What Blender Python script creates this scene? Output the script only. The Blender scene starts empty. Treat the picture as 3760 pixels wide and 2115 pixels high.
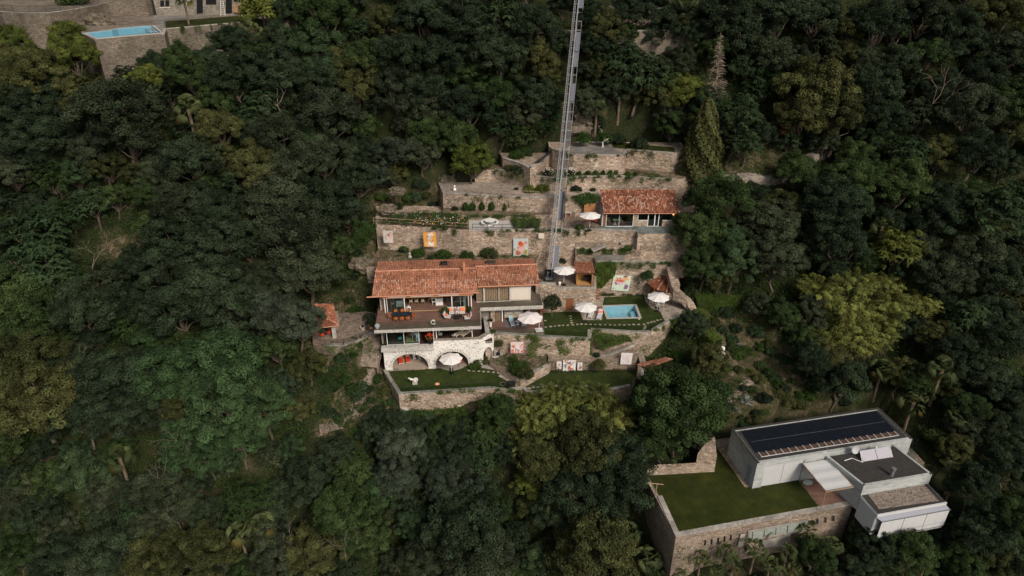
import bpy, math, random
import numpy as np
from mathutils import Vector, Matrix
R = math.radians
S = bpy.context.scene
COL = S.collection
# ---------------------------------------------------------------- camera, sky, sun, exposure
CAMZ, FPX, PITCH = 49.0, 2507.0, R(28)
cd = bpy.data.cameras.new('camera'); cam = bpy.data.objects.new('camera', cd); COL.objects.link(cam)
cam.location = (0, 0, CAMZ); cam.rotation_euler = (R(90) - PITCH, 0, 0)
cd.sensor_width = 36; cd.lens = 36 * FPX / 3760; cd.clip_end = 3000; cd.clip_start = .5
S.camera = cam
SUN_EL, SUN_AZ = R(38), R(148)      # azimuth clockwise from +Y (the hill): behind the camera, a little to its right
W = bpy.data.worlds.new('World'); S.world = W; W.use_nodes = True
nt = W.node_tree; bg = nt.nodes['Background']
sky = nt.nodes.new('ShaderNodeTexSky'); sky.sky_type = 'NISHITA'; sky.sun_disc = False
sky.sun_elevation = SUN_EL; sky.sun_rotation = SUN_AZ; sky.dust_density = 4; sky.air_density = 1.2; sky.ozone_density = .6
hs = nt.nodes.new('ShaderNodeHueSaturation'); hs.inputs['Saturation'].default_value = .33
nt.links.new(sky.outputs[0], hs.inputs['Color']); nt.links.new(hs.outputs[0], bg.inputs[0])
bg.inputs[1].default_value = .062
sd = bpy.data.lights.new('sun', 'SUN'); sd.energy = 1.95; sd.angle = R(16); sd.color = (1, .87, .73)
so = bpy.data.objects.new('sun', sd); COL.objects.link(so)
dirv = Vector((math.sin(SUN_AZ) * math.cos(SUN_EL), math.cos(SUN_AZ) * math.cos(SUN_EL), math.sin(SUN_EL)))
so.rotation_euler = dirv.to_track_quat('Z', 'Y').to_euler(); so.location = (0, 0, 120)
S.view_settings.view_transform = 'Standard'; S.view_settings.look = 'None'
S.view_settings.exposure = 0.5; S.view_settings.gamma = 1.0
try:
    S.cycles.max_bounces = 6; S.cycles.transparent_max_bounces = 12; S.cycles.diffuse_bounces = 3
except Exception: pass
# ---------------------------------------------------------------- measuring: photograph pixels (3760 wide) to places on known planes
cp, sp = math.cos(PITCH), math.sin(PITCH)
def ray(sx, sy):
    X = (sx - 1880) / FPX; Y = -(sy - 1057.5) / FPX
    return (X, cp + Y * sp, -sp + Y * cp)
def Z(s, z):
    r = ray(*s); d = (z - CAMZ) / r[2]; return Vector((r[0] * d, r[1] * d, z))
def YP(s, y):
    r = ray(*s); d = y / r[1]; return Vector((r[0] * d, y, CAMZ + r[2] * d))
def crop(x0, y0, k): return lambda a, b: (x0 + a * k, y0 + b * k)
cA = crop(1340, 920, .26398); cB = crop(1340, 1200, .26398); cC = crop(1940, 900, .26398); cD = crop(1860, 1180, .26398)
cE = crop(1300, 620, .26398); cF = crop(1940, 620, .26398); cG = crop(1740, 440, .31832); cH = crop(1960, 0, .26398)
cI = crop(2340, 1450, .46584); cJ = crop(2960, 1550, .23465); cK = crop(0, 0, .42702); cL = crop(1100, 1040, .17946)
cW = crop(0, 0, 1.4596); cS = crop(2400, 1200, .34938); cR = crop(2400, 600, .52795); cQ = crop(2500, 0, .48913)
cV = crop(1660, 1060, .15528); cP2 = crop(2100, 1100, .12422); cX = crop(1780, 1280, .14752)
class Frame:
    def __init__(s, ox, oy, deg):
        s.o = (ox, oy); s.a = R(deg); s.U = (math.cos(s.a), math.sin(s.a)); s.V = (-s.U[1], s.U[0])
    def P(s, u, v, z=0): return Vector((s.o[0] + u * s.U[0] + v * s.V[0], s.o[1] + u * s.U[1] + v * s.V[1], z))
    def loc(s, p):
        dx, dy = p[0] - s.o[0], p[1] - s.o[1]; return Vector((dx * s.U[0] + dy * s.U[1], dx * s.V[0] + dy * s.V[1], p[2]))
    def z(s, px, z): return s.loc(Z(px, z))
    def v(s, px, v):
        r = ray(*px); vo = -(s.o[0] * s.V[0] + s.o[1] * s.V[1]); d = (v - vo) / (r[0] * s.V[0] + r[1] * s.V[1])
        return s.loc((r[0] * d, r[1] * d, CAMZ + r[2] * d))
HF = Frame(-17.78, 75.24, 4.5); MF = Frame(28.24, 60.25, 12)
# ---------------------------------------------------------------- mesh builder
def clean(o):
    return o
class MB:
    def __init__(s): s.V = []; s.F = []; s.C = []; s.M = []
    def face(s, pts, c=None, m=0):
        n = len(s.V); s.V += [tuple(p) for p in pts]; s.F.append(tuple(range(n, n + len(pts)))); s.C.append(c); s.M.append(m); return s
    def box(s, x0, x1, y0, y1, z0, z1, c=None, m=0, T=None):
        p = [(x, y, z) for z in (z0, z1) for y in (y0, y1) for x in (x0, x1)]
        if T: p = [tuple(T @ Vector(q)) for q in p]
        n = len(s.V); s.V += p
        for f in ((0, 2, 3, 1), (4, 5, 7, 6), (0, 1, 5, 4), (2, 6, 7, 3), (0, 4, 6, 2), (1, 3, 7, 5)):
            s.F.append(tuple(n + i for i in f)); s.C.append(c); s.M.append(m)
        return s
    def prism(s, poly, z0, z1, c=None, m=0, mtop=None, taper=0.0):
        a = sum(poly[i - 1][0] * poly[i][1] - poly[i][0] * poly[i - 1][1] for i in range(len(poly)))
        if a < 0: poly = poly[::-1]
        cx = sum(p[0] for p in poly) / len(poly); cy = sum(p[1] for p in poly) / len(poly)
        n = len(s.V); k = len(poly)
        s.V += [(p[0] + (p[0] - cx) * taper, p[1] + (p[1] - cy) * taper, z0) for p in poly] + [(p[0], p[1], z1) for p in poly]
        s.F.append(tuple(n + k + i for i in range(k))); s.C.append(c); s.M.append(m if mtop is None else mtop)
        s.F.append(tuple(n + i for i in reversed(range(k)))); s.C.append(c); s.M.append(m)
        for i in range(k):
            j = (i + 1) % k; s.F.append((n + i, n + j, n + k + j, n + k + i)); s.C.append(c); s.M.append(m)
        return s
    def tube(s, p0, p1, r0, r1=None, n=8, c=None, m=0, cap=True):
        r1 = r0 if r1 is None else r1; p0 = Vector(p0); p1 = Vector(p1); d = (p1 - p0)
        if d.length < 1e-6: return s
        q = d.to_track_quat('Z', 'Y'); b = len(s.V)
        for (pp, rr) in ((p0, r0), (p1, r1)):
            for i in range(n):
                a = 2 * math.pi * i / n; s.V.append(tuple(pp + q @ Vector((math.cos(a) * rr, math.sin(a) * rr, 0))))
        for i in range(n):
            j = (i + 1) % n; s.F.append((b + i, b + j, b + n + j, b + n + i)); s.C.append(c); s.M.append(m)
        if cap:
            s.F.append(tuple(b + i for i in reversed(range(n)))); s.C.append(c); s.M.append(m)
            s.F.append(tuple(b + n + i for i in range(n))); s.C.append(c); s.M.append(m)
        return s
    def path(s, pts, r, n=6, c=None, m=0):
        for i in range(len(pts) - 1):
            ra = r[i] if isinstance(r, (list, tuple)) else r; rb = r[i + 1] if isinstance(r, (list, tuple)) else r
            s.tube(pts[i], pts[i + 1], ra, rb, n, c, m)
        return s
    def lathe(s, prof, n=16, o=(0, 0, 0), c=None, m=0, sx=1, sy=1):
        b = len(s.V)
        for (r, z) in prof:
            for i in range(n):
                a = 2 * math.pi * i / n; s.V.append((o[0] + math.cos(a) * r * sx, o[1] + math.sin(a) * r * sy, o[2] + z))
        for k in range(len(prof) - 1):
            for i in range(n):
                j = (i + 1) % n; s.F.append((b + k * n + i, b + k * n + j, b + (k + 1) * n + j, b + (k + 1) * n + i)); s.C.append(c); s.M.append(m)
        return s
    def ball(s, o, r, n=10, sx=1, sy=1, sz=1, c=None, m=0):
        prof = [(max(1e-3, r * math.sin(math.pi * k / (n // 2 + 1))), -r * sz * math.cos(math.pi * k / (n // 2 + 1))) for k in range(n // 2 + 2)]
        return s.lathe(prof, n, o, c, m, sx, sy)
    def build(s, name, mats, parent=None, smooth=False):
        me = bpy.data.meshes.new(name); me.from_pydata(s.V, [], s.F)
        if not isinstance(mats, (list, tuple)): mats = [mats]
        for x in mats: me.materials.append(x)
        if len(mats) > 1: me.polygons.foreach_set('material_index', s.M)
        if any(c is not None for c in s.C):
            at = me.color_attributes.new('Col', 'FLOAT_COLOR', 'CORNER'); buf = []
            for f, c in zip(s.F, s.C):
                c = c or (1, 1, 1)
                if len(c) == 3: c = (*c, 1)
                buf += list(c) * len(f)
            at.data.foreach_set('color', buf)
        if smooth: me.polygons.foreach_set('use_smooth', [True] * len(me.polygons))
        me.update()
        o = bpy.data.objects.new(name, me); COL.objects.link(o)
        if parent: o.parent = parent
        return o
def tag(o, label=None, cat=None, group=None, kind=None):
    if label: o['label'] = label
    if cat: o['category'] = cat
    if group: o['group'] = group
    if kind: o['kind'] = kind
    return o
def thing(name, label, cat, loc=(0, 0, 0), rz=0, group=None):
    o = bpy.data.objects.new(name, None); COL.objects.link(o); o.empty_display_size = .2
    o.location = loc; o.rotation_euler = (0, 0, rz); return tag(o, label, cat, group)
def children(o): return [c for c in bpy.data.objects if c.parent == o]
def tree_of(o): return [(c, tree_of(c)) for c in children(o)]
def dup(root, tr, loc, rz, label, group=None, scale=None):
    r = root.copy(); COL.objects.link(r); r.location = loc; r.rotation_euler = (0, 0, rz); r['label'] = label
    if group: r['group'] = group
    if scale: r.scale = (scale,) * 3
    def rec(t, par):
        for c, sub in t:
            k = c.copy(); COL.objects.link(k); k.parent = par; rec(sub, k)
    rec(tr, r); return r
# ---------------------------------------------------------------- materials
def newmat(name):
    m = bpy.data.materials.new(name); m.use_nodes = True; n = m.node_tree; b = n.nodes['Principled BSDF']; return m, n, b
def coord(n, scale=(1, 1, 1)):
    tc = n.nodes.new('ShaderNodeTexCoord'); mp = n.nodes.new('ShaderNodeMapping'); mp.inputs['Scale'].default_value = scale
    n.links.new(tc.outputs['Object'], mp.inputs[0]); return mp.outputs[0]
def noise(n, vec, scale, detail=4, rough=.6):
    t = n.nodes.new('ShaderNodeTexNoise'); t.inputs['Scale'].default_value = scale; t.inputs['Detail'].default_value = detail
    t.inputs['Roughness'].default_value = rough; n.links.new(vec, t.inputs['Vector']); return t.outputs['Fac']
def ramp(n, fac, stops):
    r = n.nodes.new('ShaderNodeValToRGB'); e = r.color_ramp.elements
    while len(e) < len(stops): e.new(.5)
    for el, (p, c) in zip(e, stops):
        el.position = p; el.color = (*c, 1) if len(c) == 3 else c
    n.links.new(fac, r.inputs[0]); return r.outputs[0]
def mixc(n, a, b, fac=None, mode='MIX', f=1.0):
    x = n.nodes.new('ShaderNodeMix'); x.data_type = 'RGBA'; x.blend_type = mode; x.inputs[0].default_value = f
    if fac is not None: n.links.new(fac, x.inputs[0])
    for v, i in ((a, 6), (b, 7)):
        if isinstance(v, (tuple, list)): x.inputs[i].default_value = (*v, 1)
        else: n.links.new(v, x.inputs[i])
    return x.outputs[2]
def bump(n, b, h, s=.3, d=.05):
    x = n.nodes.new('ShaderNodeBump'); x.inputs['Strength'].default_value = s; x.inputs['Distance'].default_value = d
    n.links.new(h, x.inputs['Height']); n.links.new(x.outputs[0], b.inputs['Normal'])
def k_(c, f): return tuple(min(1, x * f) for x in c)
def plain(name, col, rough=.7, var=.18, scale=3, metal=0, spec=.3):
    m, n, b = newmat(name); v = coord(n)
    c = ramp(n, noise(n, v, scale), [(.3, k_(col, 1 - var)), (.7, k_(col, 1 + var))])
    n.links.new(c, b.inputs['Base Color']); b.inputs['Roughness'].default_value = rough; b.inputs['Metallic'].default_value = metal
    b.inputs['Specular IOR Level'].default_value = spec; return m
def stone(name, cols, size=.33, joint=(.10, .085, .07), stain=.35, squash=2.2, bs=.8, jw=.06, dark=(.16, .14, .11), fv=.62):
    m, n, b = newmat(name); v = coord(n, (1 / size, 1 / size, squash / size))
    warp = n.nodes.new('ShaderNodeTexNoise'); warp.inputs['Scale'].default_value = .9; n.links.new(v, warp.inputs['Vector'])
    v2 = mixc(n, v, warp.outputs['Color'], mode='LINEAR_LIGHT', f=.35)
    vo = n.nodes.new('ShaderNodeTexVoronoi'); vo.inputs['Scale'].default_value = 1; n.links.new(v2, vo.inputs['Vector'])
    ve = n.nodes.new('ShaderNodeTexVoronoi'); ve.feature = 'DISTANCE_TO_EDGE'; ve.inputs['Scale'].default_value = 1; n.links.new(v2, ve.inputs['Vector'])
    sep = n.nodes.new('ShaderNodeSeparateColor'); n.links.new(vo.outputs['Color'], sep.inputs[0])
    c = ramp(n, sep.outputs[0], [(i / (len(cols) - 1), q) for i, q in enumerate(cols)])
    fine = noise(n, coord(n), 9, 5); c = mixc(n, c, ramp(n, fine, [(.25, (fv, fv, fv)), (.75, (1.0, 1.0, 1.0))]), mode='MULTIPLY', f=.8)
    st = noise(n, coord(n, (1, 1, .6)), .35, 5); c = mixc(n, c, dark, ramp(n, st, [(.45, (0, 0, 0)), (.75, (stain, stain, stain))]))
    big = noise(n, coord(n, (1, 1, 1.5)), .22, 4, .6); lo_ = 1 - .34 * min(1, stain * 4); c = mixc(n, c, ramp(n, big, [(.36, (lo_, lo_, lo_ * .96)), (.62, (1.1, 1.09, 1.06))]), mode='MULTIPLY')
    j = ramp(n, ve.outputs['Distance'], [(.0, (1, 1, 1)), (jw, (0, 0, 0))]); c = mixc(n, c, joint, j)
    n.links.new(c, b.inputs['Base Color']); b.inputs['Roughness'].default_value = .92; b.inputs['Specular IOR Level'].default_value = .15
    bump(n, b, ramp(n, ve.outputs['Distance'], [(.0, (0, 0, 0)), (.25, (1, 1, 1))]), bs, .06); return m
def colattr(name, base, rough=.8, scale=6, spec=.2, var=.2):
    m, n, b = newmat(name); a = n.nodes.new('ShaderNodeAttribute'); a.attribute_name = 'Col'
    c = mixc(n, base, a.outputs['Color'], mode='MULTIPLY'); q = ramp(n, noise(n, coord(n), scale), [(.3, (1 - var,) * 3), (.7, (1,) * 3)])
    c = mixc(n, c, q, mode='MULTIPLY'); c = mixc(n, c, ramp(n, noise(n, coord(n), .45, 5), [(.35, (.74, .72, .72)), (.6, (1.08, 1.08, 1.08))]), mode='MULTIPLY'); n.links.new(c, b.inputs['Base Color']); b.inputs['Roughness'].default_value = rough
    b.inputs['Specular IOR Level'].default_value = spec; return m
def leafmat(name, base, trans=.16, hv=.012):
    m, n, b = newmat(name); a = n.nodes.new('ShaderNodeAttribute'); a.attribute_name = 'Col'
    oi = n.nodes.new('ShaderNodeObjectInfo'); h = n.nodes.new('ShaderNodeHueSaturation')
    mr = n.nodes.new('ShaderNodeMapRange'); mr.inputs[3].default_value = .5 - hv; mr.inputs[4].default_value = .5 + hv
    n.links.new(oi.outputs['Random'], mr.inputs[0]); n.links.new(mr.outputs[0], h.inputs['Hue'])
    m2 = n.nodes.new('ShaderNodeMapRange'); m2.inputs[3].default_value = 1.25; m2.inputs[4].default_value = .75
    n.links.new(oi.outputs['Random'], m2.inputs[0]); n.links.new(m2.outputs[0], h.inputs['Value'])
    h.inputs['Color'].default_value = (*base, 1); c = mixc(n, h.outputs[0], a.outputs['Color'], mode='MULTIPLY')
    n.links.new(c, b.inputs['Base Color']); b.inputs['Roughness'].default_value = .6; b.inputs['Specular IOR Level'].default_value = .06
    tr = n.nodes.new('ShaderNodeBsdfTranslucent'); n.links.new(c, tr.inputs[0])
    ms = n.nodes.new('ShaderNodeMixShader'); ms.inputs[0].default_value = trans
    out = n.nodes['Material Output']; n.links.new(b.outputs[0], ms.inputs[1]); n.links.new(tr.outputs[0], ms.inputs[2]); n.links.new(ms.outputs[0], out.inputs[0])
    return m
def glassmat(name, tint=(.75, .82, .8), fac=.12, rough=.02):
    m, n, b = newmat(name); t = n.nodes.new('ShaderNodeBsdfTransparent'); t.inputs[0].default_value = (*tint, 1)
    g = n.nodes.new('ShaderNodeBsdfGlossy'); g.inputs['Roughness'].default_value = rough; g.inputs[0].default_value = (.8, .85, .9, 1)
    ms = n.nodes.new('ShaderNodeMixShader'); ms.inputs[0].default_value = fac; out = n.nodes['Material Output']
    n.links.new(t.outputs[0], ms.inputs[1]); n.links.new(g.outputs[0], ms.inputs[2]); n.links.new(ms.outputs[0], out.inputs[0]); return m
def planks(name, c1, c2, w=.14, axis=1, rough=.7):
    m, n, b = newmat(name); sc = [.25, .25, .25]; sc[axis] = 1 / w; v = coord(n, tuple(sc))
    vo = n.nodes.new('ShaderNodeTexVoronoi'); vo.inputs['Randomness'].default_value = .25; vo.inputs['Scale'].default_value = 1; n.links.new(v, vo.inputs['Vector'])
    sep = n.nodes.new('ShaderNodeSeparateColor'); n.links.new(vo.outputs['Color'], sep.inputs[0])
    c = ramp(n, sep.outputs[0], [(0, c1), (1, c2)])
    c = mixc(n, c, ramp(n, noise(n, coord(n), .7, 5), [(.35, (.72, .74, .78)), (.65, (1.1, 1.05, 1))]), mode='MULTIPLY')
    n.links.new(c, b.inputs['Base Color']); b.inputs['Roughness'].default_value = rough; b.inputs['Specular IOR Level'].default_value = .25; return m
def grassmat(name, c1, c2, sc=.5):
    m, n, b = newmat(name); c = ramp(n, noise(n, coord(n), sc, 6, .7), [(.3, c1), (.7, c2)])
    c = mixc(n, c, ramp(n, noise(n, coord(n), .8, 5, .7), [(.45, (1, 1, 1)), (.72, (1.75, 1.45, 1.25))]), mode='MULTIPLY'); c = mixc(n, c, ramp(n, noise(n, coord(n), 14, 4), [(.3, (.5, .5, .5)), (.7, (1.35, 1.35, 1.3))]), mode='MULTIPLY')
    n.links.new(c, b.inputs['Base Color']); b.inputs['Roughness'].default_value = .9; b.inputs['Specular IOR Level'].default_value = .1
    bump(n, b, noise(n, coord(n), 30, 2), .8, .04); return m
def shapes(name, base, spots, rough=.7):
    """flat artwork: soft blobs of colour, spots = (x, z, rx, rz, colour, wobble) in the panel's own metres"""
    m, n, b = newmat(name); tc = n.nodes.new('ShaderNodeTexCoord'); c = base
    wn = n.nodes.new('ShaderNodeTexNoise'); wn.inputs['Scale'].default_value = 2.6; wn.inputs['Detail'].default_value = 3; n.links.new(tc.outputs['Object'], wn.inputs['Vector'])
    vec = mixc(n, tc.outputs['Object'], wn.outputs['Color'], mode='LINEAR_LIGHT', f=.5)
    for (x, z, rx, rz, colr) in spots:
        mp = n.nodes.new('ShaderNodeMapping'); mp.vector_type = 'TEXTURE'; mp.inputs['Location'].default_value = (x, 0, z); mp.inputs['Scale'].default_value = (rx, 50, rz)
        n.links.new(vec, mp.inputs[0]); ln = n.nodes.new('ShaderNodeVectorMath'); ln.operation = 'LENGTH'; n.links.new(mp.outputs[0], ln.inputs[0])
        f = ramp(n, ln.outputs['Value'], [(.55, (1, 1, 1)), (1.0, (0, 0, 0))]); c = mixc(n, c, colr, f)
    if isinstance(c, tuple): b.inputs['Base Color'].default_value = (*c, 1)
    else: n.links.new(c, b.inputs['Base Color'])
    b.inputs['Roughness'].default_value = rough; return m
m_wall = stone('rubble_stone', [(.34, .245, .185), (.49, .375, .29), (.62, .49, .39), (.38, .315, .27), (.74, .63, .53), (.57, .41, .31)], .42, dark=(.26, .21, .16), stain=.28, squash=1.8, joint=(.17, .135, .105), jw=.05)
m_wall2 = stone('grey_rubble', [(.26, .20, .155), (.39, .305, .24), (.50, .395, .315), (.32, .26, .22), (.58, .475, .39)], .4, stain=.4, joint=(.13, .105, .085), squash=2.8)
m_dry = stone('dark_dry_stone', [(.15, .125, .10), (.25, .205, .165), (.33, .28, .225), (.21, .18, .155), (.42, .36, .30)], .36, stain=.55, squash=3)
m_cap = stone('coping_stone', [(.32, .30, .28), (.42, .39, .36), (.52, .49, .45), (.37, .34, .32)], .6, squash=.8, joint=(.2, .18, .16), stain=.2, bs=.3, jw=.03)
m_pave = stone('crazy_paving', [(.25, .22, .195), (.35, .30, .26), (.42, .36, .31), (.30, .27, .25)], .62, squash=1, joint=(.50, .44, .37), stain=.2, bs=.3, jw=.045)
m_pave2 = stone('grey_paving', [(.21, .20, .19), (.28, .265, .25), (.34, .32, .3), (.25, .245, .24)], .7, squash=1, joint=(.16, .15, .14), stain=.25, bs=.3, jw=.03)
m_dpave = stone('brown_paving', [(.15, .115, .095), (.22, .17, .14), (.27, .21, .17)], .6, squash=1, joint=(.36, .30, .24), stain=.2, bs=.3, jw=.05)
m_teal = stone('blue_green_slate', [(.10, .135, .14), (.15, .185, .185), (.20, .23, .225)], .7, squash=1, joint=(.26, .27, .26), stain=.2, bs=.3, jw=.03)
m_white = stone('whitewashed_stone', [(.70, .68, .65), (.76, .74, .71), (.74, .72, .69), (.20, .18, .165), (.74, .72, .70), (.77, .75, .72), (.80, .78, .75)], .3, squash=4.5, joint=(.74, .72, .69), stain=.0, bs=.2, jw=.15, fv=.9)
m_band = stone('pale_stone_band', [(.40, .38, .36), (.56, .54, .51), (.70, .67, .63), (.46, .44, .42)], .22, squash=2.5, joint=(.5, .48, .46), stain=.1, bs=.4)
m_gneiss = stone('grey_layered_stone', [(.37, .40, .415), (.46, .49, .50), (.54, .565, .57), (.42, .445, .46), (.60, .62, .62)], .75, squash=5, joint=(.28, .30, .31), stain=.12, bs=.25, jw=.03, dark=(.25, .27, .28))
m_rock = plain('rock', (.27, .235, .195), .95, .45, 1.6)
m_soil = stone('stony_soil', [(.15, .11, .08), (.24, .18, .135), (.32, .25, .19), (.19, .15, .11), (.12, .11, .05)], .3, squash=1, joint=(.11, .08, .06), stain=.6, dark=(.05, .065, .025), bs=.6)
m_lawn = grassmat('lawn', (.023, .038, .010), (.040, .057, .017), .9)
m_lawn2 = grassmat('lawn_old', (.017, .026, .005), (.038, .046, .011), .28)
m_deck = planks('wood_deck', (.15, .088, .068), (.21, .125, .096))
m_deckd = planks('dark_wood_deck', (.045, .026, .02), (.07, .042, .032))
m_deckg = planks('greyed_deck', (.135, .105, .08), (.19, .145, .11))
m_tile = colattr('terracotta_tile', (.62, .62, .62), .85, 7)
m_gut = plain('copper_gutter', (.52, .24, .15), .55, .1)
m_wood = plain('varnished_wood', (.42, .20, .085), .5, .25, 5)
m_dwood = plain('brown_wood', (.22, .085, .035), .6, .3, 6)
m_pwood = plain('weathered_wood', (.30, .21, .15), .8, .25, 6)
m_wpaint = plain('white_paint', (.74, .73, .71), .5, .04)
m_blind = plain('light_fabric_blind', (.52, .53, .54), .8, .03, 1)
m_cream = plain('cream_blind', (.66, .60, .52), .8, .03, 1)
m_metal = plain('galvanised_steel', (.22, .225, .24), .55, .2, 4, .45)
m_dmetal = plain('dark_metal', (.035, .037, .04), .5, .2, 4, .5)
m_black = plain('black', (.012, .013, .015), .35, .3)
m_dark = plain('dark_interior', (.035, .028, .024), .9, .3)
m_intw = plain('interior_wall', (.20, .175, .15), .9, .2)
m_glass = glassmat('window_glass'); m_rail = glassmat('glass_railing', (.78, .82, .80), .05); m_tglass = glassmat('teal_glass', (.80, .90, .90), .04)
m_curt = plain('brown_curtain', (.235, .175, .115), .9, .2, 4)
m_canvas = plain('white_canvas', (.72, .70, .68), .8, .02, .6)
m_pinkc = plain('rosy_canvas', (.74, .68, .67), .8, .02, .6)
m_red = plain('red_fabric', (.62, .055, .02), .8, .1); m_orange = plain('orange_fabric', (.72, .20, .07), .8, .12)
m_coral = plain('coral_fabric', (.80, .22, .16), .8, .05); m_oleather = plain('orange_leather', (.38, .12, .03), .6, .15)
m_cushion = plain('pale_cushion', (.56, .52, .49), .9, .05); m_cushg = plain('grey_cushion', (.50, .49, .49), .9, .06)
m_beige = plain('beige_cushion', (.55, .45, .32), .9, .06); m_sky = plain('light_blue_fabric', (.36, .55, .62), .9, .06)
m_greyf = plain('pale_blue_grey_fabric', (.52, .56, .60), .9, .06)
m_terr = plain('terracotta', (.48, .22, .11), .8, .15); m_marble = plain('white_marble', (.72, .69, .66), .5, .08)
m_ltwood = plain('light_wood', (.42, .27, .12), .6, .2, 5); m_flag = plain('grey_slab', (.40, .37, .34), .85, .15)
m_roofing = plain('dark_roofing_felt', (.040, .037, .035), .95, .25, 2); m_gravel = plain('brown_gravel', (.20, .165, .14), .95, .75, 5)
m_pv = plain('solar_glass', (.008, .011, .017), .65, .3, 2, 0, .1)
m_chrome = plain('polished_steel', (.62, .64, .66), .18, .1, 3, 1); m_pot = plain('stone_pot', (.46, .40, .34), .85, .15)
m_skin = plain('skin', (.52, .30, .22), .6, .05); m_shirt = plain('white_shirt', (.60, .63, .70), .9, .03); m_jean = plain('light_jeans', (.35, .46, .60), .9, .05)
m_tee = plain('grey_shirt', (.32, .22, .22), .9, .05); m_hair = plain('dark_hair', (.05, .03, .02), .7, .2)
m_bark = plain('bark', (.10, .08, .06), .95, .35, 6); m_dead = plain('bleached_dead_wood', (.24, .19, .15), .9, .2, 6); m_palmt = plain('palm_trunk', (.16, .12, .085), .95, .35, 8)
def watermat(name, col):
    m, n, b = newmat(name); c = ramp(n, noise(n, coord(n), 1.2, 3), [(.3, k_(col, .93)), (.7, k_(col, 1.05))]); n.links.new(c, b.inputs['Base Color'])
    b.inputs['Roughness'].default_value = .12; b.inputs['Specular IOR Level'].default_value = .35; bump(n, b, noise(n, coord(n), 3, 2), .06, .03); return m
m_pool = plain('pool_liner', (.30, .50, .58), .6, .03, 1)
def poolwater():
    m, n, b = newmat('pool_water'); t = n.nodes.new('ShaderNodeBsdfTransparent'); t.inputs[0].default_value = (.80, .95, .98, 1)
    g = n.nodes.new('ShaderNodeBsdfGlossy'); g.inputs['Roughness'].default_value = .05; bp = n.nodes.new('ShaderNodeBump'); bp.inputs['Strength'].default_value = .5; n.links.new(noise(n, coord(n), 3.5, 3), bp.inputs['Height']); n.links.new(bp.outputs[0], g.inputs['Normal']); n.links.new(ramp(n, noise(n, coord(n), 2.2, 3), [(.35, (.70, .88, .93)), (.65, (.86, .98, 1))]), t.inputs[0])
    ms = n.nodes.new('ShaderNodeMixShader'); ms.inputs[0].default_value = .1; out = n.nodes['Material Output']
    n.links.new(t.outputs[0], ms.inputs[1]); n.links.new(g.outputs[0], ms.inputs[2]); n.links.new(ms.outputs[0], out.inputs[0]); return m
m_water = poolwater()
LEAF = {'dk': leafmat('leaves_dark_green', (.028, .043, .023)), 'md': leafmat('leaves_mid_green', (.040, .064, .022)), 'ol': leafmat('leaves_olive', (.060, .067, .025)),
        'bl': leafmat('leaves_blue_green', (.042, .070, .032)), 'gy': leafmat('leaves_grey_green', (.043, .056, .031)), 'sv': leafmat('leaves_silvery', (.048, .064, .042)),
        'br': leafmat('leaves_bright_green', (.085, .105, .024)), 'bm': leafmat('leaves_yellow_green', (.118, .140, .040)), 'iv': leafmat('leaves_ivy', (.060, .092, .020)),
        'rd': leafmat('leaves_rusty', (.17, .085, .04)), 'pl': leafmat('palm_fronds', (.060, .076, .030)), 'lg': leafmat('leaves_fresh_green', (.042, .076, .031)), 'sg': leafmat('agave_silver', (.28, .31, .28)), 'bs': leafmat('shrub_green', (.040, .072, .018))}
# ---------------------------------------------------------------- terraces (each a retaining wall carrying a surface) and the hillside
CL = []       # (polygon, z): the ground stays below these
def poly_z(pts, z): return [tuple(Z(p, z))[:2] if len(p) == 2 and (abs(p[0]) > 200 or abs(p[1]) > 200) else tuple(p[:2]) for p in pts]
def hp(u, v): return tuple(HF.P(u, v))[:2]
def mp_(u, v): return tuple(MF.P(u, v))[:2]
def sheet(name, poly, z, mat, kind='structure', th=.03):
    mb = MB(); a = sum(poly[i - 1][0] * poly[i][1] - poly[i][0] * poly[i - 1][1] for i in range(len(poly)))
    if a < 0: poly = poly[::-1]
    mb.face([(p[0], p[1], z) for p in poly]); return tag(mb.build(name, mat), kind=kind)
def edge_cap(mb, pts, z, w=.42, h=.09, over=.05):
    """a coping laid along an open polyline of the terrace edge"""
    for i in range(len(pts) - 1):
        a = Vector((*pts[i], 0)); b = Vector((*pts[i + 1], 0)); d = (b - a); L = d.length
        if L < .05: continue
        d /= L; nrm = Vector((d.y, -d.x, 0))
        n = max(1, round(L / .7)); 
        for k in range(n):
            p = a + d * (L * k / n + .008); q = a + d * (L * (k + 1) / n - .008)
            mb.prism([tuple(p + nrm * over)[:2], tuple(q + nrm * over)[:2], tuple(q - nrm * w)[:2], tuple(p - nrm * w)[:2]], z - .02, z + h + .004 * (k % 3))
def wall(label, poly, z, zb, mat, cap=None, capmat=None, clamp=.5, name='retaining_wall', group=None):
    mb = MB(); mb.prism(poly, zb, z - .03); o = tag(mb.build(name, mat), label, 'wall', group); CL.append((poly, z - clamp))
    if cap:
        c = MB(); edge_cap(c, cap, z - .02); c.build('coping', capmat or m_cap, o)
    return o
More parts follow.
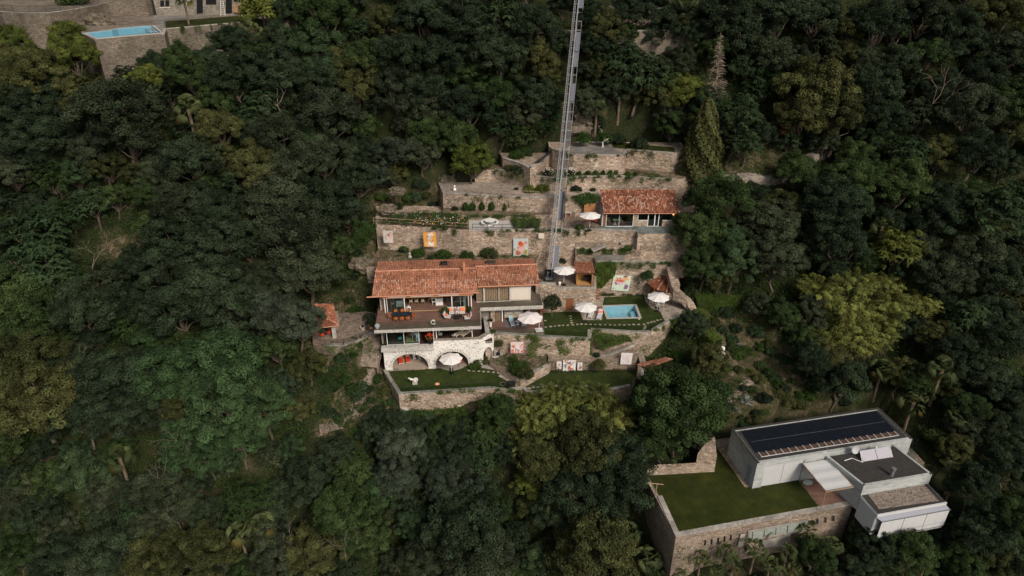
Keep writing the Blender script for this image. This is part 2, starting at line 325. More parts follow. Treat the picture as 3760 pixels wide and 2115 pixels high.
# lower lawn
P_low = poly_z([cB(256, 602), cB(470, 940), cB(1760, 858), cB(1982, 890), cB(2170, 862), cB(2150, 745)], -4.0) + [hp(15.4, 3.6), hp(15.4, 4.6), hp(.72, 4.6), hp(.72, .9)]
wall('pale stone retaining wall in front of the lower lawn with the arches', P_low, -4.0, -10, m_wall, P_low[0:5])
CL.append(([hp(-.3, 0), hp(15.6, .8), hp(15.6, 14), hp(-.3, 14)], -4.4)); CL.append(([hp(13, 4.6), hp(22.8, 4.6), hp(22.8, 14.3), hp(13, 14.3)], -.4))
sheet('lawn', poly_z([cB(330, 622), cB(485, 925), cB(1758, 848), cB(1978, 880), cB(2060, 800), cB(1855, 688), cB(1910, 620), cB(1700, 570), cB(1545, 575), cB(1440, 560)], -4.0) + [hp(12.4, .9), hp(1.05, .30)], -3.985, m_lawn)
# bamboo bed and diagonal wall
P_bed = poly_z([cX(330, 680), cX(800, 870), cX(905, 925), cX(1585, 395)], -3.2) + [(5.6, 78.2), (0.4, 78.6), hp(15.8, 3.6)]
P_bed = [tuple(Z(cX(450, 560), -3.2))[:2], tuple(Z(cX(880, 830), -3.2))[:2], tuple(Z(cX(905, 800), -3.2))[:2], tuple(Z(cX(1590, 395), -3.0))[:2], (6.2, 78.6), (-.5, 79.0), tuple(Z(cX(120, 330), -3.2))[:2]]
wall('diagonal rubble wall holding the bamboo bed beside the lower lawn', P_bed, -3.1, -8.5, m_wall, [P_bed[2], P_bed[3]])
sheet('soil_bed', P_bed, -3.085, m_soil)
# second lower lawn with the three paintings
P_l2 = poly_z([cX(910, 945), cX(1040, 1090)], -4.5) + poly_z([cD(1200, 1010), cD(1720, 900)], -4.5) + [(17.5, 77.2), (4.5, 77.2)]
wall('stone edge wall below the small lawn with three paintings', P_l2, -4.5, -9.5, m_wall, P_l2[0:4])
sheet('lawn', P_l2, -4.485, m_lawn)
# ledge under the ivy
P_ledge = [(4.9, 76.55), (10.6, 76.75), (16.8, 76.9), (18.2, 79.2), (4.9, 79.4)]
wall('rubble wall the three abstract paintings hang on', P_ledge, -2.7, -6, m_wall2)
# pool terrace
P_pool = [tuple(Z(p, 0))[:2] for p in (cA(1772, 1166), cA(1800, 1150), cA(2273, 1188), cC(865, 1308), cC(868, 1176), cC(1500, 1216), cC(1705, 1208), cC(1930, 1080), cC(2070, 1010), cC(2300, 925))] + [(25.6, 87.5), (25.4, 92), (2.6, 92), hp(22.3, 12), hp(15.3, 12), hp(15.2, 3.0)]
wall('long rubble retaining wall under the pool terrace', P_pool, 0, -7, m_wall, P_pool[1:10])
sheet('lawn', [tuple(Z(p, 0))[:2] for p in (cC(195, 945), cC(228, 1262), cC(822, 1288), cC(828, 1170), cC(1480, 1203), cC(1690, 1200), cC(1915, 1072), cC(1890, 1040), cC(1840, 930), cC(1700, 870), cC(1625, 780), cC(1615, 692), cC(1060, 725), cC(1030, 825), cC(1025, 1038), cC(760, 1042), cC(720, 930), cC(490, 925))], .006, m_lawn)
sheet('patio_paving', [tuple(Z(p, 0))[:2] for p in (cC(720, 928), cC(762, 1044), cC(1028, 1042), cC(1033, 822), cC(1058, 725), cC(1010, 690), cC(930, 770))], .010, m_pave)
sheet('patio_paving', [tuple(Z(p, 0))[:2] for p in (cC(1608, 690), cC(1640, 800), cC(1700, 872), cC(1840, 932), cC(1892, 1044), cC(1990, 1000), cC(2280, 915))] + [(25.2, 88), (25, 89.9)], .012, m_pave)
CL.append(([(x, y) for x, y in [tuple(Z(p, 0))[:2] for p in (cC(1040, 850), cC(1110, 1025), cC(1560, 1015), cC(1490, 830))]], -1.6))
# kiosk block
P_blk = [(3.35, 85.25), (11.95, 85.25), (12.2, 87.6), (12.5, 90.2), (12.5, 93.5), (3.2, 93.5)]
blk = wall('tall rubble block with a brown door carrying the upper umbrella terrace', P_blk, 3.3, -.4, m_wall, name='stone_block')
mb = MB(); mb.box(3.37, 6.25, 85.23, 85.7, 3.25, 4.25); mb.box(6.25, 11.93, 85.23, 85.55, 3.25, 3.62); mb.build('parapet', m_wall, blk)
c = MB(); edge_cap(c, [(6.25, 85.25), (11.95, 85.25)], 3.6, .36); edge_cap(c, [(3.37, 85.25), (6.25, 85.25)], 4.23, .5); c.build('coping', m_cap, blk)
sheet('patio_paving', [(3.5, 85.7), (11.8, 85.6), (12.1, 90), (12.1, 91.3), (3.4, 91.3)], 3.285, m_dpave)
# bench terrace behind pool
P_bn = [(12.3, 90.0), (20.0, 90.0), (23.4, 90.0), (24.6, 91), (24.6, 92.0), (19, 91.6), (17.6, 92.9), (11.4, 92.9), (9.5, 93.4), (9.5, 92.6), (12.3, 91.6)]
P_rs = [(9.5, 92.9), (11.4, 92.8), (17.6, 92.8), (19, 91.5), (26, 91.6), (27, 96), (9.5, 96)]
for k_i, (dy_, zz_) in enumerate(((0, 6.3), (.55, 7.1), (1.1, 7.9), (1.7, 8.5))): tag(MB().prism([(x_, y_ + dy_ * (y_ < 95)) for x_, y_ in P_rs], 2, zz_).build('rubble_bank', m_wall2 if k_i % 2 else m_wall), 'stepped rubble bank between the bench and the small house, tier %s from below' % ('one', 'two', 'three', 'four')[k_i], 'wall')
CL.append((P_rs, 5))
wall('high rubble wall behind the pool with the large painting', P_bn, 5.4, -.4, m_wall, [(12.3, 90.0), (23.4, 90.0)])
sheet('stone_terrace', [(12.6, 90.45), (16.6, 90.45), (16.9, 92.6), (12.4, 92.7), (12.0, 91.6)], 5.41, m_pave2)
# soil bed behind the main roof
P_s5 = [hp(-2.4, 14.6), hp(8, 14.4), hp(22.4, 13.4), (4.2, 94.4), (-20.5, 96.5)]
wall('low stone edge behind the long tiled roof', P_s5, 4.9, 0, m_wall)
sheet('soil_bed', P_s5, 4.915, m_soil)
# z = 9 terrace: round white table on the left, small house on the right
P_9 = [tuple(Z(p, 9))[:2] for p in (cE(300, 775), cE(900, 800), cE(1600, 862), cE(2300, 850), cE(2570, 845), cF(300, 850), cF(500, 850), cF(640, 852), cF(730, 850), cF(850, 845), cF(1500, 868), cF(1525, 905), cF(2060, 908))] + [(30, 96), (30, 103.5), (-22, 103.5)]
wall('broad rubble wall hung with paintings behind the long roof', P_9, 9, 2.5, m_wall, P_9[2:11])
E9 = P_9
sheet('patio_paving', [tuple(Z(p, 9))[:2] for p in (cE(1600, 850), cE(2230, 842), cE(2150, 690), cE(1560, 665))], 9.01, plain('pale_paving', (.44, .42, .40), .9, .08, 4))
sheet('soil_bed', [tuple(Z(p, 9))[:2] for p in (cE(300, 765), cE(1595, 845), cE(1600, 690), cE(1240, 600), cE(500, 640))], 9.012, m_soil)
sheet('soil_bed', [tuple(Z(p, 9))[:2] for p in (cE(2235, 842), cE(2570, 838), cE(2570, 640), cE(2170, 690))], 9.012, m_soil)
sheet('patio_paving', [tuple(Z(p, 9))[:2] for p in (cF(440, 845), cF(640, 845), cF(1490, 862), cF(1030, 700), cF(980, 640), cF(460, 640))], 9.011, m_dpave)
sheet('slate_paving', [tuple(Z(p, 9))[:2] for p in (cF(880, 842), cF(1495, 864), cF(1530, 900), cF(2060, 902), cF(2060, 790), cF(1030, 790))], 9.016, m_teal)
# espalier bed
P_97 = [tuple(Z(p, 9.7))[:2] for p in (cE(1235, 600), cE(1300, 630), cE(1650, 660), cE(2150, 660), cE(2570, 640), cF(300, 628))] + [(5, 104), (-11, 104)]
wall('low kerb wall in front of the row of espaliered shrubs', P_97, 9.7, 8, m_wall)
sheet('soil_bed', P_97, 9.715, m_soil)
P_12 = [tuple(Z(p, 12.1))[:2] for p in (cE(1235, 342), cE(1500, 352), cE(2200, 392), cE(2570, 402), cF(300, 408), cF(640, 400), cF(1010, 400))] + [(13.4, 106), (-12, 106)]
wall('rubble wall behind the espaliers below the railed path', P_12, 12.1, 8.5, m_wall, P_12[0:6])
sheet('path', P_12, 12.11, m_pave)
P_14 = [tuple(Z(p, 14.1))[:2] for p in (cG(235, 570), cG(400, 600), cG(560, 640), cG(700, 648), cG(900, 672), cG(1060, 690), cG(1190, 658), cG(1640, 646), cG(2350, 688))] + [(27.5, 102.6), (34, 106), (34, 109), (-4, 109), (-6, 106)]
wall('curved rubble wall above the small house', P_14, 14.1, 8.5, m_wall, P_14[0:9])
sheet('soil_bed', P_14, 14.11, m_soil)
P_16 = [tuple(Z(p, 15.8))[:2] for p in (cG(330, 440), cG(520, 500), cG(650, 560), cG(890, 410), cG(935, 350))] + [(6.5, 110), (-2, 110)]
wall('rubble wall behind the small dark stair rail left of the rail track', P_16, 15.8, 10, m_wall, P_16[0:5])
sheet('soil_bed', P_16, 15.81, m_wall2)
P_17 = [tuple(Z(p, 17.2))[:2] for p in (cG(910, 340), cG(1100, 395), cG(1150, 406), cG(1745, 408), cG(1765, 345), cG(2330, 388))] + [(28, 107), (28, 111.3), (6, 111.6), (6, 109)]
wall('tall rubble wall below the top patio with white sculpture', P_17, 17.2, 11, m_wall, P_17[0:6])
sheet('patio_paving', [tuple(Z(p, 17.2))[:2] for p in (cG(1100, 385), cG(1740, 398), cG(1600, 318), cG(1570, 265), cG(1190, 265), cG(1120, 300))], 17.21, m_pave2)
sheet('lawn', [tuple(Z(p, 17.2))[:2] for p in (cG(1760, 336), cG(2325, 380), cG(2300, 320), cG(1600, 250), cG(1600, 318))], 17.213, m_lawn2)
# top walls by the rail track
P_u1 = [(3, 117.2), (9.3, 116.6), (20, 116.6), (34, 118), (34, 123.4), (3, 123.4)]
wall('dry stone wall high on the slope under the green strip', P_u1, 33.95, 25, m_dry, P_u1[0:4])
sheet('lawn', P_u1, 33.965, m_lawn2)
P_u2 = [(12.4, 123.3), (12.6, 123.2), (24, 123.5), (33, 125), (33, 128), (12.4, 128)]
wall('topmost dry stone wall above the green strip', P_u2, 36.6, 28, m_dry, P_u2[0:4])
# villa at the top left
P_v1 = [tuple(Z(p, 34))[:2] for p in (cK(620, 215), cK(690, 275), cK(818, 348), cK(1412, 297), cK(1432, 248), cK(2090, 190), cK(2470, 130), cK(2520, 60))] + [(-34, 175), (-100, 175)]
wall('tall dry stone wall under the upper villa pool', P_v1, 34, 8, m_dry, P_v1[3:7])
P_v2 = [tuple(Z(p, 36.2))[:2] for p in (cK(-60, 90), cK(15, 102), cK(200, 112), cK(420, 112), cK(640, 80), cK(880, 35))] + [(-66, 170), (-115, 170)]
wall('curved grey stone wall with railing left of the upper villa pool', P_v2, 36.2, 10, m_dry, P_v2[0:6])
sheet('patio_paving', [tuple(Z(p, 34))[:2] for p in (cK(1310, 180), cK(1412, 292), cK(1430, 244), cK(1420, 170), cK(2120, 110), cK(2120, 60), cK(1330, 120))], 34.012, m_pave2)
sheet('lawn', [tuple(Z(p, 34))[:2] for p in (cK(1430, 244), cK(2090, 186), cK(2130, 130), cK(1420, 185))], 34.017, m_lawn2)
# hut patio, left
P_hut = [tuple(Z(p, 0))[:2] for p in (cL(270, 1230), cL(480, 1275), cL(900, 1275), cL(1180, 1190), cL(1440, 1060), cL(1520, 1010))] + [hp(-.05, 5), hp(-.05, 9), (-21, 85), (-28.5, 84)]
wall('rough stone wall under the patio of the little tiled hut', P_hut, 0, -5, m_wall2, P_hut[1:6])
sheet('patio_paving', P_hut, .008, m_dpave)
# modern house platform
P_m = [mp_(-11.6, -4.85), mp_(10.3, -4.7), mp_(10.3, -.4), mp_(23.5, -.4), mp_(24.5, 9.0), mp_(-1.6, 9.0), mp_(-1.5, 6.9), mp_(-2.9, 3.6), mp_(-11.4, 4.7)]
wall('long layered stone wall with slot windows below the grey modern house', P_m, -10, -24, m_wall2, None)
sheet('lawn', [mp_(-11.0, -4.25), mp_(6.3, -4.2), mp_(6.35, .3), mp_(-.5, .3), mp_(-.5, 8.9), mp_(-1.55, 8.9), mp_(-1.5, 6.8), mp_(-2.8, 3.5), mp_(-11, 4.6)], -9.985, m_lawn2)
c = MB(); edge_cap(c, [mp_(-11.2, 1.2), mp_(-11.6, -4.85), mp_(9.9, -4.7)], -10.02, .55); c.build('coping', m_cap, bpy.data.objects['retaining_wall']) if False else tag(c.build('wall_coping', m_cap), 'row of grey coping slabs edging the lawn of the modern house', 'coping')
CL.append(([mp_(-13, -14), mp_(22, -14), mp_(20, -4), mp_(-12, -4.5)], -15.8)); CL.append(([mp_(9, -9), mp_(19.5, -9), mp_(19.5, 0), mp_(9, 0)], -16))
# ---------------------------------------------------------------- the hill
Yc = np.array([0, 20, 40, 50, 60, 69, 71, 76, 84, 90, 93, 99.5, 103, 107, 111, 113, 116.5, 120, 126, 140, 170, 260]); Zc = np.array([-58, -45, -33, -27, -18, -8.6, -6.4, -5, -1, 2, 4.8, 8.5, 12, 15.5, 17.8, 24, 32.5, 35.5, 42, 58, 90, 180.])
Yr = np.array([0, 20, 40, 50, 52.5, 54, 66, 71, 78, 84, 90, 100, 110, 120, 140, 170, 260]); Zr = np.array([-46, -34, -24, -19, -17, -11.5, -10.5, -7, -4.3, -.5, 3.5, 10.5, 20, 32, 55, 88, 180.])
def sstep(a, b, x): t = np.clip((x - a) / (b - a), 0, 1); return t * t * (3 - 2 * t)
def hill(x, y):
    x = np.asarray(x, float); y = np.asarray(y, float)
    sh = 0
    a = np.interp(y + sh, Yc, Zc); lf = np.interp(y, [40, 60, 66, 70, 74, 76.5, 84, 90, 95, 99.5, 107], [-33, -17, -9.5, -6.5, -3.4, -1.4, -.3, 3, 7, 10, 16.5]); wl = sstep(17.5, 20.5, -x) * (1 - sstep(34, 44, -x)) * (1 - sstep(95, 104, y)); a = a * (1 - wl) + lf * wl; fl = np.interp(y, [60, 76, 84, 90, 96, 102, 106, 110, 150, 170, 200], [-19, -6, 2, 9, 17, 24.5, 27, 27.5, 28, 90, 110]); wf = sstep(26, 40, -x) * sstep(64, 80, y); a = a * (1 - wf) + fl * wf; b = np.interp(y, Yr, Zr); w = sstep(13, 26, x); z = a * (1 - w) + b * w
    z = z + .9 * np.sin(x * .21 + 1) * np.cos(y * .17) + .5 * np.sin(x * .53 + y * .31) + .22 * np.sin(x * 1.7 + 2 * np.sin(y * .9)) * np.cos(y * 1.3 + x * .4)
    return z
def inpoly(px, py, poly, buf=.7):
    ins = np.zeros(px.shape, bool); near = np.zeros(px.shape, bool); n = len(poly)
    for i in range(n):
        x0, y0 = poly[i]; x1, y1 = poly[(i + 1) % n]
        cond = ((y0 > py) != (y1 > py)); 
        with np.errstate(divide='ignore', invalid='ignore'): xi = (x1 - x0) * (py - y0) / ((y1 - y0) or 1e-9) + x0
        ins ^= cond & (px < xi)
        dx, dy = x1 - x0, y1 - y0; L = dx * dx + dy * dy or 1e-9; t = np.clip(((px - x0) * dx + (py - y0) * dy) / L, 0, 1)
        near |= ((px - x0 - t * dx) ** 2 + (py - y0 - t * dy) ** 2) < buf * buf
    return ins | near
def clampz(x, y, z):
    for poly, zz in CL: 
        m = inpoly(x, y, poly); z = np.where(m, np.minimum(z, zz), z)
    return z
def axis(bps):
    out = []
    for a, b, st in bps: out += list(np.arange(a, b, st))
    return np.array(out + [bps[-1][1]])
gx = axis([(-260, -60, 4), (-60, -28, 1.2), (-28, 32, .5), (32, 58, 1), (58, 260, 4)]); gy = axis([(-20, 44, 3), (44, 66, 1), (66, 128, .5), (128, 260, 4)])
GX, GY = np.meshgrid(gx, gy); GZ = clampz(GX, GY, hill(GX, GY))
nx, ny = len(gx), len(gy)
me = bpy.data.meshes.new('hillside'); idx = np.arange(nx * ny).reshape(ny, nx)
fs = np.stack([idx[:-1, :-1], idx[:-1, 1:], idx[1:, 1:], idx[1:, :-1]], -1).reshape(-1, 4)
me.from_pydata(np.stack([GX, GY, GZ], -1).reshape(-1, 3).tolist(), [], fs.tolist())
def hillmat():
    m, n, b = newmat('hillside_ground'); v = coord(n)
    c = ramp(n, noise(n, v, .35, 6, .65), [(.40, (.020, .028, .010)), (.56, (.034, .038, .017)), (.68, (.07, .056, .036)), (.80, (.17, .135, .10))])
    at = n.nodes.new('ShaderNodeAttribute'); at.attribute_name = 'dry'; c2 = ramp(n, noise(n, v, .8, 6, .7), [(.34, (.03, .04, .014)), (.5, (.075, .066, .035)), (.62, (.16, .125, .085)), (.74, (.30, .25, .19))]); c = mixc(n, c, c2, at.outputs['Fac'])
    c = mixc(n, c, ramp(n, noise(n, v, 5, 4), [(.3, (.45, .45, .45)), (.7, (1.2, 1.2, 1.2))]), mode='MULTIPLY')
    n.links.new(c, b.inputs['Base Color']); b.inputs['Roughness'].default_value = .95; b.inputs['Specular IOR Level'].default_value = .1
    bump(n, b, noise(n, v, 4, 5), 1, .15); return m
_y = GY.ravel(); _z = GZ.ravel() - CAMZ; _d = np.maximum(_y * cp - _z * sp, 5); DRYP = np.stack([(1880 + FPX * GX.ravel() / _d) / 1.4596, (1057.5 - FPX * (_z * cp + _y * sp) / _d) / 1.4596], -1)
_dry = np.zeros(len(_y))
for pg in ([(1765, 765), (1850, 770), (1960, 860), (2070, 950), (2120, 1000), (1830, 1075), (1810, 900)], [(880, 740), (780, 760), (770, 880), (890, 930), (800, 1090), (900, 1070), (1000, 1000), (960, 900)], [(890, 590), (930, 540), (1060, 460), (1110, 480), (1100, 640), (900, 760)], [(960, 980), (1330, 990), (1310, 1080), (1000, 1060)], [(1430, 250), (1520, 250), (1520, 340), (1430, 340)], [(1850, 390), (1990, 390), (1900, 480), (1700, 490)], [(270, 590), (350, 600), (340, 660), (270, 640)]): _dry[inpoly(DRYP[:, 0], DRYP[:, 1], pg, 12)] = 1
at = me.attributes.new('dry', 'FLOAT', 'POINT'); at.data.foreach_set('value', _dry)
me.materials.append(hillmat()); me.polygons.foreach_set('use_smooth', [True] * len(me.polygons))
ho = bpy.data.objects.new('hillside', me); COL.objects.link(ho); tag(ho, kind='structure')
def zt(x, y):
    """height of the built ground mesh"""
    i = np.clip(np.searchsorted(gx, x) - 1, 0, nx - 2); j = np.clip(np.searchsorted(gy, y) - 1, 0, ny - 2)
    fx = (x - gx[i]) / (gx[i + 1] - gx[i]); fy = (y - gy[j]) / (gy[j + 1] - gy[j])
    return (GZ[j, i] * (1 - fx) + GZ[j, i + 1] * fx) * (1 - fy) + (GZ[j + 1, i] * (1 - fx) + GZ[j + 1, i + 1] * fx) * fy
DS = np.arange(45, 190, .25)
def G(px, hc=0.0, rp=0.0):
    """point above the ground along a photograph ray: hc metres plus rp radii (rp in px) over the hill"""
    r = ray(*px); x = r[0] * DS; y = r[1] * DS; z = CAMZ + r[2] * DS
    g = z - zt(x, y) - hc - rp * DS / FPX; k = np.argmax(g < 0)
    if g[k] >= 0: k = len(DS) - 1
    return Vector((x[k], y[k], z[k])), DS[k]
def ground(x, y): return float(zt(np.array(x), np.array(y)))
# ---------------------------------------------------------------- vegetation builders
def quads_mesh(name, C, N, size, col, mats, asp=.6, rng=None):
    """C centres (n,3), N normals (n,3), size (n,), col (n,3): n little leaf faces, each a folded pair of triangles"""
    rng = rng or np.random.default_rng(1); n = len(C)
    N = N / (np.linalg.norm(N, axis=1, keepdims=True) + 1e-9); A = rng.normal(size=(n, 3)); U = np.cross(N, A); U /= (np.linalg.norm(U, axis=1, keepdims=True) + 1e-9); V = np.cross(N, U)
    s = size[:, None]; P = np.empty((n, 4, 3)); P[:, 0] = C - U * s; P[:, 1] = C - V * s * asp + N * s * .15; P[:, 2] = C + U * s; P[:, 3] = C + V * s * asp + N * s * .15
    me = bpy.data.meshes.new(name); me.vertices.add(4 * n); me.vertices.foreach_set('co', P.reshape(-1)); me.loops.add(4 * n); me.loops.foreach_set('vertex_index', np.arange(4 * n, dtype=np.int32))
    me.polygons.add(n); me.polygons.foreach_set('loop_start', np.arange(0, 4 * n, 4, dtype=np.int32)); me.polygons.foreach_set('loop_total', np.full(n, 4, np.int32))
    at = me.color_attributes.new('Col', 'FLOAT_COLOR', 'POINT'); cc = np.ones((n, 4, 4)); cc[:, :, :3] = col[:, None, :]; at.data.foreach_set('color', cc.reshape(-1))
    me.materials.append(mats); me.update(); me.validate(); return me
def leafcol(rng, n, v, warm=.0):
    b = v * rng.uniform(.82, 1.18, n); c = np.stack([b * (1 + warm + rng.normal(0, .07, n)), b, b * (1 - warm * .5 + rng.normal(0, .07, n))], -1); return np.clip(c, .02, 2)
def clumps(rng, cen, rad, per, size, flat=.8, up=.35, name='crown', asp=.6, cv=.36):
    Cs, Ns, Ss, Ks = [], [], [], []
    for c, r in zip(cen, rad):
        n = max(8, int(per * r * r)); d = rng.normal(size=(n, 3)); d /= np.linalg.norm(d, axis=1, keepdims=True)
        rr = r * rng.uniform(.55, 1.06, n) ** .7; p = c + d * rr[:, None] * np.array([1, 1, flat]); N = d + rng.normal(size=(n, 3)) * .55 + np.array([0, 0, up])
        v = float(np.clip(rng.normal(1, cv), .45, 1.9)); Cs.append(p); Ns.append(N); Ss.append(rng.uniform(.7, 1.25, n) * size); Ks.append(leafcol(rng, n, np.full(n, v)))
    return quads_mesh(name, np.concatenate(Cs), np.concatenate(Ns), np.concatenate(Ss), np.concatenate(Ks), LEAF['dk'], asp, rng)
def limb(mb, p0, p1, r0, r1, rng, k=4, wob=.25):
    p0 = np.array(p0, float); p1 = np.array(p1, float); pts = [p0 + (p1 - p0) * i / k + (rng.normal(size=3) * wob * (0 < i < k)) for i in range(k + 1)]
    mb.path([tuple(p) for p in pts], [r0 + (r1 - r0) * i / k for i in range(k + 1)], 5)
def crown_broad(seed, n=165, flat=.9, R0=5.0, leaf=.13, H=7.5, lob=.42, cr=(.38, .85), per=480):
    rng = np.random.default_rng(seed); cen = []; NL = 15; ga = 2.39996; LO = []
    for i in range(NL):
        h = 1 - 1.35 * (i + .5) / NL; a = i * ga + seed; q = math.sqrt(max(0, 1 - h * h)); k = rng.uniform(.50, .78); LO.append((np.array([math.cos(a) * q, math.sin(a) * q, h * flat]) * R0 * k, R0 * rng.uniform(.25, .40)))
    LO.append((np.zeros(3), R0 * .42))
    while len(cen) < n:
        lc, lr = LO[int(rng.integers(len(LO)))]; d = rng.normal(size=3); d /= np.linalg.norm(d); out = lc / (np.linalg.norm(lc) + 1e-6)
        if d @ out < -.15 and rng.random() < .85: continue
        if d[2] < -.35: continue
        cen.append(lc + d * lr * rng.uniform(.75, 1.08) + np.array([0, 0, H]))
    cen = np.array(cen); rad = rng.uniform(*cr, n) * R0 / 4
    cm = clumps(rng, cen, rad, per * 16 / (R0 * R0), leaf, .75)
    t = MB(); limb(t, (0, 0, -2.2), (rng.normal() * .3, rng.normal() * .3, H * .62), .3, .2, rng)
    for i in rng.choice(n, 11, replace=False): limb(t, (0, 0, H * .5), cen[i] * np.array([.9, .9, 1]), .15, .03, rng)
    return cm, t
def crown_feather(seed, R0=4.0, H=6.2):       # robinia / acacia: flat drooping sprays in tiers
    rng = np.random.default_rng(seed); C_, N_, S_, K_ = [], [], [], []
    for i in range(135):
        d = rng.normal(size=3); d /= np.linalg.norm(d)
        if d[2] < -.5: d[2] *= -1
        r = R0 * rng.uniform(.5, 1.02) * (1 + .14 * math.sin(3 * math.atan2(d[1], d[0]) + seed)); c = d * r * np.array([1, 1, .85]) + np.array([0, 0, H]); v = float(np.clip(rng.normal(1, .26), .5, 1.7))
        for k in range(7):                     # fronds radiating from the spray's middle
            a = rng.uniform(0, 6.28); L = rng.uniform(.5, .95); m = 13; t = np.linspace(0, 1, m); dr = np.array([math.cos(a), math.sin(a), 0])
            p = c + np.outer(t * L, dr) + np.stack([np.zeros(m), np.zeros(m), .18 * t - .55 * t * t], -1) + rng.normal(size=(m, 3)) * .035
            C_.append(p); N_.append(np.tile([0, 0, 1.], (m, 1)) + rng.normal(size=(m, 3)) * .35 + d * .4); S_.append(np.full(m, .20) * (1.15 - .4 * t)); K_.append(leafcol(rng, m, np.full(m, v)))
    me_ = quads_mesh('crown', np.concatenate(C_), np.concatenate(N_), np.concatenate(S_), np.concatenate(K_), LEAF['bl'], .45, rng)
    t = MB(); limb(t, (0, 0, -2.2), (.2, .1, H * .6), .26, .17, rng)
    for i in range(8):
        a = i * .8; limb(t, (0, 0, H * .45), (math.cos(a) * 2.6, math.sin(a) * 2.6, H + rng.uniform(-.5, 1.6)), .11, .03, rng)
    return me_, t
def crown_bamboo(seed, R0=4.0, H=6.0):        # clump of arching culms with drooping leafy plumes
    rng = np.random.default_rng(seed); C_, N_, S_, K_ = [], [], [], []; t = MB()
    for i in range(70):
        a = rng.uniform(0, 6.28); b = rng.uniform(0, 1) ** .5 * R0 * .62; base = np.array([math.cos(a) * b, math.sin(a) * b, 0]); out = np.array([math.cos(a), math.sin(a), 0]); Ht = H * rng.uniform(.8, 1.5) * (1.12 - .3 * b / R0); L = rng.uniform(1.2, 2.8)
        v = float(np.clip(rng.normal(1, .3), .5, 1.7)); m = 230; s = rng.uniform(.2, 1, m) ** .55
        p = base + np.outer(s ** 3 * L, out) + np.stack([np.zeros(m), np.zeros(m), Ht * np.sin(np.minimum(s, 1) * 1.75) / math.sin(1.57)], -1)
        w = .48 * (1.08 - s) + .10; off = rng.normal(size=(m, 3)) * w[:, None] * np.array([1, 1, .7]); off[:, 2] -= .25 * np.abs(off[:, 0]); p = p + off
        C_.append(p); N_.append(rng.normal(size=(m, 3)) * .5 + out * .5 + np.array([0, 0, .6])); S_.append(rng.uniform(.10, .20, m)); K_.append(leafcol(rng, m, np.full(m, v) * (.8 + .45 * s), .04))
        if i % 3 == 0: t.path([tuple(base - np.array([0, 0, 1.2])), tuple(base + np.array([0, 0, Ht * .7])), tuple(base + out * L * .5 + np.array([0, 0, Ht * .97]))], [.05, .04, .015], 5)
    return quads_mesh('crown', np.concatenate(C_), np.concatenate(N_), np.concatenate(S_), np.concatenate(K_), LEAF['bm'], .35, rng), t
def crown_cone(seed, R0=2.6, Ht=9.5):         # cypress-like cone
    rng = np.random.default_rng(seed); n = 11000; h = rng.uniform(0, 1, n) ** 1.15; a = rng.uniform(0, 6.28, n)
    rr = R0 * (1 - h) ** .62 * np.minimum(1, (h + .04) * 9) ** .5 * (1 + .13 * np.sin(a * 5 + h * 17) + .07 * np.sin(a * 11 - h * 40)) * rng.uniform(.82, 1.04, n)
    P = np.stack([np.cos(a) * rr, np.sin(a) * rr, h * Ht + .3], -1); N = np.stack([np.cos(a), np.sin(a), np.full(n, .35)], -1) + rng.normal(size=(n, 3)) * .4
    v = 1 + .35 * np.sin(a * 5 + h * 17) + .2 * np.sin(a * 13 + h * 50); t = MB(); t.tube((0, 0, -1.5), (0, 0, 2), .25, .2)
    return quads_mesh('crown', P, N, rng.uniform(.10, .19, n), leafcol(rng, n, v), LEAF['ol'], .5, rng), t
def crown_bush(seed, R0=1.0, n=34, leaf=.06, flat=.8, per=1500):
    rng = np.random.default_rng(seed); cen = []
    for i in range(n):
        d = rng.normal(size=3); d /= np.linalg.norm(d); d[2] = abs(d[2]); cen.append(d * R0 * rng.uniform(.45, .85) * np.array([1, 1, flat]) + np.array([0, 0, R0 * .25]))
    t = MB(); t.tube((0, 0, -.3), (0, 0, R0 * .5), .05, .03, 5)
    return clumps(rng, np.array(cen), rng.uniform(.2, .38, n) * R0, per / (R0 * R0) * 1.0, leaf, .9, cv=.18, name='foliage'), t
def palm_parts(seed, Ht=3.4, R0=1.4, nf=27):
    rng = random.Random(seed); f = MB()
    for i in range(nf):
        a = rng.uniform(0, 6.283); e = rng.uniform(-.8, 1.5) if rng.random() < .7 else rng.uniform(0, .7); pl = R0 * rng.uniform(.45, .75); d = Vector((math.cos(a) * math.cos(e), math.sin(a) * math.cos(e), math.sin(e))); c0 = Vector((0, 0, Ht)); c = c0 + d * pl
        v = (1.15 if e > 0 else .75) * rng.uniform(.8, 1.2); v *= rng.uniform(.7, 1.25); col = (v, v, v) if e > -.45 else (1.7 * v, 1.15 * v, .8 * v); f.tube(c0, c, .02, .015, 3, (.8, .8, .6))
        side = d.cross(Vector((0, 0, 1))); side = side.normalized() if side.length > .1 else Vector((1, 0, 0)); side = Matrix.Rotation(rng.uniform(-.8, .8), 3, d) @ side; upv = side.cross(d).normalized(); fr = R0 * rng.uniform(.5, .68)
        for k in range(13):
            b = -1.05 + 2.1 * k / 12; dd = (d * math.cos(b) + side * math.sin(b)); tip = c + dd * fr + Vector((0, 0, -.42 * fr)) + upv * .05; w = upv.cross(dd).normalized() * .034 * R0; mid = c + dd * fr * .55 + upv * .03
            f.face([c, mid - w, tip, mid + w], k_raw(col, rng.uniform(.85, 1.15)))
    t = MB(); x = 0; pts = []
    for i in range(7): pts.append((math.sin(i * .5) * .06, 0, -1.2 + (Ht + 1.2) * i / 6))
    t.path(pts, [.17, .16, .15, .15, .15, .16, .2], 7)
    return f, t
def k_raw(c, s): return tuple(x * s for x in c)
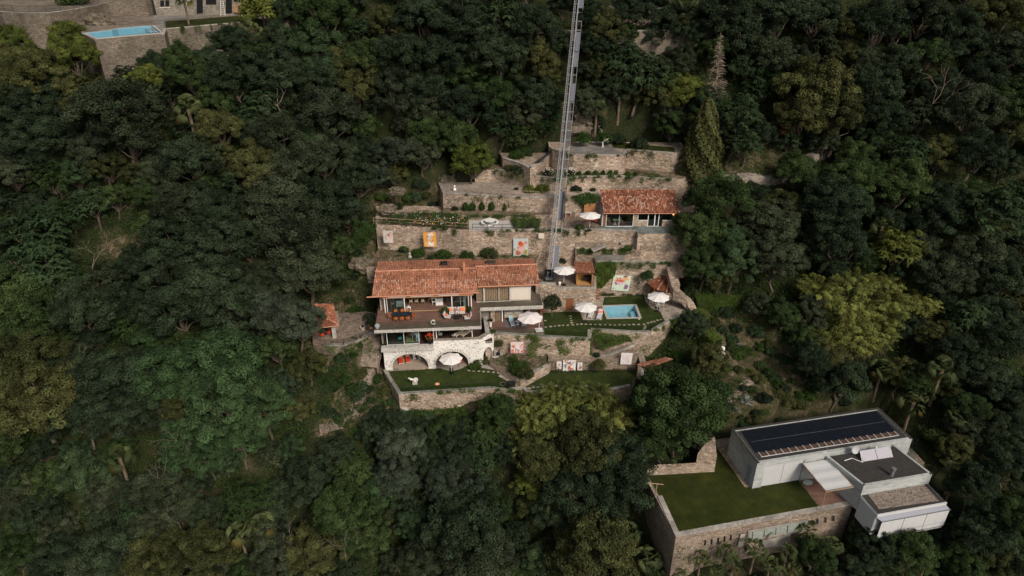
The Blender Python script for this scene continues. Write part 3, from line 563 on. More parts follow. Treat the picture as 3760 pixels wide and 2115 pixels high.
def dead_tree(seed, Ht=5, spread=1.9, depth=4, r=.10):
    rng = random.Random(seed); t = MB()
    def br(p, d, L, r, k):
        m = p + d * L * .5 + Vector([rng.gauss(0, 1) for _ in range(3)]) * L * .06; q = m + (d + Vector([rng.gauss(0, 1) for _ in range(3)]) * .18).normalized() * L * .5
        t.tube(p, m, r, r * .85, 5); t.tube(m, q, r * .85, r * .65, 5)
        if k == 0: return
        for _ in range(rng.choice((2, 2, 3))):
            dd = (d + Vector((rng.gauss(0, 1), rng.gauss(0, 1), rng.gauss(.15, .6))) * .62).normalized(); br(q, dd, L * rng.uniform(.55, .8), r * .62, k - 1)
    br(Vector((0, 0, -1)), Vector((.05, 0, 1)), Ht * .5, r, depth); return t
def dead_conifer(seed, Ht=8.5, R0=1.5):
    rng = random.Random(seed); t = MB(); t.path([(0, 0, -2), (.05, 0, Ht * .5), (.25, 0, Ht)], [.14, .09, .02], 6)
    for i in range(230):
        h = rng.uniform(.12, .97); a = rng.uniform(0, 6.283); L = R0 * (1 - h) ** .75 * rng.uniform(.6, 1.1) + .1; p = Vector((.25 * h * h, 0, Ht * h)); q = p + Vector((math.cos(a) * L * .6, math.sin(a) * L * .6, .1)); e = q + Vector((math.cos(a + .3) * L * .45, math.sin(a + .3) * L * .45, -.15 * L)); t.path([p, q, e], [.04, .03, .014], 3)
        for k in range(2):
            u = q + Vector((rng.gauss(0, 1), rng.gauss(0, 1), rng.gauss(0, .5))) * L * .28; t.tube(q, u, .018, .008, 3)
    return t
def asset(fn, *a, kind='dk', bark=None, **k):
    cm, t = fn(*a, **k); tm = t.build('trunk_src', bark or m_bark); mesh = tm.data; bpy.data.objects.remove(tm); return cm, mesh
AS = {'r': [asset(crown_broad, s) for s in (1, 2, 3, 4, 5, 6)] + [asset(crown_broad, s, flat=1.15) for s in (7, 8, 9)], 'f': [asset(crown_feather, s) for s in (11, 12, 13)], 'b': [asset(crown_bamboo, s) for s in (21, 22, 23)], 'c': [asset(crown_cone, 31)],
      's': [asset(crown_bush, s) for s in (41, 42, 43)]}
def palm_asset(s):
    f, t = palm_parts(s); a = f.build('x', LEAF['pl']); b = t.build('x', m_palmt); m = (a.data, b.data); bpy.data.objects.remove(a); bpy.data.objects.remove(b); return m
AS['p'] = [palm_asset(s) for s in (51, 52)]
CENH = {'r': (7.5, 5.0), 'f': (6.2, 4.0), 'b': (5.4, 4.2), 'c': (4.2, 2.6), 's': (.55, 1.05), 'p': (3.4, 1.25)}
CROWNS = {'r': 'crown', 'f': 'crown', 'b': 'foliage', 'c': 'crown', 's': 'foliage', 'p': 'fronds'}
rnd = random.Random(7)
def plant(name, label, cat, loc, scale, shape, leaf, group=None, rz=None, sz=1.0, var=None):
    cm, tm = AS[shape][rnd.randrange(len(AS[shape])) if var is None else var % len(AS[shape])]
    t = thing(name, label, cat, loc, rnd.uniform(0, 6.28) if rz is None else rz, group); t.scale = (scale, scale, scale * sz)
    for nm, mm, mt in ((CROWNS[shape], cm, LEAF[leaf]), ('culms' if shape == 'b' else 'stem' if shape == 's' else 'trunk', tm, None)):
        o = bpy.data.objects.new(nm, mm); COL.objects.link(o); o.parent = t
        if mt: o.material_slots[0].link = 'OBJECT'; o.material_slots[0].material = mt
    return t
PLACED = []
def tree_px(px, rp, shape, leaf, name, label, cat, group=None, sz=1.0, lift=0.0):
    if shape in 'rf': rp *= 1.19
    """crown centred on a photograph pixel with a radius of rp source pixels, rooted in the hill below it"""
    H, R0 = CENH[shape]; c, d = G(px, lift, rp * H / R0 * sz); s = rp * d / FPX / R0; x, y = c.x, c.y
    z = c.z - H * s * sz; return plant(name, label, cat, (x, y, z), s, shape, leaf, group, sz=sz)
def patch(name, label, cat, poly3, dens, leaf, size=.085, thick=.16, seed=1, group=None, normal=None, kind=None, jag=.0):
    """leafy cover over a flat 3-D polygon (ivy on a wall, a bed of plants)"""
    rng = np.random.default_rng(seed); P = np.array([tuple(p) for p in poly3]); tris = [(P[0], P[i], P[i + 1]) for i in range(1, len(P) - 1)]; N0 = np.cross(P[1] - P[0], P[2] - P[0]); N0 /= np.linalg.norm(N0)
    if normal is not None: N0 = np.array(normal, float)
    Cs = []
    for a, b, c in tris:
        ar = np.linalg.norm(np.cross(b - a, c - a)) / 2; n = int(ar * dens); u = rng.uniform(size=(n, 1)); v = rng.uniform(size=(n, 1)); f = (u + v) > 1; u = np.where(f, 1 - u, u); v = np.where(f, 1 - v, v); Cs.append(a + (b - a) * u + (c - a) * v)
    C_ = np.concatenate(Cs); n = len(C_); q = np.sin(C_[:, 0] * 2.1 + seed) * np.cos(C_[:, 2] * 2.7 + C_[:, 1]) + .6 * np.sin(C_[:, 0] * 5.3) * np.sin(C_[:, 2] * 4.7 + seed) * 1.0
    if jag: keep = rng.uniform(size=n) < np.clip(.75 + q * jag, .04, 1); C_ = C_[keep]; q = q[keep]; n = len(C_)
    C_ = C_ + N0 * (rng.uniform(.01, 1, n) * (thick * (1 + .5 * q)))[:, None] + rng.normal(size=(n, 3)) * .05
    me_ = quads_mesh(name, C_, np.tile(N0, (n, 1)) + rng.normal(size=(n, 3)) * .55 + np.array([0, 0, .3]), rng.uniform(.7, 1.3, n) * size, leafcol(rng, n, 1 + .28 * q), LEAF[leaf], .7, rng)
    o = bpy.data.objects.new(name, me_); COL.objects.link(o); return tag(o, label, cat, group, kind)
# ---------------------------------------------------------------- tiled roofs: every barrel tile is modelled
def tiles(name, e0, e1, r0, r1, parent, seed=1, w=.23, h=.40, pale=.16, tone=(.84, .37, .22), palezone=None, dark=.12):
    rng = random.Random(seed); e0, e1, r0, r1 = map(Vector, (e0, e1, r0, r1)); nc = max(1, round((e1 - e0).length / w)); nr = max(1, round(((r0 - e0).length + (r1 - e1).length) / 2 / h)); mb = MB()
    P = lambda a, b: (e0 * (1 - a) + e1 * a) * (1 - b) + (r0 * (1 - a) + r1 * a) * b
    nrm = (e1 - e0).cross(r0 - e0 + r1 - e1).normalized()
    if nrm.z < 0: nrm = -nrm
    mb.face([P(0, 0), P(1, 0), P(1, 1), P(0, 1)], k_raw(tone, .35))
    mb.face([P(0, 0) - nrm * .1, P(0, 1) - nrm * .1, P(1, 1) - nrm * .1, P(1, 0) - nrm * .1], k_raw(tone, .35))
    for c in range(nc):
        cj = rng.gauss(0, .04)
        for r in range(nr):
            pz = pale * (palezone((c + .5) / nc, (r + .5) / nr) if palezone else 1)
            x = rng.random()
            if x < pz * .5: q = (1.02, .66, .50)
            elif x < pz: q = (.92, .43, .28)
            elif x < pz + dark: q = k_raw(tone, .62)
            else: q = k_raw(tone, rng.uniform(.84, 1.16))
            q = k_raw(q, 1 + cj); a0 = (c + .06) / nc; a1 = (c + .94) / nc; b0 = (r - .06) / nr; b1 = (r + 1.0) / nr; pts0, pts1 = [], []
            for k in range(5):
                t = math.pi * k / 4; hh = math.sin(t); a = a0 + (a1 - a0) * (1 - math.cos(t)) / 2
                pts0.append(P(a, max(b0, -.01)) + nrm * (hh * .085 + .035)); pts1.append(P(a, min(b1, 1)) + nrm * (hh * .065 + .005))
            for k in range(4): mb.face([pts0[k], pts0[k + 1], pts1[k + 1], pts1[k]], q)
            mb.face(pts0[::-1], k_raw(q, .5))
    return mb.build(name, m_tile, parent)
def ridge(mb, a, b, rng, r=.11, L=.4):
    a, b = Vector(a), Vector(b); n = max(1, round((b - a).length / L)); 
    for i in range(n):
        q = k_raw((.95, .48, .33), rng.uniform(.8, 1.1)); mb.tube(a.lerp(b, i / n), a.lerp(b, (i + 1.06) / n), r, r * .85, 7, q)
rng0 = random.Random(3)
# ================================================================= the red-roofed main house
H0 = thing('main_house', 'long stepped house with red tiled roofs, glass walls, wooden decks and a white arched base', 'house', (HF.o[0], HF.o[1], 0), HF.a)
def hbox(name, boxes, mat, parent=H0, **k):
    mb = MB()
    for b in boxes: mb.box(*b)
    return mb.build(name, mat, parent)
# arched white facade
def arch_facade(name, u0, u1, v, th, z0, ztop, ops, mat, parent, n=220, T=None):
    mb = MB(); T = T or (lambda u, vv, z: (u, vv, z)); us = sorted(set([u0 + (u1 - u0) * i / n for i in range(n + 1)] + [q for a, b, _, _ in ops for q in (a, b)]))
    def zo(u):
        for a, b, zs, zc in ops:
            if a < u < b: t = (u - (a + b) / 2) / ((b - a) / 2); return zs + (zc - zs) * math.sqrt(max(0, 1 - t * t))
        return None
    zt_ = ztop if callable(ztop) else (lambda u: ztop)
    for a, b in zip(us[:-1], us[1:]):
        m_ = (a + b) / 2; open_ = zo(m_) is not None
        za, zb_ = (z0, z0)
        if open_: 
            ba = [o for o in ops if o[0] <= m_ <= o[1]][0]; f = lambda u: ba[2] + (ba[3] - ba[2]) * math.sqrt(max(0, 1 - ((u - (ba[0] + ba[1]) / 2) / ((ba[1] - ba[0]) / 2)) ** 2)); za, zb_ = f(a), f(b)
        mb.face([T(a, v, za), T(b, v, zb_), T(b, v, zt_(b)), T(a, v, zt_(a))]); mb.face([T(a, v + th, za), T(a, v + th, zt_(a)), T(b, v + th, zt_(b)), T(b, v + th, zb_)])
        mb.face([T(a, v, zt_(a)), T(b, v, zt_(b)), T(b, v + th, zt_(b)), T(a, v + th, zt_(a))])
        if open_: mb.face([T(a, v, za), T(a, v + th, za), T(b, v + th, zb_), T(b, v, zb_)])
    for a, b, zs, zc in ops:
        for q in (a, b): mb.face([T(q, v, z0), T(q, v, zs), T(q, v + th, zs), T(q, v + th, z0)])
    for q in (u0, u1): mb.face([T(q, v, z0), T(q, v, zt_(q)), T(q, v + th, zt_(q)), T(q, v + th, z0)])
    return mb.build(name, mat, parent)
FV = .72
arch_facade('arched_wall', .76, 13.55, FV, .45, -4.1, lambda u: -.66 if u < 7.4 else .36, [(1.76, 6.57, -3.55, -1.54), (7.58, 11.98, -3.45, -1.41)], m_white, H0)
mb = MB()          # voussoirs proud of the plaster
for a, b, zs, zc in ((1.76, 6.57, -3.55, -1.54), (7.58, 11.98, -3.45, -1.41)):
    cx = (a + b) / 2; rx = (b - a) / 2; rz = zc - zs
    for i in range(34):
        t = math.pi * (i + .5) / 34 + rng0.uniform(-.01, .01); L = rng0.uniform(.26, .5); ct, st = math.cos(t), math.sin(t); nx_, nz_ = ct / rx, st / rz; l = math.hypot(nx_, nz_); nx_ /= l; nz_ /= l; tx, tz = -nz_, nx_
        p = (cx + rx * ct + nx_ * .05, zs + rz * st + nz_ * .05); w = rng0.uniform(.035, .06); q = [(p[0] + tx * w, p[1] + tz * w), (p[0] - tx * w, p[1] - tz * w), (p[0] - tx * w + nx_ * L, p[1] - tz * w + nz_ * L), (p[0] + tx * w + nx_ * L, p[1] + tz * w + nz_ * L)]
        if max(y for _, y in q) > (-.88 if cx < 7 else .3): continue
        mb.face([(x, FV - .012, z) for x, z in q], k_raw((.46, .41, .38), rng0.uniform(.7, 1.2)))
mb.build('arch_stones', colattr('arch_stone', (1, 1, 1), .9), H0)
# angled end of the facade with the small arch
A0 = Vector((13.55, FV, 0)); A1 = Vector((15.5, 2.1, 0)); dA = (A1 - A0).normalized(); nA = Vector((-dA.y, dA.x, 0)); LA = (A1 - A0).length
arch_facade('angled_white_wall', 0, LA, 0, .5, -4.1, lambda u: .36 + .45 * u / LA, [(.55, 2.15, -2.9, -1.5)], m_white, H0, 40, lambda u, v, z: tuple(A0 + dA * u + nA * v + Vector((0, 0, z))))
hbox('pale_floor_band', [(.56, 7.42, .32, 1.02, -.84, -.2)], m_band)
mb = MB()          # stone cap of the loggia parapet
for i in range(11): mb.box(7.42 + i * .555, 7.42 + i * .555 + .54, FV - .05, FV + .48, .36, .41 + .004 * (i % 2))
for i in range(4):
    p = A0 + dA * (LA * i / 4); q = A0 + dA * (LA * (i + 1) / 4 - .02); z = .39 + .45 * i / 4; mb.face([(*(p - nA * .06)[:2], z), (*(q - nA * .06)[:2], z + .08), (*(q + nA * .5)[:2], z + .08), (*(p + nA * .5)[:2], z)]); mb.prism([tuple(p - nA * .06)[:2], tuple(q - nA * .06)[:2], tuple(q + nA * .5)[:2], tuple(p + nA * .5)[:2]], z - .12, z - .004)
mb.build('parapet_cap', m_pave, H0)
# vaulted recess behind the arches
hbox('vault_shell', [(.9, 15.0, 4.3, 4.6, -4.1, -.66), (.76, .96, FV + .55, 4.3, -4.1, -.66), (14.9, 15.2, 2.2, 4.6, -4.1, -.5), (6.75, 7.45, FV + .55, 4.3, -4.1, -.66)], m_wall)
hbox('middle_floor_slab', [(.6, 15.3, FV + .55, 10.2, -.66, -.26), (.6, 7.4, FV + .3, FV + .55, -.55, -.2)], m_intw)
hbox('middle_deck', [(.62, 7.42, FV + .28, 1.6, -.26, -.2), (7.44, 15.25, FV + .44, 6.0, -.26, -.2), (.62, 7.42, 1.6, 6, -.26, -.205)], m_deckd)
sheet('vault_floor', [hp(1.0, FV + .02), hp(6.7, FV + .02), hp(6.7, 4.3), hp(1.0, 4.3)], -3.975, plain('gravel_floor', (.36, .29, .235), .95, .2, 12))
pc = Z(cB(1215, 480), -4.0); ring = [(pc.x + 2.15 * math.cos(t), pc.y - .2 + 2.05 * math.sin(t)) for t in [math.pi + math.pi * i / 16 for i in range(17)]]
sheet('patio_paving', ring + [hp(12.6, 1.0), hp(12.6, 4.2), hp(7.5, 4.2), hp(7.5, .4)], -3.972, m_pave)
# middle floor glass room and loggia
g = hbox('middle_glass_front', [(1.33, 1.40, 1.06, 1.13, -.2, 2.35), (3.55, 3.62, 1.06, 1.13, -.2, 2.35), (5.52, 5.58, 1.06, 1.13, -.2, 2.35), (3.62, 5.52, 1.05, 1.14, -.2, -.14), (1.4, 3.55, 1.07, 1.12, -.2, -.16)], m_wpaint)
hbox('pane', [(1.4, 3.55, 1.09, 1.10, -.16, 2.33), (3.62, 5.52, 1.09, 1.10, -.14, 2.33)], m_tglass, g); hbox('side_glass', [(1.36, 1.37, 1.13, 5.5, -.2, 2.33)], m_tglass)
hbox('room_shell', [(1.3, 15.2, 6.0, 6.2, -.2, 2.35), (.62, .82, 1.4, 6, -.2, 2.35), (7.36, 7.46, 2.1, 6, -.2, 2.35)], m_intw)
hbox('loggia_post', [(7.42, 7.54, 1.5, 1.62, -.2, 2.35), (7.78, 7.92, 1.55, 1.69, -.2, 2.35)], m_wpaint); hbox('loggia_post', [(12.56, 12.68, 1.55, 1.67, -.2, 2.35)], m_wpaint)
hbox('rug', [(3.7, 5.6, 1.5, 4.0, -.2, -.185)], plain('patterned_rug', (.30, .26, .13), .95, .5, 5))
# upper deck
hbox('upper_deck_slab', [(0, 13.78, 0, 4.76, 2.35, 2.74), (-.05, 13.6, 4.76, 10.4, 2.35, 2.74)], m_dark); hbox('deck_fascia', [(-.02, 13.8, -.10, 0, 2.40, 2.80), (13.75, 13.84, 0, 4.4, 2.40, 2.80)], m_band)
hbox('deck_boards', [(0, 13.78, 1.25, 4.62, 2.74, 2.80), (-.05, 13.62, 4.62, 10.2, 2.74, 2.80), (-.05, 1.0, 4.6, 10, 2.74, 2.803)], m_deck); hbox('deck_edge_boards', [(0, 13.78, 0, 1.25, 2.74, 2.801)], m_deckg)  # front strip: grey veil of the glass railing painted into the wood colour
def railing(name, pts, z, h=1.05, parent=H0, mat=None):
    mb = MB()
    for i in range(len(pts) - 1):
        a, b = Vector((*pts[i], z)), Vector((*pts[i + 1], z)); u = Vector((0, 0, h)); mb.face([a, b, b + u, a + u])
    o = mb.build(name, mat or m_rail, parent); c = MB()
    for i in range(len(pts) - 1): c.tube((*pts[i], z + h), (*pts[i + 1], z + h), .012, n=4)
    c.build('rail_edge', m_dmetal, o); return o
railing('glass_railing', [(.05, 5.5), (.05, .06), (13.7, .06), (13.7, 4.7)], 2.8); railing('glass_railing', [(13.86, 4.83), (22.4, 4.83), (22.4, 11)], 2.8)
# posts, beams, ceiling, rooms of the upper floor
for u in (1.0, 3.62, 9.98, 12.6): hbox('white_post', [(u, u + .13, 4.5, 4.63, 2.8, 5.06)], m_wpaint)
hbox('white_post', [(1.32, 1.39, 4.55, 4.62, 2.8, 5.06)], m_wpaint); hbox('white_post', [(12.25, 12.32, 4.6, 5.2, 2.8, 5.06)], m_wpaint)
hbox('eave_beam', [(.85, 12.95, 4.28, 4.52, 5.06, 5.42)], plain('orange_timber', (.50, .25, .12), .7, .15, 4)); hbox('blind_box', [(1.6, 4.0, 4.20, 4.27, 5.22, 5.36), (4.6, 7.6, 4.20, 4.27, 5.22, 5.36), (8.3, 11, 4.20, 4.27, 5.22, 5.36)], m_wpaint)
hbox('room_walls', [(.6, 13.5, 9.9, 10.1, 2.8, 5.9), (.55, .75, 5.6, 9.9, 2.8, 5.6), (3.0, 3.12, 6.2, 9.9, 2.8, 5.6)], m_intw)
hbox('room_floor', [(3.72, 12.5, 4.66, 9.8, 2.80, 2.83)], m_deck); hbox('threshold', [(3.72, 9.98, 4.56, 4.68, 2.8, 2.86)], m_ltwood); hbox('ceiling', [(.6, 13.5, 4.3, 10.1, 5.42, 5.48)], m_wpaint)
hbox('window_pane', [(1.4, 3.62, 4.57, 4.58, 2.82, 5.05)], m_glass); hbox('window_pane', [(10.1, 12.25, 4.57, 4.58, 2.82, 5.05)], m_glass)
# wing
hbox('wing_deck_slab', [(13.86, 22.46, 4.85, 10.5, 2.35, 2.74)], m_dark); hbox('wing_fascia', [(13.84, 22.5, 4.75, 4.85, 2.30, 2.80), (22.46, 22.54, 4.85, 9, 2.30, 2.80)], m_band); hbox('wing_deck_boards', [(13.62, 22.46, 4.86, 10.4, 2.74, 2.798)], m_deckg)
hbox('wing_walls', [(13.4, 20.9, 11.2, 11.4, 2.8, 5.6), (20.75, 20.95, 6.5, 11.3, 2.8, 5.5), (13.4, 13.55, 6.5, 11.3, 2.8, 5.5), (13.5, 20.8, 6.55, 11.2, 5.5, 5.56)], m_intw)
for u in (14.4, 16.5, 18.0, 20.78): hbox('white_post', [(u, u + (.13 if u != 16.5 else .05), 6.33, 6.45, 2.8, 5.14)], m_wpaint)
hbox('wing_beam', [(13.3, 21.05, 6.15, 6.4, 5.14, 5.42)], bpy.data.materials['orange_timber']); hbox('cream_blind', [(18.18, 20.76, 6.36, 6.40, 2.86, 5.13)], m_cream)
mb = MB(); pts = [(13.42 + i * .05, 6.62 + .045 * math.sin(i * 1.25)) for i in range(92)]
for a, b in zip(pts[:-1], pts[1:]): mb.face([(*a, 2.88), (*b, 2.88), (*b, 5.12), (*a, 5.12)])
mb.build('curtain', m_curt, H0); hbox('sliding_frame', [(13.4, 18.0, 6.40, 6.46, 2.8, 2.86)], m_wpaint)
# wing ground floor
hbox('terrace_room', [(15.6, 22.3, 9.3, 9.5, 0, 2.3), (15.3, 15.9, 5.6, 9.5, 0, 2.3)], m_wall); hbox('terrace_post', [(16.85, 17.0, 5.5, 5.65, 0, 2.3)], m_wpaint); hbox('terrace_post', [(20.75, 20.85, 6.8, 6.9, 0, 2.3)], m_wpaint)
mb = MB(); pts = [(15.95 + i * .04, 5.75 + .05 * math.sin(i * 1.3)) for i in range(22)]
for a, b in zip(pts[:-1], pts[1:]): mb.face([(*a, .05), (*b, .05), (*b, 2.25), (*a, 2.25)])
mb.build('curtain', m_curt, H0); hbox('terrace_deck', [(15.5, 22.5, 2.55, 9.3, -.02, .03)], m_deck); hbox('terrace_deck_edge', [(15.5, 22.46, 2.3, 3.3, -.015, .035)], m_deckg)
hbox('red_door', [(21.2, 22.0, 9.2, 9.29, .03, 2.1)], m_red)
# tall stair side wall between the two parts, capped with slabs
mb = MB(); mb.prism([(14.35, 1.85), (14.9, 2.1), (14.75, 7.4), (14.2, 7.4)], -4.0, .70); mb.build('stair_wall', m_wall, H0)
mb = MB()
for i in range(12):
    v0 = 1.5 + i * .49
    for j, (a, b) in enumerate(((0, .27), (.29, .58))): x = 14.38 - .013 * i; mb.box(x + a, x + b, v0, v0 + .5, .70, .76 + .004 * ((i + j) % 3))
mb.build('stair_wall_cap', m_cap, H0)
# roofs
pz = lambda a, b: (1.9 if b < .62 else .5) * (1.3 if a > .45 else .85)
tiles('tiled_roof', (-.46, 4.02, 5.62), (13.57, 4.12, 5.62), (-.40, 9.15, 6.72), (13.42, 9.05, 6.72), H0, 1, palezone=pz)
tiles('tiled_roof', (-.62, 14.35, 5.66), (12.98, 14.35, 5.66), (-.40, 9.15, 6.72), (13.42, 9.05, 6.72), H0, 2, pale=.06, tone=(.76, .335, .205))
tiles('wing_roof', (13.62, 5.82, 5.62), (22.05, 5.78, 5.62), (13.45, 10.0, 6.52), (22.1, 10.0, 6.52), H0, 3, palezone=lambda a, b: 1.7 if b < .55 else .5)
tiles('wing_roof', (13.05, 13.5, 5.78), (21.95, 13.4, 5.78), (13.45, 10.0, 6.52), (22.1, 10.0, 6.52), H0, 4, pale=.06, tone=(.76, .335, .205))
mb = MB(); ridge(mb, (-.4, 9.15, 6.78), (13.42, 9.05, 6.78), rng0); ridge(mb, (13.45, 10, 6.58), (22.1, 10, 6.58), rng0); mb.build('ridge_tiles', m_tile, H0)
mb = MB(); mb.tube((-1.1, 3.97, 5.56), (13.7, 4.05, 5.56), .09, n=8); mb.tube((13.6, 5.76, 5.56), (22.15, 5.72, 5.56), .09, n=8); mb.build('gutter', m_gut, H0)
hbox('roof_edge', [(-.5, -.42, 4.1, 14.3, 5.35, 5.6), (22.02, 22.1, 5.9, 13.3, 5.35, 5.6)], m_dwood)
sk = hbox('skylight', [(8.55, 9.5, 11.0, 12.0, 6.25, 6.62)], m_dmetal); hbox('pane', [(8.65, 9.4, 11.1, 11.9, 6.61, 6.65)], m_chrome, sk)
sk = hbox('skylight', [(14.9, 16.4, 11.2, 12.0, 6.2, 6.5)], m_dmetal); hbox('pane', [(15.0, 16.3, 11.28, 11.9, 6.49, 6.53)], m_chrome, sk)
cz = HF.z(cA(1378, 320), 6.35); mb = MB(); mb.lathe([(.20, -.1), (.20, 1.35), (.25, 1.36), (.25, 1.48), (.15, 1.5), (.15, 1.8), (.19, 1.81), (.19, 1.9), (.02, 1.92)], 14, (cz.x, cz.y, 6.2)); mb.build('chimney', m_terr, H0)
# the body of the rooms behind, so that nothing shows hollow from the side
hbox('side_wall', [(.35, .55, 5.2, 13.6, -.2, 5.3), (21.2, 21.4, 9.6, 13, 0, 5.4)], m_wall); hbox('rear_wall', [(.35, 13.2, 13.5, 13.7, 0, 5.55), (13.2, 21.4, 12.9, 13.1, 0, 5.6)], m_wall)
# ================================================================= small upper house
z9 = 9.0; yF = Z(cF(1455, 800), z9).y; X = lambda a, b: YP(cF(a, b), yF)
SH = thing('small_house', 'small stone house with weathered tiled roof and wide window, behind the slate terrace', 'house', (X(1075, 790).x, yF, z9))
ox = SH.location.x
def sbox(name, boxes, mat, parent=SH):
    mb = MB()
    for b in boxes: mb.box(*b)
    return mb.build(name, mat, parent)
lx = lambda a, b=700: X(a, b).x - ox
WX = lx(2060); gz1 = X(1085, 615).z - z9; dep = 4.9
sbox('walls', [(lx(1460), lx(1520), 0, .3, 0, gz1 + .2), (lx(1520), lx(1665), 0, .3, 0, .95), (lx(1865), WX, 0, .3, 0, .95), (lx(2010), WX, 0, .3, .95, gz1 + .2), (-.15, WX, dep - .3, dep, 0, 2.9), (WX - .3, WX, .3, dep - .3, 0, 2.3)], m_wall)
sbox('brown_post', [(-.32, 0, -.02, .4, 0, gz1 + .1)], m_dwood); sbox('side_stone', [(-.62, -.34, .1, dep, 0, 2.2)], m_band); sbox('floor', [(-.1, WX, .02, dep - .3, 0, .04)], m_dark); sbox('red_rug', [(.3, 3.4, .5, 2.6, .04, .06)], plain('red_rug', (.22, .035, .02), .95, .4, 4))
w = sbox('big_window', [(-.02, lx(1462), -.10, .0, 0, .08), (-.02, .06, -.08, -.02, .08, gz1), (lx(1262), lx(1262) + .04, -.08, -.02, .08, gz1), (lx(1455), lx(1462), -.08, -.02, .08, gz1), (-.02, lx(1462), -.08, -.02, gz1, gz1 + .08)], m_wpaint); sbox('pane', [(.06, lx(1262), -.06, -.05, .08, gz1), (lx(1268), lx(1455), -.06, -.05, .08, gz1)], m_glass, w)
w = sbox('window', [(lx(1520), lx(1665), -.04, .02, .95, 1.03), (lx(1520), lx(1527), -.04, .02, 1.03, gz1)], m_wpaint); sbox('pane', [(lx(1527), lx(1660), -.02, -.01, 1.03, gz1)], m_glass, w)
w = sbox('window', [(lx(1868), lx(2008), -.04, .02, .95, 1.03)], m_wpaint); sbox('pane', [(lx(1868), lx(2008), -.02, -.01, 1.03, gz1)], m_glass, w)
w = sbox('glass_door', [(lx(1660), lx(1670), -.06, .02, 0, gz1), (lx(1752), lx(1765), -.06, .02, 0, gz1), (lx(1808), lx(1818), -.06, .02, 0, gz1), (lx(1670), lx(1808), -.05, .01, 0, .08)], m_wpaint); sbox('pane', [(lx(1670), lx(1808), -.03, -.02, .08, gz1)], m_glass, w)
sbox('dark_doorway', [(lx(1820), lx(1862), .25, .3, 0, gz1)], m_black); sbox('back_room', [(0, WX - .3, 3.0, 3.1, .04, gz1 + .4)], m_intw); sbox('cabinet', [(3.5, 4.3, 2.2, 2.9, .04, 1.2)], m_ltwood)
zE = 2.36; zR = (YP(cF(1500, 290), yF + 5.0).z - z9)
tiles('tiled_roof', (lx(1040, 600) - .05, -.45, zE), (lx(2105, 600), -.45, zE), (YP(cF(1000, 290), yF + 5).x - ox, 5.0, zR), (YP(cF(2030, 290), yF + 5).x - ox, 5.0, zR), SH, 5, w=.26, palezone=lambda a, b: 3.0 if (.08 < a < .62 and .15 < b < .75) else 1.2, tone=(.62, .25, .15), dark=.22)
mb = MB(); mb.tube((lx(1030), -.55, zE - .06), (lx(2110), -.55, zE - .06), .07, n=7); mb.build('gutter', m_gut, SH); sbox('fascia', [(lx(1045), lx(2100), -.42, -.3, zE - .22, zE - .04)], m_dwood)
m_lamp = bpy.data.materials.new('lamp_glow'); m_lamp.use_nodes = True; b_ = m_lamp.node_tree.nodes['Principled BSDF']; b_.inputs['Base Color'].default_value = (1, .5, .2, 1); b_.inputs['Emission Color'].default_value = (1, .38, .12, 1); b_.inputs['Emission Strength'].default_value = 2.2
mb = MB(); mb.ball((lx(2008), -.12, 1.95), .11, 8); mb.build('wall_lamp', m_lamp, SH)
# ================================================================= wooden kiosk with tiled roof
kp = Z(cC(665, 560), 3.3); kq = Z(cC(885, 550), 3.3)
K = thing('garden_kiosk', 'open varnished wood kiosk with small tiled roof on the upper umbrella terrace', 'kiosk', tuple(kp), 0); kw = kq.x - kp.x; kh = 1.95
def kbox(name, bs, mat, par=None):
    mb = MB()
    for b in bs: mb.box(*b)
    return mb.build(name, mat, par or K)
kbox('frame', [(0, .1, 0, .1, 0, kh), (kw - .1, kw, 0, .1, 0, kh), (0, kw, -.01, .09, kh - .12, kh), (0, kw, 0, .08, 0, .08), (-.12, kw + .12, -.15, -.03, kh + .02, kh + .2)], m_wood); kbox('panelling', [(.0, kw, 1.9, 2.0, 0, kh), (0, .05, .1, 1.9, 0, kh), (kw - .05, kw, .1, 1.9, 0, kh), (0, kw, .1, 1.9, 0, .04)], plain('yellow_panelling', (.46, .27, .10), .5, .2, 3))
kbox('plant_box', [(kw * .5, kw * .93, .9, 1.5, .3, .85)], m_black)
tiles('tiled_roof', (-.25, -.3, kh + .18), (kw + .25, -.3, kh + .18), (-.3, 2.1, kh + .75), (kw + .1, 2.1, kh + .75), K, 6, w=.2, pale=.02, tone=(.64, .27, .16))
# ================================================================= gazebo with a fan-shaped hip roof
gp = YP(cC(1840, 440), 90.0); ez = 2.25
GZB = thing('corner_gazebo', 'corner shelter with fan-shaped tiled roof and timber sides behind the round dining umbrella', 'gazebo', (gp.x, 89.9, 0))
gl = lambda a, b, z: Z(cC(a, b), z) - Vector((gp.x, 89.9, 0)); rim = [gl(1655, 520, ez), gl(1700, 575, ez), gl(1790, 625, ez), gl(1920, 662, ez), gl(2065, 660, ez)]; apx = Vector((.2, 0, gp.z + .25)); ap2 = Vector((1.5, -.3, gp.z + .15))
rim[0] = rim[0]; topp = [apx, apx.lerp(ap2, .25), apx.lerp(ap2, .5), apx.lerp(ap2, .8), ap2]
for i in range(4): tiles('roof_section', rim[i], rim[i + 1], topp[i], topp[i + 1], GZB, 20 + i, w=.26, pale=.03, tone=(.40, .15, .085))
mb = MB()
for i in (2, 3): ridge(mb, topp[i] + Vector((0, 0, .06)), rim[i] + Vector((0, 0, .06)), rng0, .09, .3)
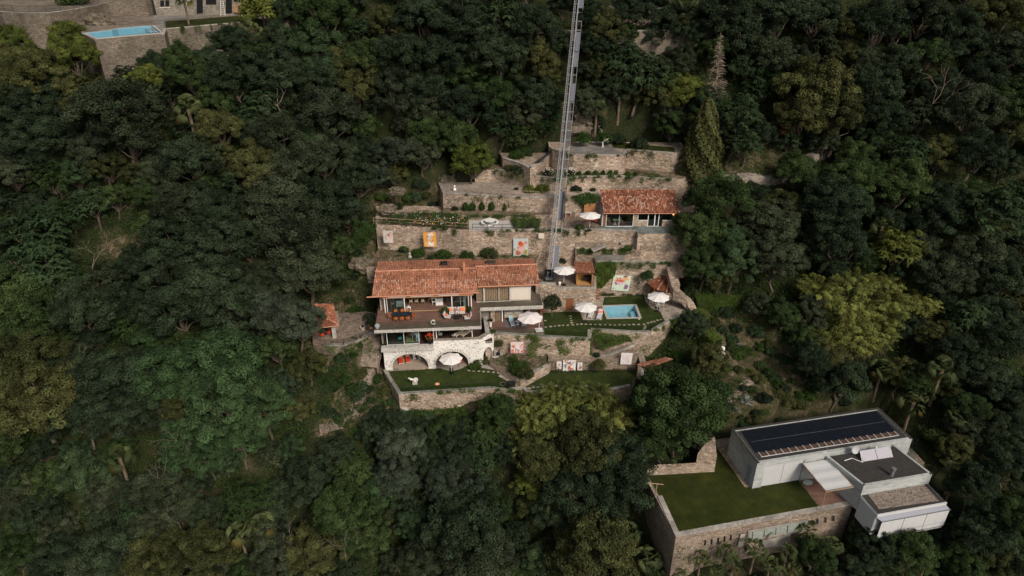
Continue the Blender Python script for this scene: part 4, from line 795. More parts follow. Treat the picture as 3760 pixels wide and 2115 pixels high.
mb.build('ridge_tiles', m_tile, GZB); mb = MB(); mb.box(-1.35, -1.25, -2.6, .1, 0, ez); mb.build('timber_side', m_dwood, GZB); mb = MB(); mb.box(rim[1].x, rim[1].x + .12, rim[1].y + .3, rim[1].y + .42, 0, ez); mb.build('post', m_dwood, GZB); mb = MB(); mb.box(rim[4].x - .5, rim[4].x - .35, rim[4].y + .5, rim[4].y + .65, 0, ez); mb.build('post', m_dwood, GZB)
# ================================================================= little hut, left
hz = 2.5; hc = lambda a, b, z=hz: Z(cL(a, b), z)
o3 = hc(760, 865); HU = thing('patio_hut', 'little open hut with hipped tiled roof half hidden by the silvery tree', 'hut', (o3.x, o3.y, 0)); L3 = lambda a, b, z=hz: hc(a, b, z) - Vector((o3.x, o3.y, 0))
pk = L3(450, 650, 3.35)
tiles('roof_section', L3(215, 935), L3(785, 862), pk - Vector((1.2, 0, 0)), pk + Vector((.02, 0, 0)), HU, 31, w=.22, pale=.04, tone=(.50, .20, .12))
tiles('roof_section', L3(785, 862), L3(685, 425), pk, L3(300, 430, 3.1), HU, 32, w=.22, pale=.05, tone=(.54, .21, .12))
mb = MB(); ridge(mb, L3(785, 862) + Vector((0, 0, .08)), pk + Vector((0, 0, .1)), rng0, .08, .28); mb.build('ridge_tiles', m_tile, HU)
mb = MB(); mb.tube(L3(215, 940), L3(790, 868), .06, n=6); mb.build('gutter', m_gut, HU)
pp = Z(cL(715, 1130), 0) - Vector((o3.x, o3.y, 0)); mb = MB(); mb.box(pp.x - .22, pp.x + .22, pp.y, pp.y + .45, 0, 2.35); mb.build('stone_pillar', m_band, HU); mb = MB(); mb.box(-3.6, -.6, 3.3, 3.6, 0, 2.6); mb.build('back_wall', m_wall2, HU)
# long low shed lower right, only its roof shows
s0 = Z(cD(1790, 600), -2.4); 
SD = thing('garden_shed', 'low shed with a strip of old red tiles, half under the big round tree', 'shed', (s0.x, s0.y, -4.6)); q = lambda a, b, z: Z(cD(a, b), z) - Vector((s0.x, s0.y, -4.6))
tiles('tiled_roof', q(1790, 600, -2.5), q(1960, 650, -2.5), q(2210, 500, -1.7), q(2320, 528, -1.7), SD, 41, w=.24, pale=.1, tone=(.46, .20, .13)); p = q(1830, 640, -2.6)
mb = MB(); mb.box(p.x, p.x + .5, p.y + .1, p.y + .5, 0, 2.0); mb.box(p.x + .5, p.x + 1.3, p.y + .6, p.y + 5, -.5, 1.9); mb.build('stone_wall', m_wall2, SD); mb = MB(); mb.box(p.x + .5, p.x + .95, p.y + .3, p.y + .36, .3, 1.7); mb.build('white_door', m_wpaint, SD)
# ================================================================= grey modern house (lower right)
M0 = thing('modern_house', 'grey flat-roofed modern house with long solar roof, gravel roof and white blinds', 'house', (MF.o[0], MF.o[1], -10), MF.a)
def mbx(name, bs, mat, par=M0, raw=False):
    mb = MB()
    for b in bs: mb.box(b[0], b[1], b[2], b[3], b[4] + 10, b[5] + 10)
    return mb.build(name, mat, par)
def mpr(name, poly, z0, z1, mat, par=M0, mtop=None):
    mb = MB(); mb.prism(poly, z0 + 10, z1 + 10, m=0, mtop=1 if mtop else None); return mb.build(name, [mat, mtop] if mtop else mat, par)
# long bar
mbx('bar_walls', [(.2, 20.8, 0, .35, -6.75, -6.05), (.2, 1.35, 0, .35, -10.1, -6.75), (6.45, 20.8, .0, .3, -10.1, -6.75), (.2, .55, .35, 5.8, -10.1, -6.05), (.2, 20.8, 5.8, 6.15, -10.1, -6.05), (20.45, 20.8, .3, 5.8, -7.1, -6.05)], m_gneiss)
mpr('bar_roof', [(.5, .3), (20.5, .3), (20.5, 5.85), (.5, 5.85)], -6.6, -6.13, m_roofing)
mpr('roof_edge', [(.18, -.03), (.48, -.03), (.48, 6.17), (.18, 6.17)], -6.05, -5.99, m_roofing); mpr('roof_edge', [(.48, 5.87), (20.5, 5.87), (20.5, 6.17), (.48, 6.17)], -6.05, -5.99, m_roofing); mpr('roof_edge', [(20.5, -.03), (20.82, -.03), (20.82, 6.17), (20.5, 6.17)], -6.05, -5.99, m_roofing)
pv = mpr('solar_roof', [(.95, 1.72), (19.9, 1.72), (20.1, 5.6), (1.2, 5.6)], -6.14, -6.07, m_pv); mb = MB(); mb.box(1.35, 19.75, 3.55, 3.58, 3.928, 3.936); mb.build('panel_joint', m_metal, pv)
sl = mbx('rooflight_strip', [(1.2, 19.7, .95, 1.68, -6.14, -6.11)], plain('brown_gap', (.085, .05, .035), .9, .3, 5))
mb = MB()
for i in range(20): u = 1.25 + i * .965; mb.box(u, u + .07, .92, 1.72, 3.90, 3.97)
mb.box(1.2, 19.7, .90, .95, 3.88, 3.95); mb.build('metal_bars', m_blind, sl)
mbx('shutter', [(1.35, 3.85, .1, .16, -9.95, -6.78)], m_blind); mbx('shutter', [(3.9, 6.4, .1, .16, -9.95, -6.78)], m_blind); mb = MB()
for i in range(17): mb.box(1.37, 3.83, .092, .1, .2 + i * .18, .215 + i * .18); mb.box(3.92, 6.38, .092, .1, .2 + i * .18, .215 + i * .18)
mb.build('slat_joints', m_metal, M0)
mb = MB()
for i in range(9): u = 11.0 + i * .96; mb.box(u, u + .012, -8.85, -8.84, -.9, 1.45)
mb.build('fabric_seams', m_cushg, M0); mb = MB()
for a in (3.2, 6.6, 10.0, 13.4, 16.8): mb.box(a, a + .012, 1.75, 5.58, 3.928, 3.934)
mb.build('panel_joints', m_dmetal, M0)
mbx('side_door', [(.16, .21, .75, 1.6, -10, -7.4)], plain('blue_grey_panel', (.22, .26, .29), .7, .05))
mbx('roof_pipe', [(9.5, 9.56, .5, .56, -6.3, -5.9)], m_metal)
# tower block
mpr('tower_walls', [(9.2, -.75), (10.25, -5.4), (19.1, -5.4), (18.3, -.05), (9.2, -.05)], -10.1, -6.55, m_gneiss)
mpr('tower_roof', [(9.55, -.3), (10.5, -5.15), (18.8, -5.15), (18.05, -.3)], -6.56, -6.48, m_roofing)
mb = MB()
for a, b in (((9.2, -.75), (10.25, -5.4)), ((10.25, -5.4), (19.1, -5.4)), ((19.1, -5.4), (18.3, -.05))):
    d = Vector((b[0] - a[0], b[1] - a[1])).normalized(); n_ = Vector((-d.y, d.x)) * .26; mb.prism([a, b, (b[0] + n_.x, b[1] + n_.y), (a[0] + n_.x, a[1] + n_.y)], 3.45, 3.60)
mb.build('tower_parapet', m_gneiss, M0)
mb = MB(); mb.tube((14.4, -4.6, 3.45), (14.45, -4.6, 4.45), .21, n=14); mb.tube((14.45, -4.6, 4.45), (14.45, -4.6, 4.62), .26, n=14); mb.build('chimney_pipe', m_metal, M0)
st = thing('solar_water_heater', 'pair of pale tilted solar collectors on the dark roof of the modern house', 'solar panel', tuple(MF.P(12.7, -1.95, -6.5)), MF.a)
for i, u0 in enumerate((0, 2.0)):
    mb = MB(); q = [(u0, 0, .08), (u0 + 1.92, -.02, .08), (u0 + 2.02, .95, .85), (u0 + .1, .97, .85)]; mb.face(q); mb.face([(x, y + .04, z - .1) for x, y, z in q][::-1]); mb.face([q[0], q[3], (q[3][0], q[3][1] + .04, q[3][2] - .1), (q[0][0], q[0][1] + .04, q[0][2] - .1)]); mb.face([q[1], q[0], (q[0][0], .04, -.02), (q[1][0], .02, -.02)]); mb.build('collector', plain('collector_cover', (.38, .37, .42), .5, .04), st)
mb = MB(); mb.tube((-.05, -.1, .04), (-.95, .75, .12), .035); mb.tube((-.95, .75, .12), (-2.1, .55, .12), .045); mb.tube((-.1, 0, .02), (.1, .95, .8), .035); mb.tube((3.95, -.02, .02), (4.1, .93, .8), .035); mb.tube((2.3, 1.0, .1), (2.5, 1.25, .9), .12); mb.build('pipework', m_wpaint, st)
ds = thing('satellite_dish', 'round satellite dish standing against the parapet of the modern house', 'satellite dish', tuple(MF.P(12.35, -.55, -6.48)), MF.a); mb = MB(); mb.tube((0, 0, 0), (0, 0, .7), .03); mb.build('mast', m_metal, ds)
mb = MB(); prof = [(.01, 0), (.2, .03), (.38, .09), (.5, .16)]; mb.lathe(prof, 20); mb.V = [tuple(Matrix.Rotation(R(72), 3, 'X') @ Vector(v) + Vector((0, -.12, .85))) for v in mb.V]; mb.build('dish', plain('dish_grey', (.42, .42, .44), .6, .05), ds)
# lower block with blinds
mpr('lower_block', [(10.35, -5.4), (10.2, -8.3), (18.95, -8.3), (19.05, -5.4)], -11, -7.95, m_gneiss); mpr('lower_roof', [(10.45, -5.4), (10.3, -8.2), (18.9, -8.2), (18.95, -5.4)], -7.96, -7.9, m_roofing, M0)
mpr('gravel_roof', [(11.15, -5.45), (10.85, -7.65), (18.25, -7.95), (18.45, -5.45)], -7.9, -7.86, m_gravel)
mb = MB(); mb.box(10.15, 18.97, -8.38, -8.25, 1.75, 2.12); mb.face([(10.17, -8.25, 2.12), (10.17, -8.25, 1.75), (10.33, -5.41, 1.75), (10.33, -5.41, 2.12)]); mb.build('pale_fascia', m_blind, M0)
mb = MB(); mb.face([(10.15, -8.38, 1.72), (19.0, -8.38, 1.72), (19.15, -8.85, 1.5), (10.55, -8.85, 1.5)]); mb.build('glass_canopy', plain('grey_canopy', (.30, .31, .36), .3, .03), M0)
for i in range(3): mbx('front_blind', [(10.55 + i * 2.87, 10.55 + i * 2.87 + 2.82, -8.84, -8.80, -10.95, -8.55)], m_blind)
mbx('blind_frame', [(13.38, 13.42, -8.86, -8.78, -11, -8.5), (16.25, 16.29, -8.86, -8.78, -11, -8.5), (10.5, 19.2, -8.9, -8.83, -8.55, -8.47), (10.55, 19.1, -8.86, -8.76, -11.05, -10.97), (10.55, 19.1, -8.865, -8.845, -10.38, -10.36)], m_metal)
mpr('side_blind', [(10.2, -8.25), (10.28, -5.5), (10.20, -5.5), (10.12, -8.25)], -11, -8.0, m_blind); mpr('lower_storey', [(10.6, -8.0), (18.6, -8.0), (18.6, -.3), (10.35, -.3)], -17, -11, m_dark); mpr('floor_slab', [(10.4, -8.8), (19.0, -8.8), (19.0, -5.4), (10.4, -5.4)], -11.3, -11.05, m_gneiss)
# awning over the sunken corner
AW = thing('terrace_awning', 'pale sliding fabric roof on a thin metal frame between lawn and grey tower', 'awning', tuple(MF.P(6.05, -.25, -10)), MF.a)
mb = MB(); n = 14
for i in range(n):
    y0, y1 = -4.45 * i / n, -4.45 * (i + 1) / n; s = .03 * math.sin(i * 1.3); s2 = .03 * math.sin((i + 1) * 1.3); mb.face([(.05, y0, 3.05 + s), (3.4, y0, 3.05 + s), (3.4, y1, 3.05 + s2), (.05, y1, 3.05 + s2)])
mb.build('canopy', m_blind, AW); mb = MB(); mb.box(-.05, .03, -4.6, 0, 2.95, 3.06); mb.box(3.4, 3.5, -4.6, 0, 2.95, 3.08); mb.box(-.05, 3.5, -4.6, -4.5, 2.88, 3.02); mb.box(-.05, 3.5, -.1, 0, 2.95, 3.05); mb.tube((.0, -4.55, 0), (0, -4.55, 2.9), .05); mb.build('frame', m_pwood, AW); mb = MB(); mb.face([(0, -4.45, 2.98), (3.4, -4.45, 2.98), (3.4, -3.9, 3.0), (0, -3.9, 3.0)]); mb.build('glass_strip', m_tglass, AW)
sheet('wooden_terrace', [mp_(6.42, .1), mp_(6.42, -4.2), mp_(9.95, -4.55), mp_(9.3, -.1)], -9.975, m_deck)
mb = MB(); mb.lathe([(.02, 0), (.5, .02), (.52, .06), (.02, .07)], 14, sx=1.2, sy=.8); t_ = thing('low_table', 'pale green low table under the fabric awning', 'table', tuple(MF.P(6.9, -.9, -9.97)), MF.a); 
for k in range(3): l = MB(); l.tube((.3 * math.cos(k * 2.1), .2 * math.sin(k * 2.1), 0), (.3 * math.cos(k * 2.1), .2 * math.sin(k * 2.1), .42), .025); l.build('leg', m_metal, t_)
for v_ in range(len(mb.V)): mb.V[v_] = (mb.V[v_][0], mb.V[v_][1], mb.V[v_][2] + .42)
mb.build('table_top', plain('pale_green', (.45, .56, .48), .6, .05), t_)
gbx = MB(); gbx.box(20.85, 22.6, .25, 1.75, .2, 2.9); gbx.build('glass_corner', m_tglass, M0)
# openings in the long stone wall
WO = bpy.data.objects['retaining_wall.001'] if False else None
def on_wall(px): return MF.v(px, -4.86)
def wpanel(name, a, b, c, d, mat, par=M0, out=.04):
    mb = MB(); P4 = [on_wall(cI(*q)) for q in (a, b, c, d)]; mb.face([(p.x, p.y - out, p.z + 10) for p in P4]); mb.face([(p.x, p.y - out + .03, p.z + 10) for p in P4][::-1]); return mb.build(name, mat, par)
for x, y in ((537, 1165), (588, 1155), (640, 1145), (690, 1135), (740, 1125), (1423, 998), (1487, 985), (1550, 972)): wpanel('slot_window', (x - 5, y - 20), (x + 5, y - 22), (x + 2, y + 20), (x - 8, y + 22), m_black)
wf = wpanel('strip_window_frame', (875, 1068), (1345, 980), (1340, 1068), (862, 1158), m_cap, out=.03); wpanel('strip_window', (882, 1080), (1343, 993), (1338, 1055), (870, 1142), plain('pale_curtain', (.28, .31, .28), .6, .25, 4), out=.06)
for i in range(5): x = 905 + i * 92; y = 1078 - i * 17.4; wpanel('mullion', (x, y), (x + 5, y - 1), (x + 1, y + 56), (x - 4, y + 57), m_dmetal, out=.08)
wpanel('concrete_slab', (812, 1092), (848, 1088), (822, 1188), (785, 1190), m_flag, out=.12); wpanel('concrete_apron', (962, 1155), (1210, 1095), (1205, 1190), (975, 1205), m_flag, out=.02)
a_ = Z(cI(70, 632), -10); b_2 = Z(cI(606, 604), -10); c_2 = MF.P(-1.45, 6.9); 
mb = MB(); mb.prism([tuple(a_)[:2], tuple(b_2)[:2], tuple(b_2 + Vector((0, .5, 0)))[:2], tuple(a_ + Vector((0, .5, 0)))[:2]], -10.2, -8.9); mb.prism([tuple(b_2)[:2], tuple(c_2)[:2], tuple(c_2 + Vector((-.5, .1, 0)))[:2], tuple(b_2 + Vector((-2.2, .5, 0)))[:2]], -10.2, -7.6); tag(mb.build('garden_wall', m_wall), 'stepped stone garden wall at the far side of the modern lawn', 'wall')
pw = thing('wooden_t_post', 'weathered wooden T-shaped post at the corner of the modern lawn', 'post', tuple(Z(cI(140, 800), -10))); mb = MB(); mb.tube((0, 0, 0), (.05, 0, 2.0), .06); mb.build('upright', m_pwood, pw); mb = MB(); mb.tube((-1.3, .1, 2.05), (.75, -.1, 1.95), .06); mb.build('crossbar', m_pwood, pw)
# ================================================================= villa at the top left
V0 = thing('upper_villa', 'stone villa with dark doors and shuttered windows above the left pool', 'house', (0, 0, 34))
yV = Z(cK(1700, 130), 34).y
def vq(name, a, b, c, d, mat, dz=0, dy=0, z=None, par=V0):
    mb = MB(); P4 = [YP(cK(*q), yV - dy) for q in (a, b, c, d)]; mb.face([(p.x, p.y, p.z - 34) for p in P4]); mb.face([(p.x, p.y + .06, p.z - 34) for p in P4][::-1]); return mb.build(name, mat, par)
A_, B_ = YP(cK(1335, 140), yV), YP(cK(2600, 100), yV); mb = MB(); mb.box(A_.x, B_.x, yV, yV + 8, -.3, 7); mb.build('walls', stone('villa_stone', [(.30, .265, .22), (.40, .36, .31), (.50, .46, .40)], .4, stain=.2, squash=2.5), V0)
A2 = YP(cK(700, 200), yV + 1); mb = MB(); mb.box(A2.x, A_.x - .3, yV - 1.5, yV + 6, -.3, 8); mb.build('high_garden_wall', m_dry, V0)
for a, b in ((1692, 1745), (1942, 1995)): vq('door', (a, 118), (b, 115), (b - 3, -70), (a - 3, -70), m_black, dy=.05)
for a, b, y in ((1378, 1412, 58), (1422, 1455, 56), (1770, 1860, 40), (2010, 2095, 15)): vq('window', (a, y), (b, y - 1), (b, y - 55), (a, y - 55), m_black, dy=.05)
vq('log_pile', (2005, 108), (2110, 104), (2110, 30), (2005, 38), plain('log_ends', (.34, .20, .12), .9, .5, 9), dy=.5); vq('white_lintel', (1368, 68), (1465, 66), (1465, 60), (1368, 62), m_cream, dy=.08)
mb = MB(); x_ = YP(cK(1345, 140), yV).x; mb.tube((x_, yV - .1, 0), (x_, yV - .1, 7), .16); mb.build('downpipe', m_dmetal, V0)
lad = thing('step_ladder', 'white ladder leaning between the villa doors', 'ladder', tuple(YP(cK(1915, 125), yV - 1.0))); lad.location.z = 34
for sx in (-.35, .35): mb = MB(); mb.tube((sx * 1.2, 0, 0), (sx * .7, .8, 2.6), .04); mb.build('stile', m_wpaint, lad)
for k in range(8): t = (k + .6) / 8.5; w_ = .35 * (1.2 - .5 * t); mb = MB(); mb.tube((-w_, .8 * t, 2.6 * t), (w_, .8 * t, 2.6 * t), .03); mb.build('rung', m_wpaint, lad)
# ================================================================= inclined rail lift
SL = 1.22
def on_track(px, h=0.0):
    r = ray(*px); d = (3.4 - 88.8 * SL - CAMZ + h) / (r[2] - SL * r[1]); return Vector((r[0] * d, r[1] * d, CAMZ + r[2] * d))
tb, tt = on_track(cC(318, 470)), on_track(cH(612, 120)); tt = tt + (tt - tb) * .16; td = (tt - tb); TL = td.length; td.normalize(); sxv = Vector((1, 0, 0)); up = sxv.cross(td).normalized()
if up.z < 0: up = -up
RT = thing('inclined_rail_track', 'long steel inclined rail track with ladder and grating walkway climbing the whole slope', 'rail track', tuple(tb))
def tp(s, x, h=0): return td * s + sxv * x + up * h
def bar(mb, s0, s1, x, w, h0, h1): 
    q = [tp(s, xx, hh) for s in (s0, s1) for xx in (x - w, x + w) for hh in (h0, h1)]; n = len(mb.V); mb.V += [tuple(p) for p in q]
    for f in ((0, 1, 3, 2), (4, 6, 7, 5), (0, 4, 5, 1), (2, 3, 7, 6), (0, 2, 6, 4), (1, 5, 7, 3)): mb.F.append(tuple(n + i for i in f)); mb.C.append(None); mb.M.append(0)
mb = MB(); bar(mb, 0, TL, 0, .09, .1, .34); mb.build('running_beam', m_metal, RT, )
mb = MB(); bar(mb, 0, TL - 3.5, -.66, .03, .05, .2); bar(mb, 0, TL - 3.5, -.38, .025, .05, .2)
for i in range(int((TL - 3.5) / .30)): bar(mb, i * .30, i * .30 + .09, -.52, .15, .10, .19)
mb.build('toothed_ladder', m_metal, RT)
mb = MB(); bar(mb, 0, TL, .82, .03, 0, .12)
for i in range(int(TL / 1.55)): bar(mb, i * 1.55, i * 1.55 + .10, .1, .78, -.05, .04)
mb.build('cross_frames', m_metal, RT)
mb = MB()
for a, b in ((0, 5), (9, 13.5), (34, 40), (TL - 7, TL)): bar(mb, a, b, .42, .32, .02, .05)
for a, b in ((28, 31), (36.5, 39)): bar(mb, a, b, .45, .28, .05, .30)
mb.build('walkway_grating', plain('grating', (.12, .13, .16), .6, .25, 9, .3), RT)
mb = MB()
for i in range(int(TL / 3.1)):
    p = tp(i * 3.1, .82); mb.tube(p, p + Vector((0, 0, .55)), .02, n=5); g = tp(i * 3.1, 0, -.05) ; gz = ground((g + tb).x, (g + tb).y) - tb.z; mb.tube(g + Vector((0, 0, -.05)), Vector((g.x, g.y, min(gz, g.z) - .3)), .07, n=6)
mb.build('support_posts', m_metal, RT)
mb = MB(); bar(mb, 8.6, 14.2, .93, .03, .2, 1.15); mb.build('stop_gate', m_dmetal, RT)
cp_ = Z(cC(283, 475), 3.3); CB = thing('rail_cabin', 'black open cabin parked at the foot of the rail track', 'cabin', (cp_.x, 88.0, 3.3)); mb = MB(); w_ = .62
mb.box(-w_, w_, -.1, 1.3, .1, .16); mb.box(-w_, -w_ + .05, -.1, 1.3, .1, 1.3); mb.box(w_ - .05, w_, -.1, 1.3, .1, 1.3); mb.box(-w_, w_, 1.25, 1.3, .1, 1.3); mb.box(-w_, w_, -.12, -.06, .1, .75); mb.build('body', m_black, CB); mb = MB(); mb.box(-w_, w_, -.15, -.12, .72, .80); mb.box(-w_ + .1, w_ - .1, -.14, -.12, .25, .65); mb.build('front_rail', m_metal, CB)
# ================================================================= pools
def pool(name, label, poly, z, depth, rimw, liner, step=None):
    cx = sum(p[0] for p in poly) / len(poly); cy = sum(p[1] for p in poly) / len(poly); t = thing(name, label, 'pool', (cx, cy, z)); L = [(x - cx, y - cy) for x, y in poly]; n = len(L)
    if sum(L[i - 1][0] * L[i][1] - L[i][0] * L[i - 1][1] for i in range(n)) < 0: L = L[::-1]
    O = [(x + rimw * math.copysign(1, x) * (1 if abs(x) > .5 else 0), y + rimw * .8 * math.copysign(1, y)) for x, y in L]
    mb = MB(); mb.face([(x, y, -.08 ) for x, y in L]); mb.build('water', m_water, t)
    mb = MB(); mb.face([(x, y, -depth) for x, y in L])
    for i in range(n): a, b = L[i], L[(i + 1) % n]; mb.face([(*a, -depth), (*a, .03), (*b, .03), (*b, -depth)])
    mb.build('basin', liner, t); mb = MB()
    for i in range(n): a, b, c, d = L[i], L[(i + 1) % n], O[(i + 1) % n], O[i]; mb.face([(*a, .05), (*d, .05), (*c, .05), (*b, .05)][::-1] if False else [(*d, .05), (*c, .05), (*b, .05), (*a, .05)]); mb.face([(*d, -.05), (*c, -.05), (*c, .05), (*d, .05)]); mb.face([(*a, .05), (*b, .05), (*b, -.02), (*a, -.02)])
    mb.build('stone_rim', m_flag, t); return t, cx, cy
CLp = [tuple(Z(p, .0))[:2] for p in (cC(1052, 856), cC(1116, 1016), cC(1540, 1006), cC(1478, 840))]
pl, px_, py_ = pool('swimming_pool', 'small pale blue pool set into the lawn below the large painting', CLp, .03, 1.0, .33, m_pool)
a = Z(cC(1420, 890), 0); b = Z(cC(1475, 880), 0); c = Z(cC(1520, 1000), 0); d = Z(cC(1445, 1005), 0)
mb = MB(); mb.prism([(q.x - px_, q.y - py_) for q in (a, b, c, d)], -.95, -.45); mb.build('step', m_pool, pl); mb = MB(); mb.prism([(b.x - px_, b.y - py_), (b.x - px_ + .12, b.y - py_), (c.x - px_ + .12, c.y - py_), (c.x - px_, c.y - py_)], -.96, -.6); mb.build('gap', plain('dark_pool_tile', (.02, .10, .18), .5, .1), pl)
KP = [tuple(Z(cK(*p), 34))[:2] for p in ((738, 285), (835, 332), (1385, 284), (1302, 222), (1180, 232), (1010, 250), (960, 262))]
pl2, qx, qy = pool('villa_pool', 'long blue pool with curved far edge on top of the tall stone wall', KP, 34.03, 1.0, .5, plain('villa_pool_liner', (.22, .38, .46), .6, .04, 1)); mb = MB()
for i in range(4): p = Z(cK(1240 + i * 28, 238), 33.6); q = Z(cK(1300 + i * 25, 282), 33.6); mb.tube((p.x - qx, p.y - qy, -.3 - .0 * i), (q.x - qx, q.y - qy, -.3), .10, n=4)
mb.build('steps', m_wpaint, pl2)
# holes for the pools: ground sheets lie above the basin floors, so open them
def cut(o, poly):
    """cut a polygonal hole through a flat sheet"""
    cx = sum(p[0] for p in poly) / len(poly); cy = sum(p[1] for p in poly) / len(poly); mb = MB(); mb.prism([((x - cx) * 1.02 + cx, (y - cy) * 1.02 + cy) for x, y in poly], -3, 60); c_ = mb.build('cutter', m_flag)
    md = o.modifiers.new('hole', 'BOOLEAN'); md.operation = 'DIFFERENCE'; md.object = c_; md.solver = 'EXACT'
    dg = bpy.context.evaluated_depsgraph_get(); nm = bpy.data.meshes.new_from_object(o.evaluated_get(dg)); o.modifiers.clear(); o.data = nm; bpy.data.objects.remove(c_)
for o in list(bpy.data.objects):
    if o.type == 'MESH' and o.name.startswith('retaining_wall') and o.get('label') == 'long rubble retaining wall under the pool terrace':
        mbv = P_pool; cut_poly = CLp
        cx = px_; cy = py_; c_ = MB(); c_.prism([((x - cx) * 1.01 + cx, (y - cy) * 1.01 + cy) for x, y in CLp], -1.4, 2); cc = c_.build('cutter', m_flag); md = o.modifiers.new('h', 'BOOLEAN'); md.object = cc; md.operation = 'DIFFERENCE'; md.solver = 'EXACT'; bpy.context.view_layer.update(); nm = bpy.data.meshes.new_from_object(o.evaluated_get(bpy.context.evaluated_depsgraph_get())); o.modifiers.clear(); o.data = nm; bpy.data.objects.remove(cc)
    elif o.type == 'MESH' and o.get('label') == 'tall dry stone wall under the upper villa pool':
        c_ = MB(); c_.prism([((x - qx) * 1.005 + qx, (y - qy) * 1.005 + qy) for x, y in KP], 32, 36); cc = c_.build('cutter', m_flag); md = o.modifiers.new('h', 'BOOLEAN'); md.object = cc; md.operation = 'DIFFERENCE'; md.solver = 'EXACT'; bpy.context.view_layer.update(); nm = bpy.data.meshes.new_from_object(o.evaluated_get(bpy.context.evaluated_depsgraph_get())); o.modifiers.clear(); o.data = nm; bpy.data.objects.remove(cc)
def strip_sheets(poly, z0, z1):
    """replace a sheet face by one with a slit-free hole (bridged polygon)"""
    for o in list(bpy.data.objects):
        if o.type == 'MESH' and o.name.startswith('lawn') and len(o.data.polygons) == 1:
            co = [tuple(v.co) for v in o.data.vertices]; zz = co[0][2]
            if not (z0 < zz < z1): continue
            if not bool(inpoly(np.array(poly[0][0]), np.array(poly[0][1]), [c[:2] for c in co], 0)): continue
            bm_ = __import__('bmesh').new(); outer = [bm_.verts.new(c) for c in co]; inner = [bm_.verts.new((x, y, zz)) for x, y in poly]
            es = [bm_.edges.new((outer[i], outer[(i + 1) % len(outer)])) for i in range(len(outer))] + [bm_.edges.new((inner[i], inner[(i + 1) % len(inner)])) for i in range(len(inner))]
            __import__('bmesh').ops.triangle_fill(bm_, edges=es, use_beauty=True); 
            for f in list(bm_.faces):
                c = f.calc_center_median()
                if bool(inpoly(np.array(c.x), np.array(c.y), poly, 0)): bm_.faces.remove(f)
            for f in bm_.faces:
                if f.normal.z < 0: f.normal_flip()
            bm_.to_mesh(o.data); bm_.free(); o.data.update()
strip_sheets([((x - px_) * 1.01 + px_, (y - py_) * 1.01 + py_) for x, y in CLp], -.1, .1)
# ================================================================= parasols
def parasol(name, label, px, wpx, canvas, foot, z, seg=8, group='white parasols on the terraces', side=None, basemat=None, ht=2.35):
    """px = canopy middle pixel, foot = level it stands on"""
    c = Z(px, z + ht); d = (c - Vector((0, 0, CAMZ))).dot(Vector((0, cp, -sp))); Rr = wpx * 1.1 * d / FPX / 2; t = thing(name, label, 'parasol', (c.x, c.y, z), .2, group); mb = MB(); apex = (0, 0, ht + .48); M_ = 3
    for i in range(seg):
        a, b = 2 * math.pi * i / seg, 2 * math.pi * (i + 1) / seg; prev = None
        rows = [(1.0, 0.0), (.66, .19), (.33, .35), (0.0, .48)]
        for k in range(3):
            r0, h0 = rows[k]; r1, h1 = rows[k + 1]; sag = .02 * Rr * (1 - k * .3)
            for j in range(4):
                u0, u1 = j / 4, (j + 1) / 4
                def q(r, h, u): 
                    x = Rr * r * (math.cos(a) * (1 - u) + math.cos(b) * u); y = Rr * r * (math.sin(a) * (1 - u) + math.sin(b) * u); s = 4 * u * (1 - u); return (x * (1 - .035 * s), y * (1 - .035 * s), ht + h - sag * s * r)
                mb.face([q(r0, h0, u0), q(r0, h0, u1), q(r1, h1, u1), q(r1, h1, u0)] if r1 > 0 else [q(r0, h0, u0), q(r0, h0, u1), q(0, h1, 0)])
    mb.build('canopy', canvas, t); mb = MB()
    for i in range(seg): a = 2 * math.pi * i / seg; mb.tube((0, 0, ht + .30), (Rr * .96 * math.cos(a), Rr * .96 * math.sin(a), ht - .02), .012, n=4)
    mb.build('ribs', m_metal, t)
    if side:
        p = Z(side, z) - Vector((c.x, c.y, z)); p = Matrix.Rotation(-.2, 3, 'Z') @ p; mb = MB(); mb.tube((p.x, p.y, .08), (p.x, p.y, ht + .15), .035); mb.tube((p.x, p.y, ht + .12), (0, 0, ht + .62), .03); mb.build('side_pole', m_wpaint, t); mb = MB(); mb.box(p.x - .5, p.x + .5, p.y - .5, p.y + .5, 0, .1); mb.build('base_plate', basemat or m_wpaint, t)
    else:
        mb = MB(); mb.tube((0, 0, 0), (0, 0, ht + .55), .028); mb.build('pole', m_wpaint, t); mb = MB(); mb.box(-.28, .28, -.28, .28, 0, .09); mb.tube((0, 0, .09), (0, 0, .4), .05); mb.build('base', basemat or m_black, t)
    return t
parasol('parasol', 'white octagonal parasol shading the pink-cushioned pool loungers', cC(800, 862), 78, m_canvas, 0, 0)
parasol('parasol', 'white parasol on the upper terrace between rail cabin and wooden kiosk', cC(500, 352), 75, m_canvas, 0, 3.3)
parasol('parasol', 'white parasol over the dining table beside the corner gazebo', cC(1810, 722), 77, m_canvas, 0, 0)
parasol('parasol', 'white parasol over red chairs on the terrace of the small upper house', cF(860, 650), 74, m_canvas, 0, 9)
parasol('parasol', 'white parasol standing inside the right arch on round paving', cB(1195, 445), 80, m_canvas, 0, -4.0)
parasol('parasol', 'large rosy-white cantilever parasol with square base plate on the wooden terrace', cA(2298, 935), 88, m_pinkc, 0, 0, 8, None, side=cA(2422, 1110), ht=2.3)
p_ = Z(cB(1200, 600), -4.0); bx = thing('umbrella_weight', 'black weight of a parasol on the round crazy paving', 'parasol base', tuple(p_)); mb = MB(); mb.box(-.22, .22, -.22, .22, 0, .16); mb.tube((0, 0, .16), (0, 0, .42), .04); mb.build('weight', m_black, bx); bx.rotation_euler.z = .6
